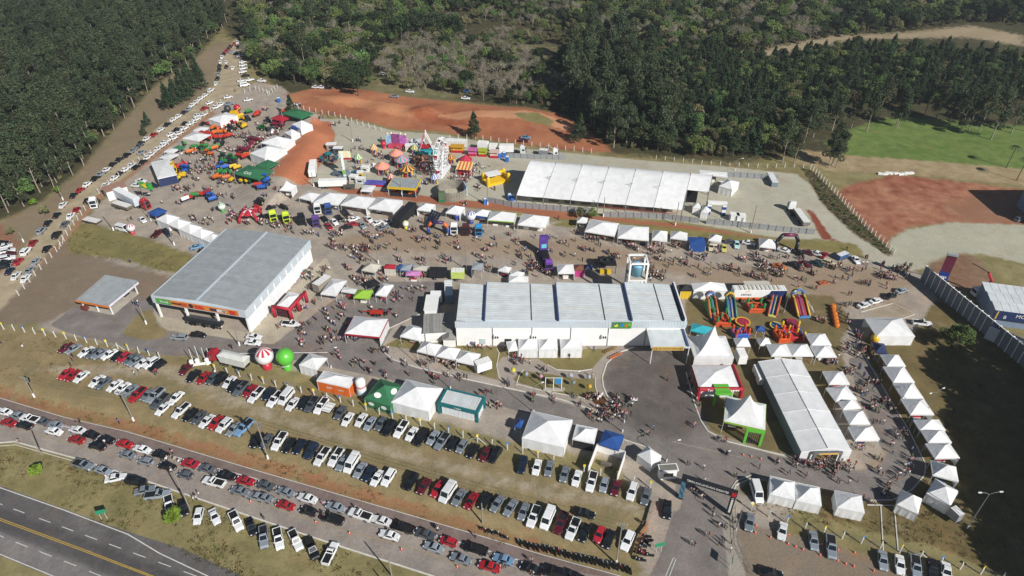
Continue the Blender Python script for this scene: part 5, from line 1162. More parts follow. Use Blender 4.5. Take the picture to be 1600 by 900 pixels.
def senac(t, L, w, h, z0):
    MB().box((-L*.12, -w/2-.03, z0+.35), (L*.76, .05, .75)).build('orange_skirt', TC['orange'], t)
    MB().add([(L*.12,-w/2-.05,z0),(L/2,-w/2-.05,z0),(L/2,-w/2-.05,z0+h),(L*.2,-w/2-.05,z0+h),(L*.12,-w/2-.02,z0),(L/2,-w/2-.02,z0),(L/2,-w/2-.02,z0+h),(L*.2,-w/2-.02,z0+h)], [(0,1,2,3),(0,4,5,1),(3,2,6,7),(0,3,7,4),(1,5,6,2)]).build('navy_panel', NAVYM, t)
    lettering('senac', 1.4, mat('print_navy', '2b3354'), t, (-L*.26, -w/2-.04, z0+h*.58), (R(90), 0, 0), .01)
    sw = MB().path([(-L*.28, -w/2-.05, z0+h*.84), (-L*.25, -w/2-.05, z0+h*.93), (-L*.2, -w/2-.05, z0+h*.95)], .07).build('emblem', TC['orange'], t)
    for i in range(10): MB().box((-L*.36+i*L*.08, .1, z0+h+.12), (.55, w*.9, .2)).build('skylight', TC['cream'], t)
    MB().box((0, w/2+1.2, z0+h-.2), (L*.5, 2.4, .12)).build('awning', TC['cream'], t)
f = K(1060, 420)
trailer(f(545, 318), f(1085, 318), 3.1, 2.7, WHITE, 'long white and navy training trailer lettered senac', extras=senac)
trailer(Zf(0, 1)(745, 335), Zf(0, 1)(872, 400), 2.9, 2.6, mat('pale_panel', 'c3cad2', .5), 'pale grey box trailer with a red truck beside the blue canopy')
trailer(Zf(1, 1)(985, 425), Zf(1, 1)(880, 535), 3.0, 3.0, TC['black'], 'long black exhibition trailer with a yellow balloon at its foot')
trailer(K(380, 410)(905, 235), K(380, 410)(770, 335), 2.6, 2.5, mat('taupe_panel', '8f887c', .6), 'taupe trailer beside the food court tent')
trailer(K(640, 480)(690, 690), K(640, 480)(840, 640), 2.4, 2.3, WHITE, 'white snack trailer with grey roof at the pavement row end', wheels=1)
trailer(K(540, 390)(880, 295), K(540, 390)(1060, 300), 2.4, 2.2, TC['black'], 'black food truck with red trim behind the annex', wheels=1)
trailer(K(540, 390)(1105, 308), K(540, 390)(1240, 310), 2.4, 2.4, TC['ygreen'], 'yellow green snack trailer beside the black food truck', wheels=1)
trailer(Zf(3, 3)(1130, 560), Zf(3, 3)(1165, 545), 2.2, 2.2, mat('trailer_grey', '8e9092', .5), 'small grey trailer at the loop bend', wheels=1)
trailer(K(540, 390)(1075, 420), K(540, 390)(1082, 580), 2.6, 2.4, mat('steel_blue', '6d8596', .5), 'steel blue lorry body parked between annex and hall')
trailer(K(1060, 500)(700, 520) if False else Q(1060, 500, 8)(735, 480), Q(1060, 500, 8)(785, 590), 2.6, 2.2, WHITE, 'white box van body beside the tall pagoda', wheels=1)
trailer(Q(1060, 500, 8)(965, 640), Q(1060, 500, 8)(1040, 830), 2.0, 2.0, WHITE, 'long white minibus behind the red framed tent', name='minibus', cat='van', z0=.4)
trailer(K(1180, 340)(850, 445), K(1180, 340)(940, 410), 1.5, 1.8, PAINT['B'], 'blue vintage van parked near the gravel road', name='vintage_van', cat='van', z0=.4)
f = K(640, 200)
trailer(f(385, 195), f(600, 205), 2.6, 2.5, mat('bus_white', 'd4d2ca', .5), 'pale long coach behind the carnival stalls', name='coach', cat='bus', z0=.7)
trailer(f(935, 262), f(1085, 262), 2.7, 2.5, WHITE, 'white lorry box beside the blue toilets'); trailer(f(715, 225), f(820, 235), 2.7, 2.5, WHITE, 'white trailer behind the yellow green ride front')
trailer(f(830, 240), f(915, 245), 2.2, 2.4, WHITE, 'white cabin trailer between two lorry boxes')
truck_tractor(f(1140, 275), (90, 5), 'w', 'white truck cab on the yard track'); truck_tractor(f(1480, 305), (90, 5), 'w', 'small white truck at the yard edge'); trailer(f(1350, 280), f(1440, 290), 1.6, 2.2, mat('trailer_grey', '8e9092'), 'grey cargo body of the small white truck')
trailer(Zf(3, 1)(235, 525), Zf(3, 1)(170, 435), 1.2, 2.5, mat('flatbed', '77736c', .7), 'long flatbed lorry with pale load in the gravel yard', z0=1.0, wheels=3); truck_tractor(Zf(3, 1)(148, 428), (-30, -50), 'w', 'white and red cab of the flatbed lorry')
trailer(Zf(3, 1)(5, 205), Zf(3, 1)(40, 270), 1.8, 2.4, mat('container_grey', '77828c', .6), 'grey container at the back of the gravel yard', z0=.15, wheels=1)
trailer(K(480, 190)(60, 600), K(480, 190)(75, 480), 2.6, 2.6, WHITE, 'white caravan against the red slope'); trailer(K(480, 190)(130, 690), K(480, 190)(420, 680), 2.3, 2.3, WHITE, 'long white caravan by the fence of the carnival')
trailer(Zf(0, 1)(535, 480), Zf(0, 1)(625, 500), .5, 2.6, mat('rust_trailer', '5d4a44', .9), 'low rusty flat trailer at the fence', z0=.6); trailer(Zf(0, 1)(725, 390), Zf(0, 1)(820, 420), 1.0, 2.5, mat('wood_bed', '6b6459', .9), 'wooden bed lorry beside the pale box trailer', z0=1.0)
trailer(Q(460, 540, 5)(245, 540), Q(460, 540, 5)(300, 470), .25, 2.2, mat('dark_frame', '33322c', .9), 'dark slatted farm trailer between parked cars', z0=.7, wheels=1)
def grain_lorry():
    f = K(240, 500); t = truck_tractor(f(700, 435), (-90, -22), 'a02832', 'red lorry carrying a white hopper body beside the fence')
    b = MB(); b.add([(-1.0,-1.25,1.2),(-8.2,-1.25,1.2),(-8.2,1.25,1.2),(-1.0,1.25,1.2),(-.6,-1.3,3.4),(-8.8,-1.3,3.4),(-8.8,1.3,3.4),(-.6,1.3,3.4),(-1.6,-.3,3.8),(-7.6,-.3,3.8),(-7.6,.3,3.8),(-1.6,.3,3.8)], [(0,1,5,4),(1,2,6,5),(2,3,7,6),(3,0,4,7),(0,3,2,1),(4,5,9,8),(5,6,10,9),(6,7,11,10),(7,4,8,11),(8,9,10,11)]); b.build('hopper_body', mat('hopper_white', 'd2d3cb', .5, var=.1), t)
    MB().box((-5.2, 0, .9), (6.4, 1.0, .3)).build('chassis', DARK, t)
    for x in (-5.2, -6.4, -7.6):
        for s in (-1, 1): MB().bar((x, s*.8, .5), (x, s*1.25, .5), .5, n=14).build('wheel', TYRE, t)
grain_lorry()
# black carriage-like seed drill under the pavilion front
def drill():
    f = Q(230, 455, 10); a = P(*f(620, 470)); b = P(*f(1200, 570)); rz = math.atan2(b.y-a.y, b.x-a.x); L = (b-a).length
    t = thing('seed_drill', (a+b)/2, rz, 'long black wheeled seed drill standing under the pavilion front', 'farm machine'); BK = mat('machine_black', '2c2d30', .6, var=.15, scale=2)
    MB().box((0, 0, 1.5), (L, 1.4, .8)).build('hopper', BK, t); MB().box((0, .2, 2.0), (L*.9, .9, .5)).build('lid', mat('machine_grey', '4a4b4e', .6), t); MB().box((0, -.7, .9), (L*.96, .2, .2)).build('frame', BK, t)
    for i in range(12): MB().bar((-L/2+.5+i*(L-1)/11, -1.0, .32), (-L/2+.5+i*(L-1)/11, -.75, .32), .34, n=10).build('disc', BK, t)
    for x in (-L*.3, -L*.2, L*.05, L*.3): MB().bar((x, -1.3, .55), (x, -.95, .55), .55, n=14).build('wheel', TYRE, t)
drill()
# ---- motorcycles
def moto_data():
    p = {}
    for nm, x in (('wheel', -.62), ('wheel2', .66)):
        w = MB(); n = 14
        w.bar((x, -.07, .31), (x, .07, .31), .31, n=n); w.bar((x, -.08, .31), (x, .08, .31), .15, n=8, mi=1); p[nm] = (w, [TYRE, RIM])
    b = MB(); b.add([(-.35,-.16,.5),(.3,-.16,.5),(.35,-.13,.85),(-.2,-.14,.75),(-.35,.16,.5),(.3,.16,.5),(.35,.13,.85),(-.2,.14,.75)], [(0,1,2,3),(4,7,6,5),(0,4,5,1),(1,5,6,2),(2,6,7,3),(3,7,4,0)]); b.box((0,0,.4),(.5,.3,.3)); p['engine_body'] = (b, [PAINT['k']])
    b = MB(); b.add([(-.85,-.12,.82),(-.1,-.15,.76),(-.1,.15,.76),(-.85,.12,.82),(-.85,-.1,.92),(-.1,-.13,.86),(-.1,.13,.86),(-.85,.1,.92)], [(0,3,2,1),(4,5,6,7),(0,1,5,4),(1,2,6,5),(2,3,7,6),(3,0,4,7)]); p['seat'] = (b, [DARK])
    b = MB(); b.bar((.66,-.1,.31),(.38,-.1,.95),.03); b.bar((.66,.1,.31),(.38,.1,.95),.03); p['fork'] = (b, [STEEL])
    b = MB(); b.bar((.33,-.38,1.02),(.36,.38,1.02),.025); p['handlebar'] = (b, [DARK])
    b = MB(); b.box((.47,0,.86),(.16,.22,.2)); p['headlamp'] = (b, [LAMP])
    return {k: b.mesh(k.rstrip('2'), m) for k, (b, m) in p.items()}
MOTO = moto_data()
def moto(px, axis, where, group, col):
    q = P(*px, .4); q.z = H(q.x, q.y); rz = heading(px, axis) + rng.uniform(-.2, .2)
    t = thing('motorcycle', q, rz, '%s motorcycle %s' % (CNAME[col], where), 'motorcycle', group); t.rotation_euler = (R(-9), 0, rz)
    for k, me in MOTO.items():
        o = obj(k.rstrip('2'), me, t)
        if k == 'engine_body': setmat(o, 0, PAINT[col])
f = Zf(2, 3)
for i in range(26):
    x = 48 + i * 27.8; y = 690 + i * 6.9 + rng.uniform(-5, 5); moto(f(x, y), (-30, -60), 'in the long row along the cycle path', 'motorcycles along the cycle path', rng.choice('kkkkrgnk'))
for (x, y) in ((845, 650), (855, 675), (825, 690), (815, 715), (840, 705), (810, 740), (790, 755), (825, 755), (860, 770), (790, 790), (810, 800)): moto(f(x, y), (-60, -10), 'inside the orange tape by the entrance lane', 'motorcycles inside the tape', rng.choice('kkkrg'))
for (x, y) in ((1420, 610), (1460, 625), (1500, 635), (1555, 660)): moto(Zf(1, 3)(x, y), (60, 12), 'lying along the upper edge of the avenue', 'motorcycles on the avenue edge', rng.choice('kkr'))
for i in range(9): moto(K(380, 410)(1330 + i*26, 515 + rng.uniform(-25, 25)), (40, -50), 'beside the red stand behind the corner tent', 'motorcycles behind the corner tent', rng.choice('krkg'))
# ---- farm machines
def tractor_data():
    b = MB(); b.box((.9,0,1.25),(1.9,.75,.8)); b.add([(1.85,-.37,.9),(1.95,-.3,.9),(1.95,.3,.9),(1.85,.37,.9),(1.85,-.37,1.6),(1.95,-.3,1.4),(1.95,.3,1.4),(1.85,.37,1.6)], [(0,1,5,4),(1,2,6,5),(2,3,7,6),(4,5,6,7)]); b.box((-.55,0,1.0),(1.3,1.2,.5))
    for s in (-1, 1): b.box((-.75, s*.85, 1.62), (1.3, .5, .08))
    c = MB(); c.box((-.5,0,2.62),(1.5,1.5,.14))
    for x in (-1.15,.15):
        for s in (-1,1): c.bar((x,s*.62,1.3),(x,s*.68,2.6),.05)
    g = MB(); g.box((-.5,0,1.95),(1.2,1.2,1.1))
    P_ = {'bonnet': (b, [PAINT['r']]), 'cab_roof': (c, [PAINT['r']]), 'cab_glass': (g, [GLASS])}
    for i, (x, s, r, ww) in enumerate(((-.8,-1,.85,.5),(-.8,1,.85,.5),(1.4,-1,.55,.38),(1.4,1,.55,.38))):
        w = MB(); w.bar((x,s*.62,r),(x,s*(.62+ww),r),r,n=14); w.bar((x,s*(.62+ww),r),(x,s*(.64+ww),r),r*.5,n=10,mi=1); P_['wheel%d'%i] = (w,[TYRE, mat('rim_yellow','b8b08a',.5)])
    e = MB(); e.bar((1.3,.3,1.6),(1.3,.3,2.5),.05); P_['exhaust'] = (e,[DARK])
    return {k: m[0].mesh(k.rstrip('0123456789'), m[1]) for k, m in P_.items()}
def implement_data():
    b = MB(); b.box((0,0,1.25),(1.0,3.6,.7)); b.add([(-.5,-1.8,1.6),(.5,-1.8,1.6),(.5,1.8,1.6),(-.5,1.8,1.6),(-.25,-1.7,1.95),(.25,-1.7,1.95),(.25,1.7,1.95),(-.25,1.7,1.95)], [(0,1,5,4),(1,2,6,5),(2,3,7,6),(3,0,4,7),(4,5,6,7)])
    d = MB(); d.box((0,0,.75),(1.6,3.8,.16)); d.bar((.8,0,.75),(2.6,0,.5),.09)
    P_ = {'hopper': (b,[PAINT['r']]), 'frame': (d,[DARK])}
    for i in range(5):
        e = MB(); y = -1.6+i*.8; e.bar((-.5,y,.32),(-.42,y+.12,.32),.34,n=10); P_['disc%d'%i]=(e,[STEEL])
    for i,s in enumerate((-1,1)):
        w=MB(); w.bar((.1,s*1.95,.5),(.1,s*2.25,.5),.5,n=12); P_['wheel%d'%i]=(w,[TYRE])
    return {k: m[0].mesh(k.rstrip('0123456789'), m[1]) for k, m in P_.items()}
def combine_data():
    b = MB(); b.add([(-3,-1.4,1.0),(1.2,-1.4,1.0),(1.2,1.4,1.0),(-3,1.4,1.0),(-3.2,-1.4,3.0),(.6,-1.4,3.2),(.6,1.4,3.2),(-3.2,1.4,3.0)], [(0,1,5,4),(1,2,6,5),(2,3,7,6),(3,0,4,7),(4,5,6,7),(0,3,2,1)]); b.box((-1.2,0,3.4),(2.0,2.2,.6))
    g = MB(); g.box((1.5,0,2.7),(1.3,1.6,1.3)); r = MB(); r.box((1.5,0,3.4),(1.5,1.8,.14))
    h = MB(); h.box((3.4,0,.7),(1.0,6.4,1.0)); h.bar((3.9,-3.1,.9),(3.9,3.1,.9),.45,n=8); h.box((2.3,0,1.0),(1.6,1.0,.6))
    u = MB(); u.bar((-.6,1.3,3.3),(-4.6,2.0,4.1),.22,n=8)
    P_ = {'body':(b,[PAINT['y']]),'cab_glass':(g,[GLASS]),'cab_roof':(r,[PAINT['y']]),'header':(h,[PAINT['y']]),'unloading_auger':(u,[PAINT['y']])}
    for i,(x,s,rr) in enumerate(((.9,-1,.9),(.9,1,.9),(-2.4,-1,.6),(-2.4,1,.6))):
        w=MB(); w.bar((x,s*1.2,rr),(x,s*1.8,rr),rr,n=14); P_['wheel%d'%i]=(w,[TYRE])
    return {k: m[0].mesh(k.rstrip('0123456789'), m[1]) for k, m in P_.items()}
MACH = dict(T=tractor_data(), I=implement_data(), C=combine_data())
MCOL = dict(r=mat('machine_red','b23327',.5,var=.08), g=mat('machine_green','2f7a3a',.5,var=.08), y=mat('machine_yellow','d0aa25',.5,var=.08), o=mat('machine_orange','cc6a2a',.5,var=.08), b=mat('machine_blue','2f5fae',.5,var=.08), m=mat('machine_maroon','7a2338',.5,var=.08), k=mat('machine_black','2c2d30',.6), w=WHITE, d=mat('machine_dkgreen','27493a',.6))
MN = dict(r='red', g='green', y='yellow', o='orange', b='blue', m='maroon', k='black', w='white', d='dark green')
def machine(px, kind, col, axis, where, group):
    q = P(*px, .5); q.z = H(q.x, q.y); nm = dict(T='tractor', I='seed_drill', C='combine_harvester')[kind]; hn = nm.replace('_', ' ')
    t = thing(nm, q, heading(px, axis), '%s %s %s' % (MN[col], hn, where), 'tractor' if kind == 'T' else 'farm machine', group)
    if kind == 'I': t.scale = (1, .8, 1)
    for k, me in MACH[kind].items():
        o = obj(k.rstrip('0123456789'), me, t)
        if k in ('bonnet', 'cab_roof', 'hopper', 'body', 'header', 'unloading_auger'): setmat(o, 0, MCOL[col])
f = K(240, 150)
def mrow(data, where, group):
    for tok in data.split():
        a = tok.split(','); ax = rng.uniform(0, 6.28); machine(f(float(a[0]), float(a[1])), a[2][1], a[2][0], (math.cos(ax)*40, math.sin(ax)*18), where, group)
mrow("590,300,rI 640,305,rI 620,340,oI 665,350,oI 700,330,rI 745,320,oI 790,300,rI 830,295,rT 640,390,oI 690,385,oI 740,375,oI 790,350,kT 830,355,kT 630,430,rI 670,440,rI 712,435,rI 755,425,rI 790,420,rI 545,440,rC 920,310,yT 945,325,yI", 'in the orange and red machinery block', 'machines in the orange red block')
mrow("760,250,yI 830,235,yC 880,250,yI 930,240,yI 975,250,kT 905,215,yI 785,220,yI", 'in the yellow machinery line below the round balloons', 'machines in the yellow line')
mrow("485,515,oT 540,530,gI 510,560,gT 430,540,gI 380,590,oI 430,580,oI 590,560,gI 640,550,oI 660,530,gI 570,610,oT 400,480,yT 350,500,gI 660,480,kI 720,490,kI", 'on the green and orange stand by the dirt road', 'machines on the green orange stand')
mrow("205,800,yC 270,850,yI 300,840,yI 220,880,yI 330,720,rI 280,735,rI 350,780,bT 310,765,bT 240,745,rI", 'beside the large white tent with navy side', 'machines beside the navy sided tent')
mrow("1010,480,mT 1050,490,mT 1090,465,mI 1020,520,mI 900,580,mT 950,570,mI 1000,545,mI 900,630,rI 950,640,rI 985,620,oI 1040,450,dI", 'on the maroon stand before the big white tents', 'machines on the maroon stand')
mrow("720,650,dT 770,660,dI 820,655,gT 740,690,gI 800,690,kT 850,700,kI 700,740,bT 750,750,bI 830,745,yI 870,755,yI 690,800,gI 740,805,gI 790,800,gI 650,850,oI 700,855,oI 760,860,oI 930,885,yI 990,890,yI 1030,885,gI 820,880,yI 1150,870,bT 1180,890,bI", 'on the stand around the lettered green canopy', 'machines round the lettered canopy')
mrow("1085,185,rI 1070,205,rI 990,170,gI 1130,345,gT 1215,350,kI 1240,385,wI 1310,330,mT 1290,280,mT 1190,265,kT 1330,270,mI 1265,300,mI 1350,290,mI", 'at the far end of the machinery lot', 'machines at the far end')
f = K(400, 280)
mrow("50,250,kT 95,60,bT 60,95,bI 30,70,rI 290,300,kI 20,310,rI", 'left of the small pagoda tent', 'machines left of the small pagoda')
f = Zf(0, 1)
mrow("1180,340,rI 1220,325,gI 1250,320,rI 1290,310,mI 1320,335,bT 1330,350,bI 1160,350,wI", 'in the small cluster on the open lot', 'machines in the small open lot cluster')
# ------------------------------------------------------------------ trees
def leaf_mat(name, col, objr=.35, trans=.22):
    return mat(name, col, .75, var=.45, scale=.55, spec=.15, trans=trans, objrand=objr)
LM = dict(euc=leaf_mat('eucalypt_leaf', '505c41', .28), dark=leaf_mat('dark_leaf', '425134', .3), mid=leaf_mat('mid_leaf', '6b7f48', .32), lite=leaf_mat('light_leaf', '71803f'), olive=leaf_mat('olive_leaf', '85855c', .3), bare=leaf_mat('bare_twig', '8c8674', .25, .05), pine=leaf_mat('pine_leaf', '42573a', .25), bright=leaf_mat('bright_leaf', '7fa03c', .2))
BARK = mat('pale_bark', '978c7c', .85, var=.25, scale=1.2); BARKD = mat('dark_bark', '5a4d40', .9, var=.25, scale=1.2)
def quads_mesh(name, C, S, rs, m, up=.45, thin=1.0):
    """leaf-clump faces at centres C (n,3) with sizes S, random but outward/upward leaning"""
    n = len(C); N = rs.normal(size=(n, 3)); N[:, 2] = np.abs(N[:, 2]) + up; N /= np.linalg.norm(N, axis=1)[:, None]
    A = np.cross(N, rs.normal(size=(n, 3))); A /= np.linalg.norm(A, axis=1)[:, None] + 1e-9; B = np.cross(N, A)
    A *= S[:, None]; B *= (S * thin * rs.uniform(.5, 1.0, n))[:, None]; bend = N * (S * .25)[:, None]
    V = np.stack([C - A, C - B * .9 + bend, C + A, C + B * .9 + bend], 1).reshape(-1, 3)
    me = bpy.data.meshes.new(name); me.vertices.add(4*n); me.vertices.foreach_set('co', V.astype(np.float32).ravel())
    me.loops.add(4*n); me.loops.foreach_set('vertex_index', np.arange(4*n, dtype=np.int32)); me.polygons.add(n); me.polygons.foreach_set('loop_start', np.arange(0, 4*n, 4, dtype=np.int32))
    me.update(calc_edges=True); me.materials.append(m); return me
def blob(rs, c, r, n, shell=.55):
    d = rs.normal(size=(n, 3)); d /= np.linalg.norm(d, axis=1)[:, None]; rad = shell + (1-shell) * rs.uniform(size=n) ** .6
    return np.array(c) + d * rad[:, None] * np.array(r)
def limb_mesh(segs, m, n=6):
    b = MB()
    for a, c, r0, r1 in segs: b.bar(a, c, r0, r1, n, caps=False)
    return b.mesh('trunk', [m], smooth=True)
def tree_kind(kind, seed):
    rs = np.random.RandomState(seed); segs = []; C = []; S = []
    if kind == 'euc':
        h = rs.uniform(15, 19); lean = rs.uniform(-.6, .6, 2); p = np.zeros(3); last = None
        for i in range(7):
            q = np.array([lean[0]*(i+1)/7 + rs.uniform(-.15,.15), lean[1]*(i+1)/7 + rs.uniform(-.15,.15), h*.95*(i+1)/7]); segs.append((p, q, .26*(1-i/8), .26*(1-(i+1)/8))); p = q
        for k in range(15):
            t = rs.uniform(.3, .98); a = rs.uniform(0, 6.28); rr = (1.2-t)*rs.uniform(1.2, 3.3)+.4; base = np.array([lean[0]*t, lean[1]*t, h*(t-.06)]); c = base + [math.cos(a)*rr, math.sin(a)*rr, rs.uniform(.5, 1.6)]
            segs.append((base, c, .09, .03)); C.append(blob(rs, c, (rs.uniform(1.1,2.0), rs.uniform(1.1,2.0), rs.uniform(1.0,1.9)), 130)); S.append(rs.uniform(.2,.44,130))
        C.append(blob(rs, (lean[0], lean[1], h), (1.3,1.3,1.6), 150)); S.append(rs.uniform(.2,.4,150)); lm, bm_ = LM['euc'], BARK
    elif kind in ('broad', 'broadl', 'olive', 'bright'):
        h = dict(broad=rs.uniform(8, 11), broadl=rs.uniform(7, 10), olive=rs.uniform(6, 8.5), bright=rs.uniform(2.6, 3.4))[kind]; W_ = h*rs.uniform(.36,.48); segs.append(((0,0,0),(0.1,0,h*.42),.035*h*.8,.024*h*.8))
        for k in range(15):
            a = rs.uniform(0, 6.28); e = rs.uniform(-.2, 1.0); rr = W_*math.sqrt(max(0,1-e*e*.8))*rs.uniform(.35,.95); c = np.array([math.cos(a)*rr, math.sin(a)*rr, h*(.55+.36*e)])
            segs.append(((0.1,0,h*.38), tuple(c*.92), .014*h*.8, .004*h)); r = W_*rs.uniform(.28,.46)
            C.append(blob(rs, c, (r, r, r*.8), 115)); S.append(rs.uniform(.024,.05,115)*h if kind != 'bright' else rs.uniform(.05,.1,115)*h)
        lm = dict(broad=LM['dark'], broadl=LM['mid'], olive=LM['olive'], bright=LM['bright'])[kind]; bm_ = BARKD
    elif kind == 'bare':
        h = rs.uniform(7, 10); segs.append(((0,0,0),(0,0,h*.35),.16,.12)); tips = []
        def grow(p, d, L, r, lev):
            q = p + d*L; segs.append((tuple(p), tuple(q), r, r*.6))
            if lev == 0: tips.append(q); return
            for _ in range(3):
                nd = d + rs.normal(size=3)*.55; nd[2] = abs(nd[2])*.8+.15; nd /= np.linalg.norm(nd); grow(q, nd, L*rs.uniform(.6,.85), r*.55, lev-1)
        for _ in range(4):
            d = np.array([rs.uniform(-.8,.8), rs.uniform(-.8,.8), 1.0]); d /= np.linalg.norm(d); grow(np.array([0,0,h*.33]), d, h*.28, .08, 2)
        for q in tips: C.append(q + rs.normal(size=(22,3))*np.array([.5,.5,.45])); S.append(rs.uniform(.25,.6,22))
        me = quads_mesh('crown', np.concatenate(C), np.concatenate(S), rs, LM['bare'], .1, .14); return me, limb_mesh(segs, BARK, 5), h
    else:   # pine
        h = rs.uniform(11, 14); segs.append(((0,0,0),(0,0,h),.22,.04))
        nl = 13
        for k in range(nl):
            t = .22+.76*k/nl; R_ = (1-t)*h*.4+.6
            for j in range(7):
                a = rs.uniform(0,6.28); L = R_*rs.uniform(.6,1.0); c = np.array([math.cos(a)*L*.65, math.sin(a)*L*.65, h*t-L*.08]); segs.append(((0,0,h*t),(math.cos(a)*L, math.sin(a)*L, h*t-L*.12),.035,.01))
                C.append(blob(rs, c, (L*.42,L*.42,.45), 26, .2)); S.append(rs.uniform(.18,.36,26))
        C.append(blob(rs,(0,0,h*.98),(.4,.4,.9),40)); S.append(rs.uniform(.15,.3,40)); lm, bm_ = LM['pine'], BARKD
    return quads_mesh('crown', np.concatenate(C), np.concatenate(S), rs, lm), limb_mesh(segs, bm_), h
TREES = {k: [tree_kind(k, 100*i+s) for s in range(n)] for i, (k, n) in enumerate((('euc', 6), ('broad', 5), ('broadl', 5), ('olive', 3), ('bare', 4), ('pine', 4), ('bright', 3)))}
TNAME = dict(euc=('eucalyptus_tree', 'tall dark eucalyptus with pale trunk'), broad=('broadleaf_tree', 'dense dark green broadleaf tree'), broadl=('bushy_tree', 'mid green bushy tree'), olive=('scrub_tree', 'dull olive spreading tree'), bare=('bare_tree', 'leafless grey tree'), pine=('pine_tree', 'conical dark green pine'), bright=('young_tree', 'bright green young tree'))
def tree(kind, x, y, sc, where, group, rs=rng):
    cr, tr, h = rs.choice(TREES[kind]); nm, desc = TNAME[kind]
    t = thing(nm, (x, y, H(x, y) - .1), rs.uniform(0, 6.28), desc + ' ' + where, 'tree', group); s = sc; t.scale = (s*rs.uniform(.9,1.1), s*rs.uniform(.9,1.1), s)
    obj('crown', cr, t); obj('trunk', tr, t)
    return t
def scatter(poly, spacing, jitter, seed):
    pts = poly_pts(poly); rs = np.random.RandomState(seed); x0, y0 = pts.min(0); x1, y1 = pts.max(0); x1 = min(x1, 420); x0 = max(x0, -460); y1 = min(y1, 640)
    X, Y = np.meshgrid(np.arange(x0, x1, spacing), np.arange(y0, y1, spacing*.9)); X = X + (np.arange(X.shape[0]) % 2)[:, None]*spacing/2
    X = (X + rs.uniform(-jitter, jitter, X.shape)).ravel(); Y = (Y + rs.uniform(-jitter, jitter, Y.shape)).ravel()
    m = poly_sdf(X, Y, pts) > 0; return list(zip(X[m], Y[m]))
AVOID = [poly_pts(p) for p in ([(335,170),(318,150),(332,100),(350,62),(366,52),(384,66),(384,110),(392,140),(440,140)],
    [(395,150),(392,128),(440,128),(560,146),(520,150),(460,160)],
    [(560,158),(540,146),(590,136),(640,140),(760,158),(760,166)], [(1060,84),(1180,84),(1300,60),(1400,52),(1520,36),(1545,38),(1640,46),(1640,98),(1510,94),(1430,86),(1330,82),(1200,102)],
    [(720,50),(760,36),(800,38),(795,46),(740,56)], [(800,54),(812,42),(850,52),(866,66),(830,66)], [(985,80),(1020,76),(1030,82),(990,92)])]
def keep(pts):
    if not pts: return []
    X = np.array([p[0] for p in pts]); Y = np.array([p[1] for p in pts]); m = np.ones(len(pts), bool)
    for a in AVOID: m &= poly_sdf(X, Y, a) < 0
    return [p for p, k in zip(pts, m) if k]
mass = []   # (kind index, x, y, scale) of the trees past the limit
def plant(pts, kinds, weights, sc, where, group, limit, rs):
    pts = keep(pts); pts.sort(key=lambda p: p[1] + abs(p[0])*.1)
    vis = 0
    for x, y in pts:
        k = rs.choices(kinds, weights)[0]; s = rs.uniform(*sc); u, v = proj(x, y, 8)
        if vis < limit and -30 < u < 1630 and v > -25: tree(k, x, y, s, where, group, rs); vis += 1
        else: mass.append((k, x, y, s))
rt = random.Random(21)
left_forest = [(-500,-60),(348,-60),(356,40),(340,48),(326,66),(306,90),(272,116),(243,132),(212,168),(170,212),(140,252),(120,270),(96,288),(64,314),(18,336),(-60,350),(-300,420),(-700,480)]
plant(scatter(left_forest, 5.4, 1.7, 1), ['euc', 'broadl', 'euc'], [8, 1.6, 2], (.72, 1.2), 'in the plantation left of the dirt road', 'eucalyptus plantation', 230, rt)
plant(scatter([(372,-60),(700,-60),(700,20),(640,60),(600,70),(560,148),(500,132),(455,140),(432,128),(404,116),(388,90),(384,70)], 6.0, 2.2, 2), ['broad', 'broadl', 'olive', 'bare', 'euc'], [3, 6, 3, 2.2, .5], (.7, 1.35), 'in the mixed wood behind the machinery lot', 'mixed wood behind the machinery lot', 110, rt)
plant(scatter([(700,-60),(1320,-60),(1320,60),(1180,80),(1050,80),(1000,70),(930,70),(870,45),(800,25),(700,20)], 6.4, 2.4, 3), ['broad', 'broadl', 'olive', 'bare'], [3.2, 4.2, 2.8, 2.6], (.6, 1.25), 'on the wooded hillside beyond the clearing', 'wood beyond the clearing', 60, rt)
plant(scatter([(1320,-60),(2000,-60),(2000,30),(1600,40),(1520,36),(1400,50),(1320,56)], 6.4, 2.4, 4), ['broad', 'broadl', 'olive'], [5, 3, 2], (.85, 1.4), 'on the far side of the pale track', 'wood beyond the pale track', 40, rt)
plant(scatter([(600,132),(590,110),(650,70),(720,70),(800,78),(850,100),(880,110),(870,170),(760,162),(680,152)], 6.0, 2.0, 5), ['bare', 'olive', 'broadl', 'broad'], [7, 2.4, 2, .7], (.7, 1.15), 'in the leafless grove above the motocross track', 'leafless grove', 110, rt)
plant(scatter([(880,172),(880,110),(900,80),(980,85),(1010,100),(1016,150),(1060,200),(1055,238),(960,234),(930,205)], 5.2, 1.6, 6), ['broad', 'euc', 'pine', 'broadl'], [4, 4, 2, 2], (1.0, 1.4), 'in the dark stand behind the concert tent', 'dark stand behind the concert tent', 90, rt)
plant(scatter([(1010,100),(1060,88),(1200,98),(1330,70),(1430,70),(1510,74),(1700,90),(1700,150),(1500,165),(1330,165),(1230,215),(1060,215),(1020,160)], 5.2, 1.6, 7), ['pine', 'broad', 'broadl', 'olive'], [4, 3, 2.4, 1.5], (.75, 1.05), 'in the dark pine wood beyond the yard', 'pine wood beyond the yard', 190, rt)
plant(scatter([(1070,215),(1230,214),(1240,238),(1150,252),(1075,245)], 5.0, 1.6, 8), ['broadl', 'olive', 'pine'], [4, 2, 1], (.7, 1.0), 'along the back fence of the gravel yard', 'trees along the yard fence', 40, rt)
gB = 'tall eucalyptus row by the green meadow'
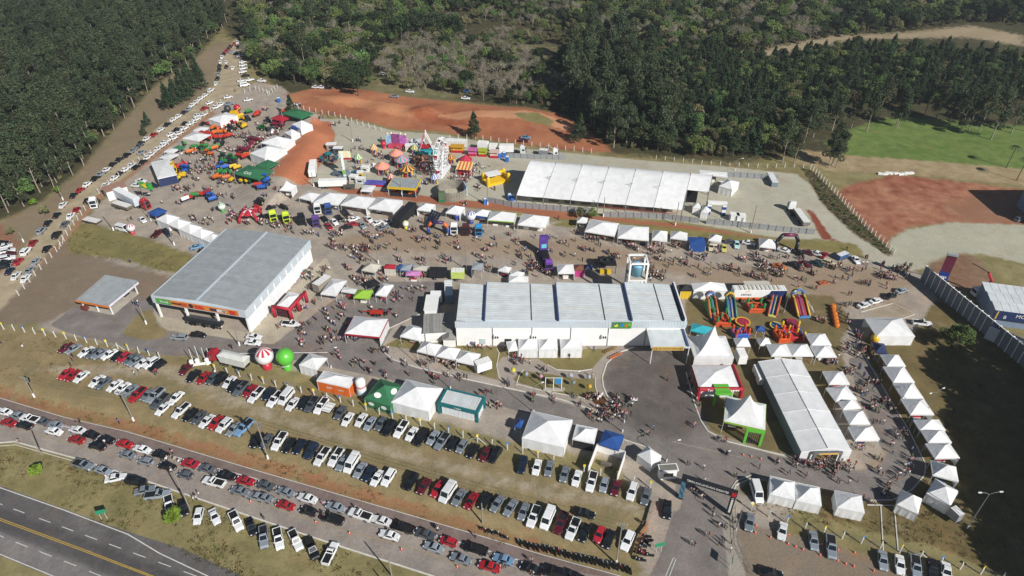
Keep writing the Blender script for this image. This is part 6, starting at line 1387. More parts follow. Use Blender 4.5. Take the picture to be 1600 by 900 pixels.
for (x, y, s) in ((1354,206,1.05),(1400,196,1.0),(1402,200,.95),(1372,186,1.0),(1330,200,.9),(1500,208,1.15),(1512,206,1.1),(1548,218,1.15),(1530,205,1.1),(1580,208,1.1),(1480,196,1.1),(1462,186,1.0),(1445,180,1.0),(1600,205,1.1),(1560,190,1.0),(1294,262,.9),(1300,258,.95),(1306,262,.85),(1240,255,.85),(1222,255,.9),(1270,215,1.0),(1255,225,.95),(1300,205,.95)):
    q = P(x, y); tree('euc', q.x, q.y, s, 'standing at the edge of the green meadow', gB)
for (x, y, k, s, w) in ((741,216,'pine',1.05,'alone on the motocross track'), (457,182,'pine',.8,'beside the blue toilet at the lot end'), (232,198,'pine',.62,'on the bare strip beside the dirt road'), (226,212,'pine',.4,'smallest on the bare strip'),
        (265,172,'pine',1.15,'in the clump above the parked cars'), (278,165,'pine',1.15,'in the clump above the parked cars'), (290,158,'pine',1.25,'in the clump above the parked cars'), (302,150,'pine',1.25,'in the clump above the parked cars'), (315,140,'pine',1.15,'in the clump above the parked cars'), (310,128,'pine',1.15,'in the clump above the parked cars'), (296,140,'pine',1.15,'in the clump above the parked cars'),
        (560,150,'broad',.95,'with bare stem at the track edge'), (905,222,'pine',1.1,'in front of the dark stand'), (1485,545,'broadl',1.0,'alone on the shaded lawn'), (1494,540,'broadl',.9,'beside another on the shaded lawn'),
        (905,340,'olive',.5,'by the yard fence left of another'), (925,342,'broadl',.5,'by the yard fence right of another'), (72,337,'olive',.62,'on the slope above the dirt road'), (55,322,'bright',.9,'at the plantation foot'), (92,302,'bright',1.1,'under the plantation edge'), (18,368,'olive',.45,'beside the clay lay-by')):
    q = P(x, y); g = 'pine clump above the parked cars' if 'clump' in w else None; tree(k, q.x, q.y, s, w, g)
for (x, y, s, w) in ((62,742,1.15,'on the verge between highway and avenue'), (275,815,1.3,'beside the white pickup on the verge')):
    q = P(x, y); tree('bright', q.x, q.y, s, w, None)
plant(scatter([(640,70),(700,30),(800,24),(880,48),(870,72),(800,76),(700,68)], 7.5, 3.0, 9), ['bare', 'olive', 'broadl'], [4, 3, 2], (.55, .95), 'scattered over the rough clearing', 'trees on the rough clearing', 60, rt)
for (x, y, s) in ((628,64,1.5),(645,62,1.6),(662,58,1.5),(682,58,1.5),(700,54,1.6),(712,60,1.4),(650,48,1.4),(775,112,1.3),(790,108,1.2),(776,150,1.1)):
    q = P(x, y); tree('broad', q.x, q.y, s, 'of great size at the edge of the leafless grove', 'great trees by the leafless grove')
for (x, y) in ((1572,262),(1588,282)):
    q = P(x, y); t = thing('palm_tree', q, 0, 'slender palm on the straw strip' + (' nearer the warehouse' if x > 1580 else ' nearer the meadow'), 'tree')
    MB().bar((0,0,0),(.3,0,9),.2,.12).build('trunk', BARKD, t)
    fr = MB()
    for i in range(14):
        a = i*.449; d = Vector((math.cos(a), math.sin(a), 0)); p0 = Vector((.3,0,9))
        for j in range(4):
            u0, u1 = j/4, (j+1)/4; s0, s1 = .35*(1-u0*.7), .35*(1-u1*.7); w_ = Vector((-d.y, d.x, 0))
            a0 = p0 + d*(2.6*u0) + Vector((0,0,1.0*u0-1.9*u0*u0)); a1 = p0 + d*(2.6*u1) + Vector((0,0,1.0*u1-1.9*u1*u1)); fr.add([a0-w_*s0, a0+w_*s0, a1+w_*s1, a1-w_*s1], [(0,1,2,3)])
    fr.build('crown', LM['dark'], t)
# trees just outside the right edge of the picture: they shade the lawn in it
for (x, y, s, d_) in ((1480,560,1.2,22),(1500,585,1.3,22),(1528,610,1.3,21),(1545,640,1.35,22),(1555,672,1.3,22),(1556,705,1.35,23),(1548,740,1.35,24),(1552,775,1.3,24),(1556,810,1.3,23),(1565,845,1.25,22),(1590,640,1.3,22),(1590,690,1.3,22),(1590,740,1.3,22),(1595,590,1.25,22),(1600,790,1.3,22),(1600,840,1.3,22),(1575,720,1.3,23),(1578,770,1.3,23),(1575,660,1.3,23),(1580,870,1.3,22)):
    q = P(x, y); px_ = q.x + SX*d_; py_ = q.y + SY*d_
    while proj(px_, py_, 0)[0] < 1660: px_ += 1.0
    tree('broad', px_, py_, s*1.75, 'in the tall belt beyond the shaded lawn', 'tall belt beyond the lawn')
# the far wood that reads as one mass
def mass_object(name, items, kinds, label, drop=.1):
    col = bpy.data.collections.new(name + '_sources'); idx = {}
    for k in kinds:
        for j, (cr, tr, h) in enumerate(TREES[k]):
            b = bpy.data.objects.new('%03d_%s' % (len(idx), k), join_meshes(cr, tr)); col.objects.link(b); idx[(k, j)] = len(idx)
    n = len(items); me = bpy.data.meshes.new(name); rs = random.Random(5)
    me.vertices.add(n); me.vertices.foreach_set('co', np.stack([np.array([q[1] for q in items]), np.array([q[2] for q in items]), Hn(np.array([q[1] for q in items]), np.array([q[2] for q in items])) - drop], 1).astype(np.float32).ravel())
    a = me.attributes.new('idx', 'INT', 'POINT'); a.data.foreach_set('value', [idx[(k, rs.randrange(len(TREES[k])))] for k, *_ in items])
    a = me.attributes.new('sc', 'FLOAT', 'POINT'); a.data.foreach_set('value', [s for *_, s in items])
    a = me.attributes.new('rot', 'FLOAT', 'POINT'); a.data.foreach_set('value', [rs.uniform(0, 6.28) for _ in items])
    o = obj(name, me); tag(o, label, 'wood', kind='stuff')
    ng = bpy.data.node_groups.new(name, 'GeometryNodeTree'); ng.interface.new_socket('Geometry', in_out='INPUT', socket_type='NodeSocketGeometry'); ng.interface.new_socket('Geometry', in_out='OUTPUT', socket_type='NodeSocketGeometry')
    N = ng.nodes; L = ng.links; gi = N.new('NodeGroupInput'); go = N.new('NodeGroupOutput'); ip = N.new('GeometryNodeInstanceOnPoints'); ci = N.new('GeometryNodeCollectionInfo')
    ci.inputs['Collection'].default_value = col; ci.inputs['Separate Children'].default_value = True; ip.inputs['Pick Instance'].default_value = True
    def attr(nm, t):
        x = N.new('GeometryNodeInputNamedAttribute'); x.data_type = t; x.inputs['Name'].default_value = nm; return x.outputs['Attribute']
    L.new(gi.outputs[0], ip.inputs['Points']); L.new(ci.outputs[0], ip.inputs['Instance']); L.new(attr('idx', 'INT'), ip.inputs['Instance Index']); L.new(attr('sc', 'FLOAT'), ip.inputs['Scale'])
    cx = N.new('ShaderNodeCombineXYZ'); L.new(attr('rot', 'FLOAT'), cx.inputs[2]); L.new(cx.outputs[0], ip.inputs['Rotation']); L.new(ip.outputs[0], go.inputs[0])
    md = o.modifiers.new('instances', 'NODES'); md.node_group = ng
    return o
def join_meshes(a, b):
    bm = bmesh.new(); bm.from_mesh(a); na = len(bm.faces); bm.from_mesh(b); bm.faces.ensure_lookup_table()
    for i, f_ in enumerate(bm.faces): f_.material_index = 0 if i < na else 1
    me = bpy.data.meshes.new('tree'); bm.to_mesh(me); bm.free(); me.materials.append(a.materials[0]); me.materials.append(b.materials[0]); return me
ks = ['euc', 'broad', 'broadl', 'olive', 'bare', 'pine', 'bright']
# undergrowth: low bushes between the trunks
ru = random.Random(8); under = []
for x, y in keep(scatter([(-500,-50),(2000,-50),(2000,60),(1700,90),(1700,150),(1500,168),(1330,168),(1235,238),(1070,244),(960,232),(885,180),(760,160),(560,146),(440,135),(392,110),(380,70),(350,45),(312,88),(272,116),(243,132),(212,168),(170,212),(120,270),(64,314),(-60,350),(-700,480)], 5.5, 2.6, 11)):
    if ru.random() < .8:
        inl = proj(x, y)[0]
        if 600 < inl < 870 and ru.random() < .75: continue
        under.append((ru.choice(['broadl', 'olive', 'broad', 'olive']), x, y, ru.uniform(.2, .5)))
# hedge strip beside the gravel road
hedge = []
for x, y in scatter([(1254,264),(1270,268),(1325,330),(1392,394),(1386,400),(1325,356),(1285,315)], 1.3, .6, 12): hedge.append((ru.choice(['olive', 'bare', 'olive', 'broadl']), x, y, ru.uniform(.05, .14)))
mass_object('far_wood', mass, ks, 'far dark wood covering the slopes behind the fair')
mass_object('undergrowth', under, ks, 'low dull green undergrowth between the tree trunks')
mass_object('hedge_scrub', hedge, ks, 'dark scrub strip between gravel road and white post fence')
# rough tufts on the verges, banks and lawns
def tuft(seed, m):
    rs = np.random.RandomState(seed); C = rs.normal(size=(14, 3)) * np.array([.28, .28, .05]) + [0, 0, .12]; return quads_mesh('crown', C, rs.uniform(.08, .2, 14), rs, m, .1, .5), MB().bar((0, 0, 0), (0, 0, .1), .02, n=3).mesh('trunk', [BARKD]), .3
GT = [leaf_mat('tuft_straw', '8f8458', .3), leaf_mat('tuft_green', '6a7038', .3), leaf_mat('tuft_brown', '7c6a48', .3)]
TREES['tuft'] = [tuft(i, GT[i % 3]) for i in range(6)]
tf = []; rf = np.random.RandomState(4)
for poly, sp in (([(-60,712),(20,700),(120,728),(400,818),(680,908),(400,915),(205,832),(0,755)], .75), ([(-60,590),(200,655),(500,738),(800,832),(900,862),(860,870),(500,760),(200,672),(-60,604)], .8), ([(-60,520),(100,530),(260,575),(150,590),(-60,590)], 1.1), ([(1170,800),(1340,826),(1560,884),(1590,800),(1480,700),(1440,760),(1340,795),(1200,760)], 1.0), ([(105,355),(300,405),(290,430),(110,395)], 1.0), ([(1440,520),(1480,520),(1560,640),(1540,760),(1460,640)], 1.1)):
    pts = poly_pts(poly, P); X, Y = np.meshgrid(np.arange(pts[:, 0].min(), pts[:, 0].max(), sp), np.arange(pts[:, 1].min(), pts[:, 1].max(), sp)); X = (X + rf.uniform(-sp, sp, X.shape)).ravel(); Y = (Y + rf.uniform(-sp, sp, Y.shape)).ravel(); m = (poly_sdf(X, Y, pts) > 0) & (np.sin(X*.31+np.cos(Y*.23)*2)+np.sin(Y*.37+X*.11) + rf.normal(size=X.shape)*.8 > .1)
    tf += [('tuft', a, b, s) for a, b, s in zip(X[m], Y[m], rf.uniform(.5, 1.5, m.sum()))]
mass_object('rough_grass', tf, ['tuft'], 'rough dry grass tufts on verges, banks and lawns', 0.0)
print('TREES mass', len(mass), 'under', len(under))
# ------------------------------------------------------------------ people
def person_mesh(pose, seed, sub=1):
    """one continuous skinned body about 1.72 m tall, facing +x"""
    r = random.Random(seed); st = dict(stand=(.04, .0), walk=(.30, .22), stride=(.42, .3), talk=(.08, .45))[pose]; fx, ar = st
    v = [(0,0,.95),(0,0,1.12),(0,0,1.36),(.01,0,1.48),(.02,0,1.56),(.02,0,1.64),(.01,0,1.70)]; rad = [(.15,.12),(.145,.105),(.165,.11),(.06,.06),(.085,.09),(.09,.1),(.05,.06)]
    e = [(0,1),(1,2),(2,3),(3,4),(4,5),(5,6)]
    for s, ph in ((1, 1), (-1, -1)):
        o = len(v); k = fx*ph
        v += [(k*.12, s*.10, .86), (k*.5+.03, s*.105, .48), (k*.85-.03, s*.105, .10), (k*.85+.13, s*.12, .04)]; rad += [(.095,.1),(.065,.065),(.045,.05),(.04,.035)]; e += [(0,o),(o,o+1),(o+1,o+2),(o+2,o+3)]
        o = len(v); k2 = -ar*ph if pose != 'talk' else ar*(ph > 0)
        v += [(0, s*.2, 1.40), (k2*.25-.02, s*.25, 1.13), (k2*.75+.05, s*.24, .92), (k2*.9+.08, s*.23, .82)]; rad += [(.06,.06),(.048,.048),(.036,.036),(.04,.028)]; e += [(2,o),(o,o+1),(o+1,o+2),(o+2,o+3)]
    me = bpy.data.meshes.new('person_skeleton'); me.from_pydata(v, e, []); ob = bpy.data.objects.new('person_skeleton', me); COL.objects.link(ob)
    md = ob.modifiers.new('skin', 'SKIN'); md.use_smooth_shade = True
    for i, q in enumerate(rad): me.skin_vertices[0].data[i].radius = q
    me.skin_vertices[0].data[0].use_root = True
    if sub: s_ = ob.modifiers.new('sub', 'SUBSURF'); s_.levels = 1; s_.render_levels = 1
    return ob
def finish_person(ob, dg):
    out = bpy.data.meshes.new_from_object(ob.evaluated_get(dg))
    out.name = 'person'; out.materials.clear()
    for m in (mat('skin', 'b08a72', .6, var=.05), mat('shirt_0', 'd8d8d6'), mat('trouser_0', '2b3242'), mat('hair', '2a211c', .7), DARK): out.materials.append(m)
    for p in out.polygons:
        c = p.center; z = c.z; arm = abs(c.y) > .19
        if z < .09: mi = 4
        elif arm and z < 1.12: mi = 0
        elif z < .93: mi = 2
        elif z < 1.44: mi = 1
        elif z > 1.635 or (z > 1.5 and c.x < -.03): mi = 3
        else: mi = 0
        p.material_index = mi
    return out
POSES = ('stand', 'walk', 'stride', 'talk', 'walk', 'stand')
_ob = [person_mesh(p, i) for i, p in enumerate(POSES)] + [person_mesh(p, i, 0) for i, p in enumerate(POSES)]
_dg = bpy.context.evaluated_depsgraph_get()
_me = [finish_person(o, _dg) for o in _ob]
for o in _ob: bpy.data.objects.remove(o)
PM, PL = _me[:6], _me[6:]
SHIRT = [(n, mat('shirt_' + n, c, .85, var=.05)) for n, c in (('white', 'dcdbd8'), ('white', 'd2d1d0'), ('black', '1e1e21'), ('black', '27272b'), ('navy', '26304a'), ('blue', '4a6da0'), ('red', 'a3272f'), ('pink', 'd08aa0'), ('grey', '84868a'), ('green', '3c6b47'), ('maroon', '5f2430'), ('beige', 'b3a58e'))]
TROU = [(n, mat('trouser_' + n, c, .9, var=.05)) for n, c in (('blue jeans', '37445f'), ('dark jeans', '222838'), ('black trousers', '1b1b1d'), ('black trousers', '202022'), ('khaki trousers', '8a7c63'), ('grey trousers', '5c5d60'))]
SKINS = [mat('skin', 'b08a72'), mat('skin_b', '8f6a52', .6, var=.05), mat('skin_c', 'c29f89', .6, var=.05)]
PEOPLE = []
def crowd_at(f, spec):
    """x,y,count,spread-x,spread-y in zoom pixels"""
    for tok in spec.split():
        a = [float(q) for q in tok.split(',')]; n = int(a[2]); n = n if n < 3 else int(n*(1.75 if f(a[0], a[1])[1] < 470 else 1.35)); sx, sy = (a[3], a[4]) if len(a) > 4 else (14, 8)
        for i in range(n):
            px = f(a[0] + (rng.gauss(0, sx*.75) if n > 1 else 0), a[1] + (rng.gauss(0, sy*.75) if n > 1 else 0)); PEOPLE.append(px)
crowd_at(Zf(0, 2), "15,362,1 150,375,2,8,5 452,435,3,10,30 875,565,2,30,14 1010,500,2 850,105,3,25,10 1350,540,1 1450,380,1 880,100,2,20,10 490,835,2 375,810,1 735,825,1")
crowd_at(Zf(1, 2), "440,165,3,20,14 530,135,6,28,22 135,255,2 290,275,4,14,18 345,235,2 285,345,4,16,14 370,110,2 470,220,4,24,22 455,265,3 430,340,6,30,16 490,320,8,30,40 510,435,4,22,16 640,475,5,30,14 735,405,3,24,10 735,485,2 850,465,1 940,490,4,14,16 1050,485,4,24,12 1130,570,8,40,18 1250,500,10,40,18 1180,470,12,50,16 1285,570,5,30,12 810,545,3,16,14 710,530,3,16,12 960,550,1 1470,385,1 820,395,4,20,12 1420,660,3,24,12 1470,660,1 860,60,6,60,30 980,80,1 1000,15,5,40,16 1370,380,6,50,8 625,320,7,50,8 1540,380,2 1580,610,4,20,14 250,130,6,20,24 300,130,3 800,390,3,16,10 1500,740,6,40,10")
crowd_at(Zf(2, 2), "120,700,3,14,10 155,675,2 258,715,3,10,18 380,692,2 405,690,1 410,740,2 480,695,5,24,10 510,690,3,14,10 545,690,2 600,790,26,44,34 500,810,8,30,20 640,720,6,24,20 690,790,10,30,26 755,725,6,24,14 970,580,1 1140,870,2 880,885,1 60,475,8,36,12 200,520,3 175,565,2 30,440,6,24,10 500,560,1 510,395,1 650,700,4,20,10 560,840,5,24,16 790,350,2 375,420,4,24,10 1110,590,4,10,60 1160,720,4,10,40")
crowd_at(Zf(3, 2), "505,45,2 490,110,3,20,8 460,160,4,20,12 490,210,4,14,20 320,210,8,30,14 550,300,8,24,26 590,400,10,14,30 530,370,4,24,10 470,390,5,30,14 520,530,8,16,24 500,540,4 610,605,3,14,8 670,600,4,24,8 550,640,3 590,660,6,24,20 640,740,8,24,24 690,770,4,16,14 730,720,6,20,14 790,760,3 800,830,1 700,850,3,20,10 380,470,14,34,16 420,460,8,20,14 200,190,1 95,160,1 150,70,1 650,400,8,20,40 700,500,6,20,30")
crowd_at(Zf(3, 3), "55,210,3,10,20 180,200,6,24,16 230,210,6,20,14 280,220,6,24,14 345,205,10,30,18 410,250,6,14,20 450,235,10,34,16 510,235,8,20,14 240,280,2 120,265,2 410,285,1 500,325,1 560,315,1 690,180,3,16,10 690,250,3 710,275,1 800,285,4,16,16 735,335,3 760,365,2 715,390,5,14,12 870,265,2 860,40,1 980,280,1 630,445,4,14,14 570,110,4,30,10 380,160,6,40,8 440,320,2")
crowd_at(Zf(2, 3), "840,15,3,14,8 1100,215,2 1195,230,1 1385,280,2 1455,260,1 1545,230,1 1350,140,3,10,10 1320,60,4,16,20 1200,310,1 1180,410,3,12,14 1130,375,3,16,8 1245,490,2 1245,525,2 1290,595,2 1335,600,3,14,10 1380,570,2 1205,650,1 1230,655,1 1125,705,2,8,4 1305,705,2 1325,690,1 1370,700,1 1360,745,1 815,580,2 110,790,3,10,10")
crowd_at(Zf(1, 3), "45,525,1 430,445,3,12,12 620,460,1 1130,590,3,12,10 1370,635,1 1470,760,1 1555,750,2")
crowd_at(Zf(0, 3), "105,48,1 1065,105,3,6,14 1100,170,3,16,6 690,215,1 1225,390,3,6,14 1130,365,1 680,3,1")
crowd_at(Zf(1, 1), "480,640,12,20,24 560,650,5,20,14 620,680,8,18,20 700,660,12,24,24 730,600,8,24,16 680,560,5,20,14 770,580,3 830,635,2 850,570,4,20,10 770,660,3 880,670,1 990,545,3,18,8 1020,605,4,18,8 1085,605,3,16,8 1125,655,2 1265,640,3,8,16 1130,580,2 1440,670,3,16,8 1480,720,1 1405,605,1 1590,570,2 900,720,4,20,14 1040,730,4,24,14 1190,740,6,20,24 660,730,6,24,14 330,560,6,24,10 200,520,6,24,14 120,510,8,30,14 60,500,10,36,20 250,560,2 400,580,2 500,570,6,28,14 540,560,4,20,10 430,810,8,24,30 330,830,10,24,24 660,860,12,40,14 700,790,4 575,780,5,18,14 620,860,4,24,16 760,800,6,24,14 790,850,4,24,12 1000,830,8,50,10 1420,740,6,20,24 1460,790,4,16,14 1330,190,14,34,20 1390,140,6,24,14 1060,150,34,50,30 1080,110,16,40,24 1250,210,6,24,14 1300,230,8,24,14 1380,280,6,24,14 1480,290,2 790,150,6,24,14 820,170,4 850,190,4,24,10 670,40,4 730,30,2 780,80,8,24,14 1060,250,6,20,12 920,120,5,30,10 1450,150,2 640,170,4,24,10 1300,380,3,16,8")
crowd_at(Zf(2, 1), "30,610,3,18,10 240,590,2 320,625,3,14,8 355,645,1 395,610,1 455,665,4,14,10 500,670,2 390,560,2 290,475,2 520,600,12,34,12 590,600,6,30,12 480,595,5,24,8 540,630,2 740,640,8,30,12 780,665,4,24,8 700,620,8,40,8 600,690,3 645,700,3 680,720,2 840,740,6,20,14 890,690,5,24,12 950,680,6,24,12 920,725,4,16,8 1005,730,2 1075,750,6,20,12 1115,770,1 980,765,2 910,645,6,24,8 1130,690,3,12,10 1195,715,6,20,12 1220,700,2 1350,780,8,20,16 1235,800,2 1220,825,1 1440,730,4,12,14 1510,700,6,24,24 1550,740,10,36,24 1580,780,8,24,20 1490,830,6,30,16 1560,840,6,30,12 860,790,8,24,20 890,830,10,36,20 940,840,5,24,10 850,830,4 60,720,1 20,750,2 110,760,8,24,20 160,780,10,24,20 210,800,6,20,20 230,820,4 100,810,4 440,735,1 300,830,4,24,8 390,820,3 1280,680,3 1140,640,3 1000,640,4,24,8 1050,640,5,24,8")
crowd_at(Zf(3, 1), "110,715,2 180,700,1 210,690,3,20,6 60,720,2 210,790,4,14,8 280,825,4,20,10 265,800,2 420,840,1 480,850,2 450,770,4,16,10 420,775,3 500,795,3,14,8 530,820,2 580,785,2 185,860,1 730,830,14,34,16 760,840,8,24,14 810,790,8,20,12 600,720,2 620,880,6,34,8 735,890,2 870,800,8,24,24 490,665,1 30,800,6,30,10 60,830,4,20,10 340,740,2")
crowd_at(Zf(0, 1), "1250,170,14,40,24 1300,120,8,30,24 1230,230,4,14,10 1150,290,8,30,12 1100,280,5,24,12 1080,295,2 1210,60,5,24,12 1400,230,20,50,30 1480,210,8,40,20 1300,290,6,30,10 1380,330,4,24,10 1460,340,4,8,12 1100,375,2 1015,375,1 1210,470,4,20,12 1280,500,5,24,12 1325,480,3,10,10 1450,445,8,30,16 1490,460,6,20,10 1440,490,3 1540,495,3,16,8 1335,420,2 1440,390,2 800,483,2 815,740,1 885,320,1 950,300,1 1550,30,10,40,20 1450,40,6,40,20 1340,160,6,30,16")
crowd_at(Zf(0, 0), "1520,860,10,40,14 1580,890,8,30,10 1470,575,1 1480,860,4")
crowd_at(Zf(1, 0), "490,780,3,14,8 520,770,2 410,740,3 650,880,3,10,6 590,790,2 130,830,10,50,24 60,860,10,50,16 50,690,5,30,10 460,725,2 270,665,6,24,6")
for poly, n in (([(300,215),(360,190),(440,190),(450,215),(400,260),(380,285),(300,290),(280,260)], 150), ([(330,310),(430,300),(620,345),(850,360),(1000,395),(1000,420),(700,400),(520,385),(380,345)], 130), ([(1010,385),(1380,410),(1400,440),(1300,455),(1100,440),(1020,425)], 70), ([(520,225),(560,210),(640,225),(680,240),(760,262),(760,290),(620,285),(540,280)], 90), ([(1330,470),(1345,560),(1400,650),(1430,720),(1400,760),(1390,690),(1350,600),(1320,560)], 40), ([(420,440),(540,400),(700,420),(680,460),(580,530),(460,545)], 60)):
    pp = np.array(poly, float); k = 0
    while k < n:
        x, y = rng.uniform(pp[:, 0].min(), pp[:, 0].max()), rng.uniform(pp[:, 1].min(), pp[:, 1].max())
        if poly_sdf(np.array([x]), np.array([y]), pp)[0] > 0:
            m = rng.choice((1, 1, 2, 3)); k += m
            for _ in range(m): PEOPLE.append((x + rng.uniform(-4, 4), y + rng.uniform(-1.5, 1.5)))
PEOPLE.sort(key=lambda p: -p[1])
def place_people():
    cells = {}; k = 0; rest = []
    gname = 'people walking about the fair'
    for px in PEOPLE:
        q = P0(*px); key = (round(q.x/.55), round(q.y/.55))
        if key in cells: q.x += rng.uniform(-.7, .7); q.y += rng.uniform(-.7, .7)
        cells[key] = 1
        bad = False
        for (ox, oy) in ALLCARS:
            if abs(ox-q.x) < 2.2 and abs(oy-q.y) < 1.6: bad = True; break
        if bad: q.y -= 2.4
        q.z = H(q.x, q.y) + .02; s = rng.uniform(.93, 1.06); rz = rng.uniform(0, 6.28); sh = rng.choice(SHIRT); tr = rng.choice(TROU); me = rng.choice(PM); sk = rng.choice(SKINS)
        if k < 300:
            pose = ('standing', 'walking', 'striding', 'gesturing', 'walking', 'standing')[PM.index(me)]
            zone = 'on the asphalt street' if px[1] > 520 else 'on the fairground dirt'
            if px[0] < 420 and px[1] > 620: zone = 'beside the avenue'
            elif px[1] > 690 and px[0] < 1000: zone = 'near the avenue'
            elif px[1] > 760: zone = 'by the entrance gate'
            elif px[0] > 1300: zone = 'on the loop road'
            elif px[0] > 1180 and px[1] > 690: zone = 'before the long marquee'
            elif 900 < px[0] < 1000 and px[1] > 600: zone = 'in the crowd on the forecourt'
            o = obj('person', me, None, q, rz); o.scale = (s, s, s); tag(o, 'person in %s top and %s %s %s' % (sh[0], tr[0], pose, zone), 'person', 'people ' + zone)
            setmat(o, 0, sk); setmat(o, 1, sh[1]); setmat(o, 2, tr[1]); k += 1
        else: rest.append((q, rz, s, me, sh[1], tr[1], sk))
    # the remaining far crowd: one object
    mats = []; vs = []; fs = []; mi = []; cache = {}
    for me, big in zip(PL, PM):
        n = len(me.vertices); co = np.empty(n*3, np.float32); me.vertices.foreach_get('co', co); cache[big.name] = (co.reshape(-1, 3), [tuple(p.vertices) for p in me.polygons], [p.material_index for p in me.polygons])
    off = 0; V = []
    def midx(m):
        if m not in mats: mats.append(m)
        return mats.index(m)
    for q, rz, s, me, sh, tr, sk in rest:
        co, pf, pm = cache[me.name]; c, sn = math.cos(rz)*s, math.sin(rz)*s
        W_ = np.stack([co[:, 0]*c - co[:, 1]*sn + q.x, co[:, 0]*sn + co[:, 1]*c + q.y, co[:, 2]*s + q.z], 1); V.append(W_)
        lut = [midx(sk), midx(sh), midx(tr), midx(mat('hair', '2a211c')), midx(DARK)]
        fs += [tuple(i+off for i in f_) for f_ in pf]; mi += [lut[i] for i in pm]; off += len(co)
    me = bpy.data.meshes.new('crowd'); me.from_pydata(np.concatenate(V).tolist(), [], fs)
    for m in mats: me.materials.append(m)
    me.polygons.foreach_set('material_index', mi); me.update()
    tag(obj('crowd', me), 'far crowd of visitors spread over the upper fairground', 'crowd', kind='stuff')
    print('PEOPLE', len(PEOPLE), 'tris', len(fs))
place_people()
# ------------------------------------------------------------------ fences
POSTW = mat('whitewashed_post', 'd6d3cb', .8, var=.12, scale=1.5)
FLAGC = dict(y=mat('pennant_yellow', 'd8c22e', .7), b=mat('pennant_blue', '4a78b8', .7))
def post_mesh(h=2.1):
    b = MB(); b.box((0, 0, h*.42), (.2, .2, h*.84)); b.add([(-.08,-.08,h*.84),(.08,-.08,h*.84),(.08,.08,h*.84),(-.08,.08,h*.84),(.14,-.07,h),(.28,-.07,h*.97),(.28,.07,h*.97),(.14,.07,h)], [(0,1,5,4),(1,2,6,5),(2,3,7,6),(3,0,4,7),(4,5,6,7)])
    return b.mesh('post', [POSTW])
POST = post_mesh(); POSTS = post_mesh(1.6)
def post_fence(px, spacing, label, flags='', me=POST, wires=3, braces=()):
    pts = [P(*p) for p in px]; t = thing('post_fence', pts[0], 0, label, 'fence'); o = pts[0]; acc = []; d = 0
    for a, b in zip(pts[:-1], pts[1:]):
        L = (b-a).length
        while d <= L: acc.append((a.lerp(b, d/L), math.atan2(b.y-a.y, b.x-a.x))); d += spacing
        d -= L
    for i, (q, rz) in enumerate(acc):
        z = H(q.x, q.y); p = obj('post', me, t); p.location = (q.x-o.x, q.y-o.y, z-o.z); p.rotation_euler = (rng.uniform(-.03,.03), rng.uniform(-.03,.03), rz+math.pi/2)
        if flags and i % 2 == 0:
            c = flags[(i//2) % len(flags)]; fl = MB().add([(-.3,0,1.75),(.3,.02,1.75),(.26,.05,2.45),(-.26,.03,2.45),(-.3,.04,1.75),(.3,.06,1.75),(.26,.09,2.45),(-.26,.07,2.45)], [(0,1,2,3),(7,6,5,4),(0,4,5,1),(1,5,6,2),(2,6,7,3),(3,7,4,0)]).build('pennant', FLAGC[c], t); fl.location = (q.x-o.x, q.y-o.y, z-o.z); fl.rotation_euler = (0, 0, rng.uniform(-.5,.5))
        if i in braces:
            for s in (-1, 1): MB().bar((0,0,1.5),(s*2.0*math.cos(rz), s*2.0*math.sin(rz),.05),.07).build('brace', POSTW, t, loc=(q.x-o.x, q.y-o.y, z-o.z))
    for w in range(wires):
        b = MB()
        for (q, _), (q2, _) in zip(acc[:-1], acc[1:]):
            a_ = Vector((q.x-o.x, q.y-o.y, H(q.x,q.y)-o.z+.5+.5*w)); c_ = Vector((q2.x-o.x, q2.y-o.y, H(q2.x,q2.y)-o.z+.5+.5*w)); b.bar(a_, c_, .012, n=3)
        b.build('wire', STEEL, t)
    return t
f = Zf(0, 2)
post_fence([f(25,258), f(105,268), f(430,320), f(840,400), f(1040,448)], 3.3, 'white concrete post fence with pennants left of the car park gate', 'yby', braces=(11, 18))
f5 = Q(460, 540, 5)
post_fence([(337,580), K(240,500)(890,590), K(240,500)(1230,685), f5(25,362), f5(350,440), f5(770,570), f5(1063,645), f5(1525,780), Zf(2,3)(48,130), Zf(2,3)(320,205)], 3.6, 'white concrete post fence with pennants behind the stand tents', 'yb', braces=(9, 20, 31, 42))
post_fence([Zf(2,3)(450,250), Zf(2,3)(660,292), Zf(2,3)(890,360)], 3.6, 'short white post fence beside the entrance booths', 'y')
post_fence([Zf(2,3)(1495,490), Zf(3,3)(45,548), Zf(3,3)(215,605), Zf(3,3)(380,645), Zf(3,3)(640,712), Zf(3,3)(820,752), Zf(3,3)(1185,855), Zf(3,3)(1400,905), (1640,925)], 3.5, 'white concrete post fence with pennants right of the gate', 'yb', braces=(9,))
f = K(0, 300)
post_fence([(30,462), f(355,892), f(500,732), f(620,592), f(690,477), f(765,357), f(940,132)], 3.4, 'white post fence between dirt road and the dry lot', braces=(8, 9))
post_fence([Zf(0,1)(620,310), Zf(0,1)(760,195), Zf(0,1)(880,105), Zf(0,1)(1060,0), Zf(0,0)(1150,830), Zf(0,0)(1390,640)], 3.4, 'white post fence behind the parked cars up the dirt road', wires=2)
post_fence([Zf(0,0)(1530,580), (400,140), (420,147), Zf(1,0)(75,600), Zf(1,0)(150,540)], 3.0, 'white post fence at the top of the machinery lot', wires=2)
post_fence([Zf(1,0)(230,670), Zf(1,0)(330,695), Zf(1,0)(500,730), Zf(1,0)(650,780), Zf(1,0)(800,825)], 3.6, 'white post fence along the motocross track', wires=2)
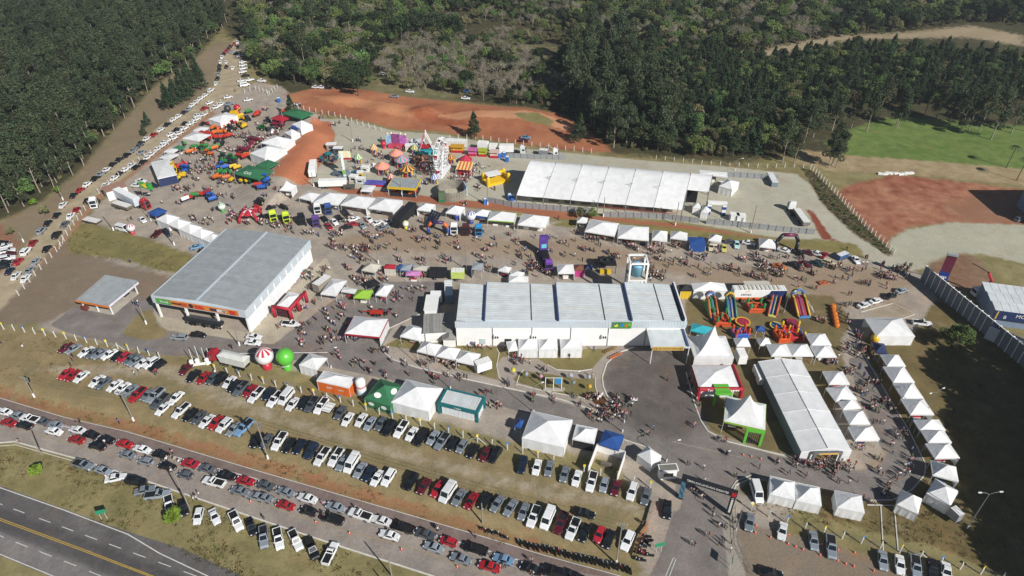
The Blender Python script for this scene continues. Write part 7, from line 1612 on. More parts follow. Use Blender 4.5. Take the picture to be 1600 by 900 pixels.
post_fence([K(640,200)(420,120), K(640,200)(680,112), K(640,200)(930,150), K(640,200)(1460,212), Zf(2,1)(520,60)], 3.6, 'white post fence between gravel yard and red track', wires=2, braces=(12,))
post_fence([Zf(2,1)(900,95), Zf(2,1)(1250,130), Zf(2,1)(1600,150), Zf(3,1)(120,145), Zf(3,1)(265,150)], 3.6, 'white post fence along the back trees', me=POSTS, wires=2)
post_fence([Zf(3,1)(265,155), Zf(3,1)(430,322), Zf(3,1)(600,512), Zf(3,1)(785,690)], 2.2, 'closely spaced white post fence along the scrub strip', wires=3)
SHEET = mat('corrugated_sheet', 'a3a6a8', .5, metal=.35, var=.2, scale=1.0)
def sheet_fence(px, label, h=2.2, w=2.4):
    pts = [P(*p) for p in px]; t = thing('sheet_fence', pts[0], 0, label, 'fence'); o = pts[0]
    for a, b in zip(pts[:-1], pts[1:]):
        L = (b-a).length; n = max(1, int(L/w)); rz = math.atan2(b.y-a.y, b.x-a.x)
        pn = MB(); m_ = 12; ww = L/n-.03; vs = []
        for i in range(m_+1):
            for z in (0, h): vs.append((-ww/2+ww*i/m_, .05 if i % 2 else 0, z))
        pn.add(vs, [(2*i,2*i+2,2*i+3,2*i+1) for i in range(m_)]); me = pn.mesh('sheet_panel', [SHEET]); ps = MB().box((0,-.08,h/2),(.1,.1,h+.2)).mesh('post', [STEEL])
        for i in range(n):
            q = a.lerp(b, (i+.5)/n)-o; s_ = obj('sheet_panel', me, t); s_.location = q; s_.rotation_euler = (rng.uniform(-.03,.03), 0, rz); s_.scale = (1,1,rng.uniform(.96,1.04))
            q = a.lerp(b, i/n)-o; s_ = obj('post', ps, t); s_.location = q; s_.rotation_euler = (0,0,rz)
sheet_fence([K(640,200)(815,775), Zf(2,1)(0,395), Zf(2,1)(480,435)], 'grey sheet metal fence left of the yard gate'); sheet_fence([Zf(2,1)(570,455), Zf(2,1)(950,470), Zf(2,1)(1165,497)], 'grey sheet metal fence in front of the concert tent')
sheet_fence([Zf(2,1)(1212,500), Zf(2,1)(1430,520), Zf(2,1)(1600,540), Zf(3,1)(285,568)], 'grey sheet metal fence along the right half of the yard'); sheet_fence([K(640,200)(1020,310), K(640,200)(1300,325), Zf(2,1)(330,100)], 'grey sheet metal fence behind the yellow inflatable'); sheet_fence([Zf(2,1)(1340,205), Zf(2,1)(1600,222), Zf(3,1)(60,225)], 'grey sheet metal fence at the back of the gravel yard')
# ------------------------------------------------------------------ poles and lamps
def pole(base, top, label, arm=True, whitebase=True, m=WOODP, group=None, name='utility_pole', cat='pole'):
    q = P(*base); best = min(((abs(proj(q.x, q.y, z/10)[1]-top[1]), z/10) for z in range(20, 170)))[1]; t = thing(name, q, rng.uniform(-.4,.4), label, cat, group)
    MB().bar((0,0,0),(0,0,best),.17,.11,8).build('mast', m, t)
    if whitebase: MB().bar((0,0,0),(0,0,1.3),.24,.22,8).build('painted_base', WHITE, t)
    if arm:
        MB().box((0,0,best-.5),(2.2,.12,.14)).build('crossarm', m, t)
        for x in (-.95,-.3,.4,.95): MB().bar((x,0,best-.43),(x,0,best-.2),.05).build('insulator', mat('insulator','b8bcbc',.3), t)
        MB().bar((.3,.2,best-2.0),(.3,.2,best-1.1),.28,n=10).build('transformer', STEEL, t)
    t['h'] = best; return q, best
POLES = []
for b_, t_, lab in (((Zf(0,2)(215,680)), Zf(0,2)(150,535), 'timber pole with crossarm at the left end of the red bank'), (Zf(0,2)(835,828), Zf(0,2)(775,640), 'leaning timber pole above the red bank'), (Zf(1,3)(75,165), (404,655), 'timber pole with white base between the parked cars'), (Zf(2,3)(650,822), Zf(2,3)(668,565), 'timber pole with white base at the end of the motorcycle row')):
    POLES.append(pole(b_, t_, lab))
for b_, t_, lab in ((Zf(1,3)(848,900), Zf(1,3)(830,745), 'slim grey pole on the avenue kerb'), (Zf(0,3)(1190,487), Zf(0,3)(1110,205), 'slim grey pole leaning over the verge cars'), (Zf(1,3)(1415,567), Zf(1,3)(1406,430), 'slim pole on the bank below the red car'), (Zf(0,3)(260,140), Zf(0,3)(200,-10), 'slim grey pole at the avenue bend')):
    pole(b_, t_, lab, arm=False, whitebase=False)
for b_, t_, lab in ((Zf(0,1)(395,350), Zf(0,1)(350,262), 'dark pole on the slope beside the dirt road'), (Zf(0,1)(710,540), Zf(0,1)(685,400), 'pole with white base behind the pavilion lawn'), (Zf(0,1)(1090,632), Zf(0,1)(1070,500), 'pole with white base behind the white tent line'), (K(640,300)(595,815), K(640,300)(596,550), 'tall concrete pole beside the black sided stall'), (Zf(2,1)(1490,555), Zf(2,1)(1510,385), 'pole with white base in the gravel yard fence'), (Zf(2,1)(1020,508), Zf(2,1)(1028,365), 'pole with white base in front of the concert tent'), (Zf(2,1)(570,455), Zf(2,1)(568,330), 'thin pole by the yard gate shrubs'), (Zf(1,1)(912,322), Zf(1,1)(900,190), 'pole with white base below the yellow edged ride'), (Zf(1,1)(1448,380), Zf(1,1)(1440,250), 'pole with white base beside the green toilet'), (Zf(1,0)(605,885), Zf(1,0)(598,790), 'pole with white base on the pale gravel'), (Zf(1,1)(362,265), Zf(1,1)(355,180), 'pole with white base below the red slope'), (K(240,500)(895,265), K(240,500)(830,95), 'pole with square white plinth before the pavilion'), (Zf(0,2)(915,225), Zf(0,2)(850,110), 'pole with white base on the grass island'), (Zf(0,1)(148,612), Zf(0,1)(125,548), 'whitewashed pole beside the clay lay-by'), (Zf(1,1)(765,745), Zf(1,1)(765,600), 'thin pole beside the cream food tent'), (Zf(1,3)(850,1010), Zf(1,3)(840,900), 'pole at the avenue bottom edge')):
    pole(b_, t_, lab, arm=False)
def lamp(base, top, label, arms=1):
    q = P(*base); best = min(((abs(proj(q.x, q.y, z/10)[1]-top[1]), z/10) for z in range(20, 140)))[1]; t = thing('street_lamp', q, rng.uniform(0,.6), label, 'street lamp')
    MB().bar((0,0,0),(0,0,best),.1,.06,8).build('mast', STEEL, t); MB().bar((0,0,0),(0,0,.9),.16,n=8).build('painted_base', WHITE, t)
    for s in ((1,) if arms == 1 else (1,-1)):
        MB().path([(0,0,best),(s*.8,0,best+.5),(s*1.8,0,best+.7)],.05).build('arm', STEEL, t); MB().box((s*2.1,0,best+.7),(.7,.25,.14)).build('lantern', WHITE, t)
lamp(Zf(3,3)(1245,602), Zf(3,3)(1295,390), 'double armed street lamp on the lawn at the loop bend', 2); lamp(Zf(3,2)(970,815), Zf(3,2)(1012,655), 'double armed street lamp rising over the tent column', 2); lamp(K(800,600)(225,295), K(800,600)(222,30), 'street lamp at the corner of the big closed tent'); lamp(K(800,600)(1150,500), K(800,600)(1165,200), 'street lamp beside the crowd on the forecourt'); lamp(Zf(2,3)(965,185), Zf(2,3)(985,75), 'curved street lamp beside the diagonal white tent'); lamp(Zf(2,2)(362,672), Zf(2,2)(362,545), 'street lamp on the small lawn of spheres'); lamp(Zf(1,2)(1215,630), Zf(1,2)(1210,470), 'street lamp opposite the pavement tent row'); lamp(Zf(1,2)(1082,540), Zf(1,2)(1080,350), 'street lamp standing at the pavement tent row'); lamp(Zf(1,2)(470,500), Zf(1,2)(468,390), 'street lamp behind the orange walled tent'); lamp(Zf(2,3)(1400,612), Zf(2,3)(1393,480), 'street lamp beside the gate pavement'); lamp(Zf(0,1)(945,480), Zf(0,1)(930,330), 'street lamp behind the blue canopy'); lamp(Zf(0,1)(915,380), Zf(0,1)(905,270), 'flag mast lamp beside the box trailer'); lamp(K(1060,420)(1098,450), K(1060,420)(1120,270), 'thin lamp between two inflatable slides'); lamp(Zf(2,2)(700,690+150), Zf(2,2)(700,730), 'thin lamp at the edge of the forecourt'); lamp(Zf(2,1)(1395,165), Zf(2,1)(1398,100), 'lamp at the back fence of the gravel yard')
# overhead wires along the avenue
wl = thing('overhead_wire', (0,0,0), 0, 'thin power lines strung between the timber poles above the bank', 'power line')
for (a, ha), (b, hb) in zip(POLES[:-1], POLES[1:]):
    for s in (-.9, 0, .9):
        pts = []
        for i in range(13):
            u = i/12; p = a.lerp(b, u); p.z = a.z+(ha-.2)*(1-u)+(b.z+hb-.2)*u-1.6*4*u*(1-u)*.5; p.x += s*.3; p.y += s*.9; pts.append(p)
        MB().path(pts, .018, 3).build('wire', DARK, wl)
# ------------------------------------------------------------------ balloons
def balloon(px, r, cols, label, stalk=True, segs=16):
    q = P(*px); t = thing('advertising_balloon', q, rng.uniform(0,6), label, 'balloon'); h = r*1.25; zc = h+r*.55
    ms = [mat('balloon_'+c, c, .35, var=.04, spec=.5) for c in cols]; prof = [(max(.001, r*math.sin(a)), zc-r*1.02*math.cos(a)) for a in [math.pi*i/14 for i in range(15)]]
    MB().lathe(prof, segs, mifn=(lambda j, i: 1 if (i % 2 and j > 8 and len(ms) > 1) else 0)).build('envelope', ms, t, smooth=True)
    MB().lathe([(r*.5,0),(r*.55,r*.5),(r*.42,r*.75),(r*.2,zc-r*.95)], 12).build('base', ms[-1], t, smooth=True)
    return t
bl = balloon(K(240,500)(1188,498), 2.3, ['dcdad6','b5303c'], 'big white balloon with red stripes and red base by the fence'); bl = balloon(K(240,500)(1400,505), 2.25, ['5cb53c'], 'big bright green balloon beside the striped one')
illegible(bl, (0,-1.95,2.35), 2.0, .3, WHITE, (R(110),0,0)); bl.rotation_euler = (0,0,.1)
balloon(K(640,300)(642,325), 1.7, ['dfe0e2','3a4a80'], 'white balloon with blue stripes above the truck row'); balloon(K(640,300)(490,295), 1.0, ['3a4f96'], 'blue balloon at the corner of a small tent'); balloon(K(400,280)(1562,515), 1.1, ['dcdcd2','c6c23a'], 'white and yellow balloon at the foot of the black trailer'); balloon(Zf(0,1)(832,562), 1.4, ['dcd8d8','b5404c'], 'small striped balloon beside the white van'); balloon(Zf(0,1)(1395,425), 1.3, ['d8e0d4','4a9a4c'], 'small green and white balloon on the open lot'); balloon(K(240,150)(785,195), 1.6, ['3c3e42'], 'dark grey balloon at the head of the machinery lot'); balloon(K(240,150)(885,185), 1.6, ['a82436'], 'dark red balloon at the head of the machinery lot'); balloon(K(480,190)(800,280), 1.2, ['b8283a'], 'red balloon beside the carnival facade'); balloon(Zf(3,2)(655,350), 1.15, ['d8b02a'], 'yellow balloon left of the big lawn tent')
def can():
    q = P(*f5(530, 375)); t = thing('inflatable_can', q, 0, 'tall white inflatable can beside the orange walled tent', 'inflatable'); MB().lathe([(.01,0),(1.05,0),(1.2,.3),(1.22,4.2),(1.05,4.7),(.55,5.0),(.01,5.05)], 18).build('body', WHITE, t, smooth=True)
    MB().lathe([(1.24,.7),(1.25,1.5)], 18).build('label_band', mat('pale_blue_print','b9cbd8',.5,var=.3,scale=2), t); MB().lathe([(1.24,2.6),(1.25,3.2)], 18).build('label_band', mat('pale_red_print','c98a8a',.5,var=.4,scale=2), t)
can()
for (x, y, c, n_) in ((1080,700,'c9c23a','yellow'),(1215,745,'8f959c','grey'),(1365,770,'b58a94','pink')): 
    q = P(*K(640,480)(x, y)); t = thing('garden_sphere', q, 0, n_+' ornamental sphere on a stem on the small lawn', 'ornament'); MB().bar((0,0,0),(0,0,1.2),.06).build('stem', STEEL, t); MB().lathe([(max(.001,.58*math.sin(a)), 1.7-.58*math.cos(a)) for a in [math.pi*i/10 for i in range(11)]], 14).build('ball', mat('sphere_'+n_, c, .4, var=.2, scale=2), t, smooth=True)
for (x, y, c, n_) in ((365,575,'a9b8bd','pale blue'),(478,585,'9a9ca4','silver'),(382,620,'76817a','green grey'),(482,645,'c29a3a','gold'),(8,545,'c8c04a','lemon')):
    q = P(*Zf(2,2)(x, y)); t = thing('garden_sphere', q, 0, n_+' ornamental sphere on a stem on the small lawn', 'ornament'); MB().bar((0,0,0),(0,0,1.2),.06).build('stem', STEEL, t); MB().lathe([(max(.001,.58*math.sin(a)), 1.7-.58*math.cos(a)) for a in [math.pi*i/10 for i in range(11)]], 14).build('ball', mat('sphere_'+n_.replace(' ','_'), c, .4, var=.2, scale=2), t, smooth=True)
# ------------------------------------------------------------------ entrance
def entrance():
    BKB = mat('black_banner', '27282d', .5, var=.05); a = P(1063, 778); b = P(1138, 802); L = (b-a).length; rz = math.atan2(b.y-a.y, b.x-a.x)
    t = thing('entrance_arch', a, rz, 'black entrance arch lettered TERRA DAS LAVOURAS GIGANTES across the gate road', 'arch')
    MB().box((L/2, 0, 6.5), (L+1.2, .8, 1.4)).build('beam', BKB, t)
    cu = MB().box((0, 0, 2.9), (1.0, .8, 5.75)).build('column', BKB, t); MB().box((L, 0, 2.9), (1.0, .8, 5.75)).build('column', BKB, t)
    for i in range(5): MB().path([(-.4+i*.2+.08*math.sin(k*1.3+i), -.43, .6+k*.42) for k in range(13)], .045, 4).build('blue_wave', mat('wave_blue','6fb3cf',.5), t)
    lettering('TERRA DAS LAVOURAS GIGANTES', .8, WHITE, t, (L/2-.3, -.43, 6.5), (R(90),0,0), .02, width=L*.84)
    MB().box((L, -.43, 6.45), (.9, .06, 1.1)).build('red_emblem', mat('emblem_red','b52a30',.5), t); illegible(t, (L, -.43, 3.1), 4.6, .4, WHITE, (R(90),R(-90),0), 11)
    # booth
    c, w, d, rz2 = rect3(Zf(2,3)(925,250), Zf(2,3)(1045,242), Zf(2,3)(1038,195), 3.0); t = thing('gate_booth', c, rz2, 'small white gate booth with flat grey roof at the arch', 'booth'); MB().box((0,0,1.4),(w-.5,d-.5,2.8)).build('wall', WALLW, t); MB().box((0,0,2.95),(w,d,.2)).build('roof', WHITE, t); MB().box((0,0,3.07),(w-.5,d-.5,.06)).build('roof_felt', mat('felt','77746c',.9), t); MB().box((0,-d/2+.22,1.5),(w*.5,.1,1.0)).build('window', GLASS, t)
    # roofless white ticket pen
    q = P(*Zf(2,3)(590,215)); t = thing('ticket_pen', q, heading(Zf(2,3)(590,215),(60,18)), 'roofless white walled ticket pen below the blue canopy', 'booth')
    for x in (-3.2,3.2): MB().box((x,0,1.3),(.15,7,2.6)).build('wall', WHITE, t)
    MB().box((0,3.4,1.3),(6.3,.15,2.6)).build('wall', WHITE, t)
    tb = MB().box((-1,3.9,1.0),(3,1,1.8)).build('counter', mat('bright_green','63b53c',.5), t)
    MB().box((0,0,.55),(2.6,.8,1.1)).build('counter', mat('wood_grey','6d655c'), t)
    # rails beside the pavement, orange mesh tape, green sign boards
    r_ = thing('handrail', P(*Zf(2,3)(1350,480)), 0, 'grey tubular handrail along the gate pavement', 'rail'); pts = [P(*Zf(2,3)(*p)) - r_.location for p in ((1390,480),(1410,720),(1500,895))]
    for z in (.5,1.0): MB().path([p+Vector((0,0,z)) for p in pts], .035).build('rail', STEEL, r_)
    for k in range(9):
        p = pts[0].lerp(pts[1], k/4) if k < 5 else pts[1].lerp(pts[2], (k-4)/4); MB().bar(p, p+Vector((0,0,1.0)), .035).build('baluster', STEEL, r_)
    tp = thing('barrier_tape', P(*Zf(2,3)(890,430)), 0, 'sagging orange mesh tape between stakes at the car park end', 'barrier'); pts = [P(*Zf(2,3)(*p))-tp.location for p in ((890,445),(870,510),(845,600),(800,660),(765,790))]
    for a_, b_ in zip(pts[:-1], pts[1:]):
        MB().add([a_+Vector((0,0,.5)), b_+Vector((0,0,.5)), b_+Vector((0,0,1.1)), a_+Vector((0,0,1.1)), a_+Vector((.02,0,.5)), b_+Vector((.02,0,.5)), b_+Vector((.02,0,1.1)), a_+Vector((.02,0,1.1))], [(0,1,2,3),(7,6,5,4)]).build('mesh_strip', mat('orange_mesh','cf5a34',.7), tp); MB().bar(a_, a_+Vector((0,0,1.2)),.04).build('stake', WOODP, tp)
    for px, lab, rz3 in ((Zf(2,3)(915,750),'green road sign at the entrance lane',.2),(Zf(2,3)(1362,845),'green road sign beside the gate pavement',1.2),(Zf(0,3)(655,545),'green road sign on the verge above the highway',.3)):
        s = thing('road_sign', P(*px), rz3, lab, 'sign')
        for x in (-.5,.5): MB().bar((x,0,0),(x,0,2.2),.05).build('leg', POLEW, s)
        MB().box((0,-.05,2.5),(1.9,.06,1.1)).build('panel', mat('sign_panel_green','2f8a62',.5), s)
entrance()
# traffic cones
def cone(px, label, group):
    q = P(*px); t = thing('traffic_cone', q, 0, label, 'traffic cone', group); MB().box((0,0,.03),(.42,.42,.06)).build('base', mat('cone_orange','d8502c',.6), t); MB().lathe([(.18,.06),(.13,.32),(.09,.5),(.03,.75),(0,.75)],10,mifn=lambda j,i: 1 if j==1 else 0).build('body', [mat('cone_orange','d8502c'), WHITE], t)
for p in ((375,565),(585,635),(910,735),(1258,845)): cone(Zf(1,3)(*p), 'orange traffic cone on the yellow line of the avenue', 'cones on the avenue')
cone(Zf(0,3)(1568,437), 'orange traffic cone on the yellow line of the avenue', 'cones on the avenue')
for p in ((15,660),(130,645),(125,700),(172,718),(218,735),(325,770),(437,738),(435,805),(485,825),(535,840),(540,755),(660,870),(335,705)): cone(Zf(3,3)(*p), 'orange traffic cone marking the right car park', 'cones in the right car park')
for p in ((1445,145),(1495,155),(1555,170),(1525,585),(1520,630)): cone(Zf(2,3)(*p), 'orange traffic cone on the gate street', 'cones on the gate street')
# ------------------------------------------------------------------ carnival
def ferris():
    q = P(682, 281); t = thing('ferris_wheel', q, 0, 'tall white ferris wheel standing in the carnival crowd', 'ferris wheel'); r = 6.3; zc = 7.7; ang = R(76); u = Vector((math.cos(ang), math.sin(ang), 0)); n = Vector((-u.y, u.x, 0)); o = u*6.5; n_s = 16; WM = mat('wheel_white','dedede',.4,var=.04)
    for s in (-.8,.8):
        rim = MB(); pts = [o + n*s + u*(r*math.cos(2*math.pi*i/n_s)) + Vector((0,0,zc+r*math.sin(2*math.pi*i/n_s))) for i in range(n_s+1)]; rim.path(pts,.13,6); rim.path([o+n*s+(p-o-n*s-Vector((0,0,zc)))*.6+Vector((0,0,zc)) for p in pts],.09,5); rim.build('rim', WM, t)
        sp = MB()
        for p in pts[:-1]: sp.bar(o+n*s+Vector((0,0,zc)), p, .08, n=4)
        sp.build('spokes', WM, t)
        for e in (-1,1): MB().bar(o+n*s*2.2+u*(e*5), o+n*s+Vector((0,0,zc)), .22,.16,6).build('support_leg', WM, t)
    MB().bar(o-n*1.4+Vector((0,0,zc)), o+n*1.4+Vector((0,0,zc)), .35,n=10).build('axle', WM, t)
    for i in range(n_s):
        p = o + u*(r*math.cos(2*math.pi*i/n_s)) + Vector((0,0,zc+r*math.sin(2*math.pi*i/n_s))); g = MB().lathe([(0,-1.3),(.6,-1.3),(.75,-.7),(.7,-.65)],10).build('gondola', [WM, TC['red'], TC['cream']][i % 3] if i % 3 == 1 else WM, t, loc=p); MB().lathe([(.8,-.05),(.4,.2),(0,.28)],10).build('gondola_roof', WM, g)
    MB().box(tuple(o+Vector((0,0,.5))),(3.6,11,1.0),rz=ang-math.pi/2).build('platform', WM, t)
    st = MB()
    for k in range(5): st.bar(o+n*-1.6+u*(-4+k*2)+Vector((0,0,1.0)), o+n*-3.2+u*(-4+k*2), .06, n=4)
    st.build('stay', WM, t)
ferris()
STRI = [mat('parasol_a','e0a04a',.6), mat('parasol_b','d987a4',.6), mat('parasol_c','4a9a92',.6), mat('parasol_d','4a4038',.6)]
def parasol_ride(px, r, ca, cb, label, h=3.2):
    q = P(*px); t = thing('round_kiosk', q, rng.random(), label, 'ride'); n = 16
    MB().lathe([(r,h),(r*.55,h+.8),(r*.12,h+1.7),(0,h+1.8)], n, mifn=lambda j,i: i % 2).build('canopy', [ca, cb], t); MB().lathe([(r,h),(r*1.0,h-.45)], n, mifn=lambda j,i: i % 2).build('valance', [cb, ca], t); MB().bar((0,0,0),(0,0,h+1.2),.18,n=8).build('mast', WHITE, t)
    for i in range(8): a = i*.785; MB().bar((r*.9*math.cos(a), r*.9*math.sin(a),0),(r*.9*math.cos(a), r*.9*math.sin(a),h),.05).build('pole', POLEW, t)
    MB().lathe([(0,.4),(r*.85,.4),(r*.85,0)],n).build('platform', mat('ride_floor','8d6f5a',.8), t)
    for i in range(6): a = i*1.047+.3; MB().box((r*.6*math.cos(a), r*.6*math.sin(a),.95),(.9,.6,1.1),rz=a).build('seat', [TC['red'],TC['blue'],TC['yellow']][i%3], t)
f = K(480, 190)
parasol_ride(f(935,405), 2.9, STRI[1], STRI[0], 'round pink and amber kiosk nearest the carnival facade'); parasol_ride(f(990,470), 2.9, STRI[1], STRI[2], 'round pink and teal kiosk between amber ones'); parasol_ride(f(790,540), 2.9, STRI[0], STRI[1], 'round amber and pink kiosk by the white fence'); parasol_ride(f(1048,570), 2.9, STRI[0], STRI[3], 'round brown and amber kiosk beside the yellow rink'); parasol_ride(f(1190,440), 3.2, STRI[3], mat('parasol_e','a8745a',.6), 'round brown roundabout inside the dense crowd', 2.6); parasol_ride(K(640,200)(585,360), 2.6, TC['red'], mat('parasol_f','c23a5c',.6), 'round crimson ride right of the wheel', 1.6)
def rink():
    c, w, d, rz = rect3(f(835,685), f(1130,705), f(1210,605), 3.6); t = thing('bumper_car_rink', c, rz, 'flat roofed rink with a bright yellow fascia', 'ride'); hw,hd=w/2,d/2; sheet_roof(t,'roof',((-hw,-hd,3.7),(hw,-hd,3.7),(hw,hd,3.9),(-hw,hd,3.9)), ROOFG, 10)
    for (x,y,sx,sy) in ((0,-hd,w+.2,.2),(0,hd,w+.2,.2),(-hw,0,.2,d-.2),(hw,0,.2,d-.2)): MB().box((x,y,3.5),(sx,sy,.9)).build('fascia', TC['yellow'], t)
    for x in (-hw+.2,0,hw-.2):
        for y in (-hd+.2,hd-.2): MB().bar((x,y,0),(x,y,3.5),.1).build('post', POLEW, t)
    MB().box((0,0,.2),(w-.4,d-.4,.4)).build('floor', SHADE, t)
    for i in range(8): MB().box((rng.uniform(-hw+1,hw-1), rng.uniform(-hd+1,hd-1),.7),(1.6,1.0,.7),rz=rng.random()*3).build('bumper_car', [TC['red'],TC['blue'],TC['orange'],TC['green']][i%4], t)
rink()
def facade():
    q = P(*f(940,255)); t = thing('ride_facade', q, -.12, 'painted pink and blue carnival facade with round lamps', 'ride'); w = 9.5
    for i,(x,ww,h,c) in enumerate(((-3.6,2.4,4.2,'9cc4dc'),(-.6,3.6,4.8,'8a4a7c'),(2.6,2.8,4.4,'b06ab0'),(4.4,1.2,3.4,'d9a4c8'))): MB().box((x,0,h/2+.5),(ww-.02,.3,h)).build('painted_board', mat('board_'+c,c,.5,var=.5,scale=1.6), t)
    MB().box((.5,-1.6,.7),(7.5,2.4,1.4)).build('stage', mat('stage_red','c04058',.6,var=.1), t)
    for x in (-3.8,-2.2,1.8,3.8): MB().lathe([(max(.001,.45*math.sin(a)),.45-.45*math.cos(a)) for a in [math.pi*i/8 for i in range(9)]],10).build('round_lamp', mat('lamp_cream','e4d8b8',.5), t, loc=(x,0,4.9+.3*(x<2)*(x>-3)))
    lettering('PARK', .9, mat('print_pink','e8c8dc'), t, (-.2,-.2,5.7), (R(90),0,0), .1)
    q = P(*f(1245,325)); t = thing('pirate_ship_ride', q, .1, 'pink and white A-frame swing ride on a teal base', 'ride'); PK = mat('frame_pink','d88a9c',.5)
    for s in (-1.4,1.4):
        for e in (-3.2,3.2): MB().bar((e,s,1),(0,s,9),.22,.16,6).build('frame_leg', PK if e < 0 else WHITE, t)
    MB().bar((0,-1.8,9),(0,1.8,9),.3).build('axle', WHITE, t); MB().box((0,0,.7),(8,3.6,1.4)).build('base', mat('ride_teal','3aa0a8',.5,var=.15,scale=1), t); b=MB(); b.add([(-2.6,-.8,3.6),(2.6,-.8,3.6),(2.6,.8,3.6),(-2.6,.8,3.6),(-1.4,-.6,2.2),(1.4,-.6,2.2),(1.4,.6,2.2),(-1.4,.6,2.2)],[(0,1,5,4),(1,2,6,5),(2,3,7,6),(3,0,4,7),(4,5,6,7),(0,3,2,1)]); b.build('ship', TC['red'], t); MB().bar((0,0,3.6),(0,0,9),.12).build('swing_arm', WHITE, t)
    q = P(*f(395,580)); t = thing('tower_ride', q, 0, 'slim white tower ride topped by a cream painted board', 'ride'); MB().box((0,0,5.2),(.9,.7,10.4)).build('tower', mat('tower_white','dfe6e4',.4), t); MB().box((1.2,0,9.6),(4.4,.4,2.6)).build('painted_board', mat('board_cream','e2dcb4',.5,var=.25,scale=1.5), t); MB().box((2.0,-.25,7.9),(2.6,.3,.6)).build('red_strip', TC['red'], t); MB().box((0,-.4,2.4),(1.2,.2,1.8)).build('green_panel', mat('board_green','8ab86a',.5), t); MB().box((0,0,.3),(5,4,.6)).build('platform', mat('platform_grey','8d949a',.6), t)
    for k in range(4): MB().box((2.4+k*1.0,1.5-k*.6,1.0+.2*k),(1.6,1.2,2.0),rz=.5*k).build('ride_car', [TC['cream'],TC['green'],TC['blue'],TC['pink']][k], t)
    q = P(*f(230,410)); t = thing('swing_ride', q, 0, 'dark ride with jointed arms below the red slope', 'ride'); MB().lathe([(0,.3),(3.4,.3),(3.4,0)],16).build('platform', mat('ride_floor','8d6f5a'), t); MB().bar((0,0,0),(0,0,3.4),.3).build('mast', DARK, t)
    for i in range(8): a=i*.785; MB().bar((0,0,3.2),(3.2*math.cos(a),3.2*math.sin(a),2.0),.08).build('arm', STEEL, t); MB().box((3.2*math.cos(a),3.2*math.sin(a),1.6),(1.1,.9,.8),rz=a).build('seat', [TC['teal'],TC['navy']][i%2], t)
    MB().lathe([(1.6,3.3),(0,4.2)],12).build('canopy', TC['teal'], t)
    q = P(*f(640,480)); t = thing('white_barrier', q, .35, 'zigzag white barrier around the roundabout queue', 'barrier')
    for k in range(7): MB().box((-3+k*1.1, (k%2)*1.2, .55),(1.3,.08,1.1),rz=.4*(-1)**k).build('panel', WHITE, t)
    q = P(*f(725,650)); t = thing('trampoline_ride', q, -.12, 'low blue and violet trampoline bed in the carnival', 'ride'); MB().box((0,0,.6),(8.4,3.4,.3)).build('bed', mat('bed_violet','5a58a8',.6,var=.3,scale=.6), t); MB().box((.8,-2.1,.35),(5,.5,.6)).build('side', TC['red'], t)
    for x in (-4.1,4.1):
        for y in (-1.6,1.6): MB().bar((x,y,0),(x,y,3),.06).build('post', STEEL, t)
    f2 = K(640,200)
    c,w,d,rz = rect3(f2(480,425), f2(640,437), f2(680,375), 3.0); t = thing('striped_canopy', c, rz, 'orange and cream striped canopy right of the wheel', 'canopy')
    n=9
    for i in range(n): 
        x0=-w/2+w*i/n; x1=x0+w/n; MB().add([(x0,-d/2,2.8),(x1,-d/2,2.8),(x1,d/2,3.8),(x0,d/2,3.8),(x0,-d/2,2.75),(x1,-d/2,2.75),(x1,d/2,3.75),(x0,d/2,3.75)],[(0,1,2,3),(7,6,5,4),(0,4,5,1),(1,5,6,2),(2,6,7,3),(3,7,4,0)]).build('cloth_stripe', TC['orange'] if i%2 else mat('stripe_cream','e2c88a',.6), t)
    for x in (-w/2,w/2):
        for y in (-d/2,d/2): MB().bar((x,y,0),(x,y,2.8 if y<0 else 3.8),.07).build('pole', POLEW, t)
    MB().box((0,0,.6),(w*.8,d*.6,1.2)).build('counter', TC['red'], t)
    q=P(*f2(900,560)); t=thing('yellow_inflatable', q, .45, 'bright yellow inflatable castle with white roof', 'inflatable'); YL=mat('inflatable_yellow','dcb524',.4,var=.05)
    MB().box((0,0,.5),(9,5,1.0)).build('base', YL, t)
    for x in (-4.2,4.2):
        for y in (-2.2,2.2): MB().lathe([(.7,0),(.75,3.2),(.4,3.8),(0,3.9)],12).build('tower', YL, t, loc=(x,y,0))
    MB().bar((-4.2,2.2,2.6),(4.2,2.2,2.6),.6,n=10).build('wall', YL, t); MB().bar((4.2,-2.2,2.2),(4.2,2.2,2.2),.6,n=10).build('wall', YL, t); MB().box((-1.2,.3,3.6),(5.5,3.8,.2)).build('roof', WHITE, t)
    q=P(*f2(450,700)); t=thing('round_palisade', q, 0, 'grey round palisade arena with a sentry hut', 'ride')
    for i in range(34): a=2*math.pi*i/34; MB().box((5.2*math.cos(a),5.2*math.sin(a),1.7),(.16,.9,3.4+.3*(i%2)),rz=a).build('plank', mat('grey_plank','8a8478',.9,var=.2), t)
    MB().box((-3.5,-4.6,1.9),(2.2,2.0,3.8)).build('hut', mat('hut_green','5c6e52',.8), t); MB().box((-3.5,-4.6,.5),(2.4,2.2,1.0)).build('hut_base', TC['green'], t); MB().box((4.6,1.5,2.0),(.3,5,3.6),rz=.3).build('painted_board', mat('board_blue','a8c4dc',.5,var=.3), t)
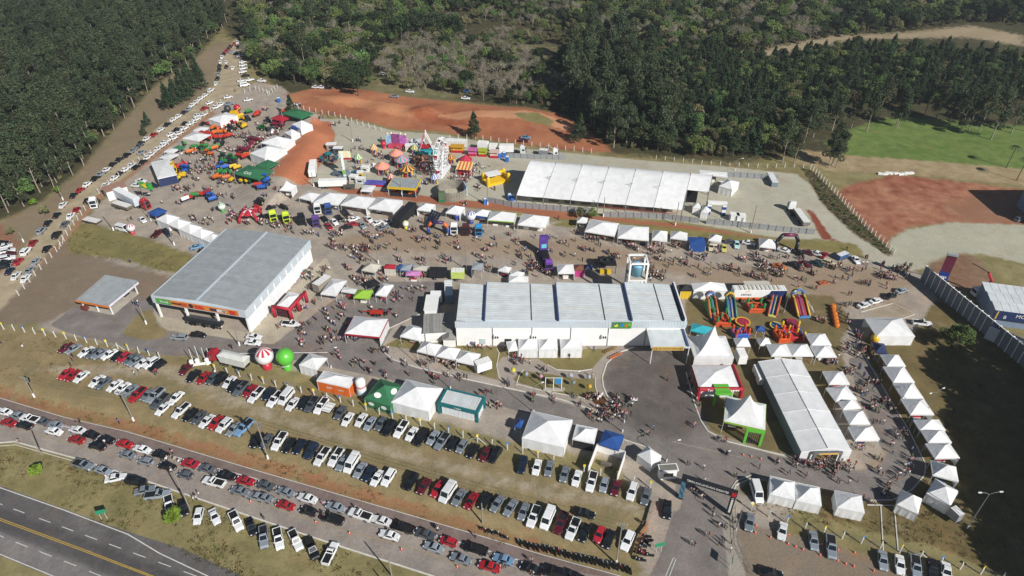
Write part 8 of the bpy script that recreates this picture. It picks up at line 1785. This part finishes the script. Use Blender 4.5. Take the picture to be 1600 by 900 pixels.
    for (x,y,c,l) in ((500,245,'c9962e','amber and crimson stall in front of the coach'),(660,280,'c46a9c','pink stall beside the yellow green front'),(765,285,'a8b03c','yellow green stall in front of the white trailer'),(885,300,'d0b8a8','pale stall left of the blue toilets')):
        s=thing('game_stall', P(*f2(x,y)), -.08, l, 'stall'); MB().box((0,0,1.3),(5.2 if x==500 else 3.4,2.4,2.4)).build('booth', mat('stall_'+c,c,.6,var=.5,scale=1.3), s); MB().box((0,-.4,2.7),(5.6 if x==500 else 3.8,3.4,.14)).build('roof', mat('stall_roof_'+c,c,.6), s); MB().box((0,-1.3,.5),(5 if x==500 else 3.2,.3,1.0)).build('counter', TC['red'], s)
    for (x,y,l) in ((940,310,'blue portable toilet left of two others'),(985,305,'blue portable toilet in the middle of three'),(1015,350,'blue portable toilet standing forward of two'),(1040,745,'blue portable toilet beside the concert tent post'),(1072,755,'blue portable toilet nearest the concert tent')): toilet(f2(x,y), l)
    toilet(f2(785,790),'green and blue portable toilet beside the yard pole'); toilet((436,160),'blue portable toilet at the top fence')
def toilet(px, label):
    t=thing('portable_toilet', P(*px), rng.uniform(-.3,.3), label, 'toilet'); BL=mat('toilet_blue','2f62ad',.5,var=.05); MB().box((0,0,1.1),(1.2,1.2,2.2)).build('cabin', BL, t); MB().add([(-.62,-.62,2.2),(.62,-.62,2.2),(.62,.62,2.2),(-.62,.62,2.2),(-.4,-.4,2.45),(.4,-.4,2.45),(.4,.4,2.45),(-.4,.4,2.45)],[(0,1,5,4),(1,2,6,5),(2,3,7,6),(3,0,4,7),(4,5,6,7)]).build('roof', mat('toilet_roof','c8d4e2',.5), t); MB().box((0,-.62,1.05),(.8,.05,1.9)).build('door', mat('toilet_door','3c74c0',.5), t)
facade()
f = K(480, 190)
for (x, y, c1, c2, r, l) in ((1440,320,'a8303c','dccfa0',1.8,'crimson and cream kiosk behind the wheel'),(1120,330,'3a8a9a','d8c060',1.7,'teal and yellow kiosk left of the swing ride'),(700,330,'c46a3a','e0d0a0',1.6,'orange and cream kiosk in front of the facade'),(540,430,'5a9a5a','dcd8c0',1.7,'green and cream kiosk beside the tower ride'),(880,640,'b04a6a','e0c8a0',1.5,'rose and cream kiosk behind the rink'),(1330,640,'4a6ab0','dcd8d0',1.6,'blue and white kiosk beside the palisade arena'),(1500,430,'d0a03a','7a3a3a',1.7,'ochre and brown kiosk right of the wheel')):
    parasol_ride(f(x, y), r, mat('kiosk_'+c1, c1, .6), mat('kiosk_'+c2, c2, .6), 'round ' + l, 2.4)
for (x, y, w, d, h, c, l) in ((490,620,3.0,2.2,2.2,'c8c4ba','cream ticket box beside the long caravan'),(560,585,2.2,2.0,2.4,'d0b44a','yellow ticket box by the tower ride'),(470,560,4.0,2.0,1.6,'7a8894','grey generator below the tower ride'),(330,560,4.5,2.2,1.0,'5c6a74','grey flat trailer below the swing ride'),(260,290,4.0,2.4,2.4,'8a8078','brown van body against the slope'),(330,330,3.6,2.2,2.4,'4a4f58','dark generator box by the slope'),(610,520,3.0,2.0,2.0,'d8d8d4','white drinks booth behind the barrier'),(1090,300,5.0,2.4,2.4,'cfc8ae','cream stall between facade and swing ride'),(1160,260,5.5,2.4,2.6,'a8b0b8','grey lorry body behind the swing ride'),(370,680,4.4,2.0,1.4,'6a4038','brown car trailer behind the stand tents'),(440,700,4.0,1.8,1.2,'55564e','dark jeep body behind the stand tents'),(560,640,3.4,2.0,2.0,'c8ccd0','white cabin beside the low cover')):
    t = thing('booth', P(*f(x, y)), rng.uniform(-.3, .3), l, 'booth'); m_ = mat('booth_'+c, c, .6, var=.2, scale=1.2); MB().box((0,0,h/2+.15),(w,d,h)).build('cabin', m_, t); MB().box((0,0,h+.2),(w+.3,d+.3,.12)).build('roof', WHITE if h > 1.8 else m_, t); MB().box((0,-d/2-.03,h*.6),(w*.5,.06,h*.35)).build('hatch', SHADE, t)
# ------------------------------------------------------------------ inflatables on the play lawn
def inf(c): return mat('inflatable_'+c, c, .4, var=.06, spec=.4)
def slide(px, rz, L, w, h, c1, c2, c3, label, arch=True):
    q=P(*px); t=thing('inflatable_slide', q, rz, label, 'inflatable')    # low end at -y
    MB().add([(-w/2,-L/2,.3),(w/2,-L/2,.3),(w/2,L/2-1.6,h),(-w/2,L/2-1.6,h),(-w/2,L/2,h),(w/2,L/2,h),(-w/2,-L/2,0),(w/2,-L/2,0),(w/2,L/2,0),(-w/2,L/2,0)],[(0,1,2,3),(3,2,5,4),(6,7,1,0),(7,8,5,2,1),(9,6,0,3,4),(8,9,4,5)]).build('ramp', inf(c2), t)
    for s in (-1,0,1): 
        b=MB().path([(s*w/2,-L/2,.7),(s*w/2,L/2-1.6,h+.45),(s*w/2,L/2,h+.45)], .3 if s else .12, 8); b.build('side_tube', inf(c1) if s else inf(c3), t, smooth=True)
    MB().bar((-w/2,-L/2,.4),(w/2,-L/2,.4),.42,n=8).build('front_tube', inf(c3), t)
    if arch:
        pts=[(w/2*math.cos(a)*1.05, L/2-.4, h+.3+w*.62*math.sin(a)) for a in [math.pi*i/8 for i in range(9)]]; MB().path(pts,.34,8).build('arch', inf(c3), t, smooth=True)
        pts=[(w/2*math.cos(a)*1.05, L/2+.3, h+.2+w*.6*math.sin(a)) for a in [math.pi*i/8 for i in range(9)]]; MB().path(pts,.34,8).build('arch', inf(c1), t, smooth=True)
f = K(1060, 420)
slide(f(340,455), .05, 6.6, 2.2, 3.3, 'b8603a','4a8f58','4a72a4','tall green laned inflatable slide with orange sides behind the turquoise canopy'); slide(f(535,460), -.02, 6.6, 2.2, 3.3, '4a806a','3d62a0','c8a03c','tall blue laned inflatable slide with a yellow arch'); slide(f(985,440), -.42, 6.2, 2.1, 3.0, 'b85c40','3f6ca4','bdbb62','leaning blue laned inflatable slide with orange frame', False); slide(f(1255,440), .08, 6.6, 3.3, 3.2, 'c8a83c','96303c','4674a8','wide red twin lane inflatable slide with a blue arch')
def castle(px, rz, w, d, cols, label, h=2.4, name='inflatable_castle'):
    t=thing(name, P(*px), rz, label, 'inflatable'); MB().box((0,0,.35),(w,d,.7)).build('base', inf(cols[0]), t); r_=random.Random(int(px[0]*7))
    for x in (-w/2+.4,w/2-.4):
        for y in (-d/2+.4,d/2-.4): MB().lathe([(.34,0),(.38,h),(.2,h+.4),(0,h+.45)],10).build('tower', inf(cols[1]), t, loc=(x,y,.3))
    for y in (-d/2+.3,d/2-.3): MB().bar((-w/2,y,1.2),(w/2,y,1.0),.3,n=8).build('wall', inf(cols[0]), t)
    for x in (-w/2+.3,w/2-.3): MB().bar((x,-d/2,1.2),(x,d/2,1.0),.3,n=8).build('wall', inf(cols[2]), t)
    for k in range(7): MB().lathe([(.28,0),(.32,1.2),(0,1.7)],8).build('obstacle', inf(cols[k%len(cols)]), t, loc=(r_.uniform(-w/2+.8,w/2-.8), r_.uniform(-d/2+.8,d/2-.8),.6))
castle(f(440,545), 0, 4.2, 5.0, ['c4522e','2f7a4c','c4522e'], 'orange and green inflatable obstacle course below the slides'); castle(f(795,420), .03, 4.6, 3.6, ['c2562e','3a8a52','b8442a'], 'orange inflatable playhouse with green pillars'); castle(f(1180,690), 0, 5.2, 5.4, ['b8343a','d8b52e','3a62b0'], 'crowded multicoloured inflatable playground of red, yellow and blue'); castle(f(1065,720), .1, 3.2, 4.4, ['d0582a','d0582a','c9622e'], 'plain orange inflatable ramp beside the multicoloured playground'); castle(f(640,690), .2, 4.4, 3.0, ['3a62b0','c4522e','c44a5a'], 'blue and orange inflatable tower pair among the tents')
def tramp(px, r, c1, c2, label):
    t=thing('round_trampoline', P(*px), 0, label, 'trampoline'); MB().lathe([(r*.82,.92),(r,.95),(r,.85)],20).build('pad', inf(c1), t); MB().lathe([(0,.9),(r*.82,.9)],20).build('mat', inf(c2), t); MB().bar((0,0,.9),(0,0,1.9),.05).build('centre_post', STEEL, t)
    for i in range(6): a=i*1.047; MB().bar((r*.9*math.cos(a),r*.9*math.sin(a),0),(r*.9*math.cos(a),r*.9*math.sin(a),.9),.05).build('leg', STEEL, t)
tramp(f(665,575),2.1,'d8a92e','a02c40','round maroon bouncing bed with yellow rim'); tramp(f(1010,615),1.7,'d8b52e','3a74a0','round blue bouncing bed behind the navy canopy'); tramp(f(1180,580),1.6,'a83040','8a3048','round crimson bouncing bed above the playground')
t = thing('track_train', P(*Zf(3,2)(412,240)), 0, 'column of six orange pods of a children train on the dirt', 'ride')
o0 = t.location.copy()
for i in range(6):
    q = P(*Zf(3,2)(425-i*4.5, 240-i*23))-o0; MB().lathe([(0,0),(.75,.1),(.85,.7),(.6,1.2),(0,1.3)],12).build('pod', mat('pod_orange','d0742a',.5,var=.1), t, loc=q)
# ------------------------------------------------------------------ other stands
def solar():
    f=K(640,300); a=P(*f(160,350)); t=thing('solar_array', a, 0, 'dark tilted solar panel array on the dirt street', 'solar panel'); B=P(*f(255,395))-a; C=P(*f(340,300))-a; D=P(*f(235,255))-a; pm=mat('solar_cell','1d2435',.2,var=.05,spec=.6)
    for i in range(4):
        for j in range(6):
            def pt(u,v): return Vector((0,0,0)).lerp(B,u).lerp(D.lerp(C,u),v)+Vector((0,0,.8+2.2*v))
            p=[pt((i+.04)/4,(j+.04)/6),pt((i+.96)/4,(j+.04)/6),pt((i+.96)/4,(j+.96)/6),pt((i+.04)/4,(j+.96)/6)]; MB().add(p+[q-Vector((0,0,.05)) for q in p],[(0,1,2,3),(7,6,5,4),(0,4,5,1),(1,5,6,2),(2,6,7,3),(3,7,4,0)]).build('solar_panel', pm, t)
    for q in (B*.1,B*.9,D.lerp(C,.1),D.lerp(C,.9)): MB().bar(q,q+Vector((0,0,1.0 if q.y<C.y*.6 else 2.9)),.08).build('leg', STEEL, t)
solar()
def arch(px, w, h, r, cols, label, rz=0):
    t=thing('inflatable_arch', P(*px), rz, label, 'inflatable'); pts=[(-w/2,0,0),(-w/2,0,h*.62),(-w*.3,0,h),(w*.3,0,h),(w/2,0,h*.62),(w/2,0,0)]
    for i,(a,b) in enumerate(zip(pts[:-1],pts[1:])): MB().bar(a,b,r,n=10).build('tube', inf(cols[i%len(cols)]), t, smooth=True)
    for x in (-w/2,w/2): MB().box((x,0,.06),(r*2.6,r*2.6,.12)).build('foot', DARK, t)
arch(K(640,300)(300,440),6.6,4.6,.55,['2f4a8a','d06a34','3a2f5a','d06a34','2f4a8a'],'blue and orange inflatable gate in front of the solar array',-.1); arch(K(1180,340)(312,345),6.6,6.0,.6,['26262c','26262c','6a2a48','26262c','26262c'],'black inflatable arch over a white car by the verge',-.05)
def dome():
    q=P(*Zf(0,1)(1565,465)); t=thing('dome_tent', q, .1, 'red and white inflatable dome tent with arched openings', 'tent'); n=12; r=4.2
    prof=[(r*math.cos(a), 3.6*math.sin(a)) for a in [math.pi/2*i/6*.98 for i in range(3,7)]]; MB().lathe([(max(.02,a),b) for a,b in prof], n, mifn=lambda j,i: 1 if i%3==1 else 0).build('roof', [TC['red'], TC['w']], t)
    for i in range(4): a=math.pi/4+i*math.pi/2; MB().path([(r*1.05*math.cos(a),r*1.05*math.sin(a),0),(r*.9*math.cos(a),r*.9*math.sin(a),2.0),(r*.5*math.cos(a),r*.5*math.sin(a),3.3)],.5,8).build('leg', TC['red'], t, smooth=True)
dome()
def purple_truck():
    f=K(780,370); t=truck_tractor(f(505,330),(25,80),'6a3f92','purple painted lorry with a standing robot figure behind the hall'); MB().box((-5.2,0,1.6),(7.0,2.4,1.0)).build('load_bed', mat('truck_purple_dark','3d2c58',.5,var=.15), t); MB().box((-8.0,0,4.6),(1.2,2.6,5.0)).build('upright_panel', mat('truck_purple','5a3f8e',.5,var=.2), t); MB().box((-7.35,0,3.6),(.15,1.6,1.4)).build('aqua_print', mat('print_aqua','6fc0d0',.5), t); MB().box((-4.8,0,2.2),(4.6,1.8,.3)).build('bed_lining', DARK, t)
    for x in (-4.2,-5.4,-6.6):
        for s in (-1,1): MB().bar((x,s*.8,.5),(x,s*1.25,.5),.5,n=12).build('wheel', TYRE, t)
    t=thing('barbecue_stall', P(*f(1120,360)), 0, 'black roofed stall with yellow counter behind the hall', 'stall'); MB().box((0,1.2,3.0),(5.4,5.0,.25)).build('roof', TC['black'], t); MB().box((-.6,-1.2,.8),(3.4,.6,1.5)).build('counter', TC['yellow'], t)
    for x in (-2.5,2.5):
        for y in (-1.2,3.5): MB().bar((x,y,0),(x,y,3),.08).build('post', DARK, t)
    for k in range(5): MB().lathe([(0,0),(.6,.1),(.5,.7),(0,.9)],8).build('roof_clutter', SHADE, t, loc=(-2+k,1.5+(k%2)*1.2,3.1))
purple_truck()
def crane():
    f=Q(1440,380,7.5); t=thing('crane_truck', P(*f(640,620)), .1, 'white cab truck with a raised red crane arm beyond the wall', 'truck'); MB().box((-.4,0,1.7),(2.2,2.3,2.2)).build('cab', WHITE, t); MB().box((2.6,0,1.0),(4.2,2.2,.4)).build('bed', DARK, t); MB().path([(2.0,0,1.2),(2.4,0,5.5),(.8,.6,8.0)],.35,8).build('arm', mat('crane_red','b02a34',.5), t); MB().bar((.8,.6,8.0),(-4.2,2.0,10.6),.14).build('jib', DARK, t); MB().box((-1.52,0,2.1),(.08,1.9,.8)).build('windscreen', GLASS, t)
    for x in (-.4,2.8,3.9):
        for s in (-1,1): MB().bar((x,s*.75,.5),(x,s*1.1,.5),.5,n=12).build('wheel', TYRE, t)
    t=thing('billboard_tower', P(*f(185,540)), -.45, 'slanting blue and maroon advertising tower against the yard wall', 'sign'); MB().box((0,0,3.2),(2.6,.4,6.4)).build('lower_panel', mat('bb_blue','26408a',.5,var=.2,scale=1), t); MB().box((0,0,9.2),(2.6,.4,5.6)).build('upper_panel', mat('bb_maroon','6a2c40',.5,var=.15,scale=1), t); MB().box((0,0,12.3),(2.8,1.0,.6)).build('cap', ROOFG, t); illegible(t, (0,-.24,4.6), 1.7, .6, WHITE, n=3)
crane()
def lawnbits():
    f=K(640,480); t=thing('notice_frame', P(*f(1505,862)), 0, 'white notice frame with a blue poster on the small lawn', 'sign')
    for x in (-2.2,-.2,1.8): MB().box((x,0,2.1),(.16,.16,4.2)).build('post', WHITE, t)
    MB().box((.9,0,3.0),(1.5,.1,2.0)).build('poster', mat('poster_blue','3f86b8',.5,var=.3,scale=1.5), t); MB().box((0,0,.15),(5.4,1.0,.3)).build('plinth', CONC, t); MB().bar((-2.2,0,4.1),(1.8,0,4.1),.06).build('rail', WHITE, t)
    for (x,y,c,l) in ((615,395,'8a6a34','brown cut-out letter sign at the forecourt kerb'),(648,432,'c9703c','orange cut-out letter sign on the forecourt kerb')):
        s=thing('letter_sign', P(*Zf(2,2)(x,y)), .6, l, 'sign'); [MB().lathe([(.45,-.1),(.5,0),(.45,.1),(.3,.1),(.3,-.1),(.45,-.1)],10).build('cut_out', mat('cut_'+c,c,.6), s, loc=(-1.6+.8*k_,0,.6)) for k_ in range(5)]
    s=thing('white_statue', P(*Zf(2,2)(545,700)), .3, 'small white figure of a rearing animal in a round flower bed', 'statue'); MB().lathe([(1.7,0),(1.6,.25),(0,.35)],16).build('flower_bed', mat('bed_soil','5a3a24',.95,var=.3,scale=3), s)
    MB().path([(-.5,0,.3),(-.4,0,1.1),(.3,0,1.5),(.5,0,2.1),(.8,0,2.2)],.26,8).build('figure', WHITE, s, smooth=True)
    s=thing('gate_structure', P(*Zf(0,2)(1265,470)), .2, 'cluster of white gate posts and tanks beside the car park entry', 'gate')
    for (x,y,h) in ((-2,0,5.2),(-.6,.4,5.6),(.9,.2,5.0),(2.0,.5,4.4)): MB().bar((x,y,0),(x,y,h),.09).build('post', POLEW, s)
    for (x,y) in ((-2.4,-.4),(-1.0,-.2),(1.4,-.5)): MB().lathe([(0,0),(.55,0),(.55,1.6),(.3,1.9),(0,1.95)],12).build('tank', WHITE, s, loc=(x,y,0))
    MB().box((0,-.8,.5),(4.6,.1,.8)).build('panel', WHITE, s)
    s=thing('boom_barrier', P(*Zf(0,2)(1335,428)), .05, 'horizontal white barrier pole across the asphalt behind the lorry', 'barrier'); MB().bar((0,0,1.0),(30,-1,1.0),.06).build('boom', WHITE, s); MB().box((0,0,.5),(.3,.3,1.0)).build('stand', WHITE, s)
    s=thing('national_flag', P(*Zf(0,1)(912,378)), 0, 'green flag with yellow diamond flying from a tall mast', 'flag'); MB().bar((0,0,0),(0,0,9.5),.08).build('mast', STEEL, s)
    fl=MB(); vs=[]; 
    for i in range(9):
        for j in range(2): vs.append((.1+i*.55, .25*math.sin(i*.9), 9.3-2.6*j-.12*i))
    fl.add(vs,[(2*i,2*i+1,2*i+3,2*i+2) for i in range(8)]); flo=fl.build('cloth', mat('flag_green','2f8a3c',.7), s); dm=MB().add([(.6,-.1,7.8),(2.2,-.25,8.7),(3.9,-.1,7.4),(2.2,-.25,6.7)],[(0,1,2,3)]).build('diamond', TC['yellow'], flo)
    s=thing('white_gazebo', P(*K(640,200)(1080,520)) if False else P(*Zf(2,1)(1270,440)), -.1, 'blue and white striped gate frame in the gravel yard', 'gate')
    for x in (-2.6,2.6):
        for k in range(4): MB().box((x,0,.6+k*1.1),(1.4,1.2,1.08)).build('block', [TC['blue'],WHITE][k%2], s)
    MB().box((0,0,4.6),(6.6,1.2,1.0)).build('beam', WHITE, s)
    for (x,y) in ((1385,475),(1425,480)): 
        s=thing('white_cabin', P(*Zf(2,1)(x,y)), -.1, 'white box cabin behind the yard sheet fence, '+('beside the red fridge' if x<1400 else 'outer one of two'), 'cabin'); MB().box((0,0,1.2),(2.9,2.4,2.4)).build('wall', WHITE, s); MB().box((0,0,2.44),(3.1,2.6,.1)).build('roof', WHITE, s); MB().box((.4,-1.22,1.0),(.8,.06,1.9)).build('door', TC['grey'], s)
    s=thing('rubble_pile', P(*Zf(3,1)(800,190)), 0, 'white rubble and board pile at the meadow edge', 'rubble')
    for k in range(9): MB().box((-6+k*1.5, rng.uniform(-.6,.6), .3+rng.uniform(0,.2)),(2.0,1.3,.5),rz=rng.uniform(-.4,.4)).build('board', WHITE, s)
    s=thing('brick_stack', P(*K(1180,340)(705,685)), .2, 'low orange brick stack on the open dirt', 'bricks')
    for i in range(4):
        for j in range(3): MB().box((-1.1+i*.75, -.6+j*.6, .2+.15*((i+j)%2)),(.7,.55,.4)).build('brick', mat('brick_orange','a8603f',.9,var=.2), s)
    s=thing('red_machine_stand', P(*K(380,410)(1390,545)), 0, 'red machine on display behind the corner tent', 'farm machine'); MB().box((0,0,.9),(3.6,1.2,.9)).build('body', MCOL['r'], s); MB().bar((-1.6,0,1.2),(-4.6,.6,.8),.12).build('drawbar', MCOL['r'], s)
    for x in (-1.0,1.0):
        for y in (-.7,.7): MB().bar((x,y-.1,.4),(x,y+.1,.4),.4,n=12).build('wheel', TYRE, s)
lawnbits()

# ------------------------------------------------------------------ the air
hz = MB().box((0, 200, 66), (7400, 7400, 138)).build('haze', bpy.data.materials.new('haze')); tag(hz, 'thin blue haze lying over the distant woods', 'haze', kind='stuff')
hm = hz.data.materials[0]; hm.use_nodes = True; hn = hm.node_tree.nodes; hn.remove(hn['Principled BSDF'])
pv = hn.new('ShaderNodeVolumePrincipled'); pv.inputs['Color'].default_value = (.8, .87, .95, 1); pv.inputs['Density'].default_value = 0.00013; pv.inputs['Anisotropy'].default_value = 0.1
hm.node_tree.links.new(pv.outputs[0], hn['Material Output'].inputs['Volume'])
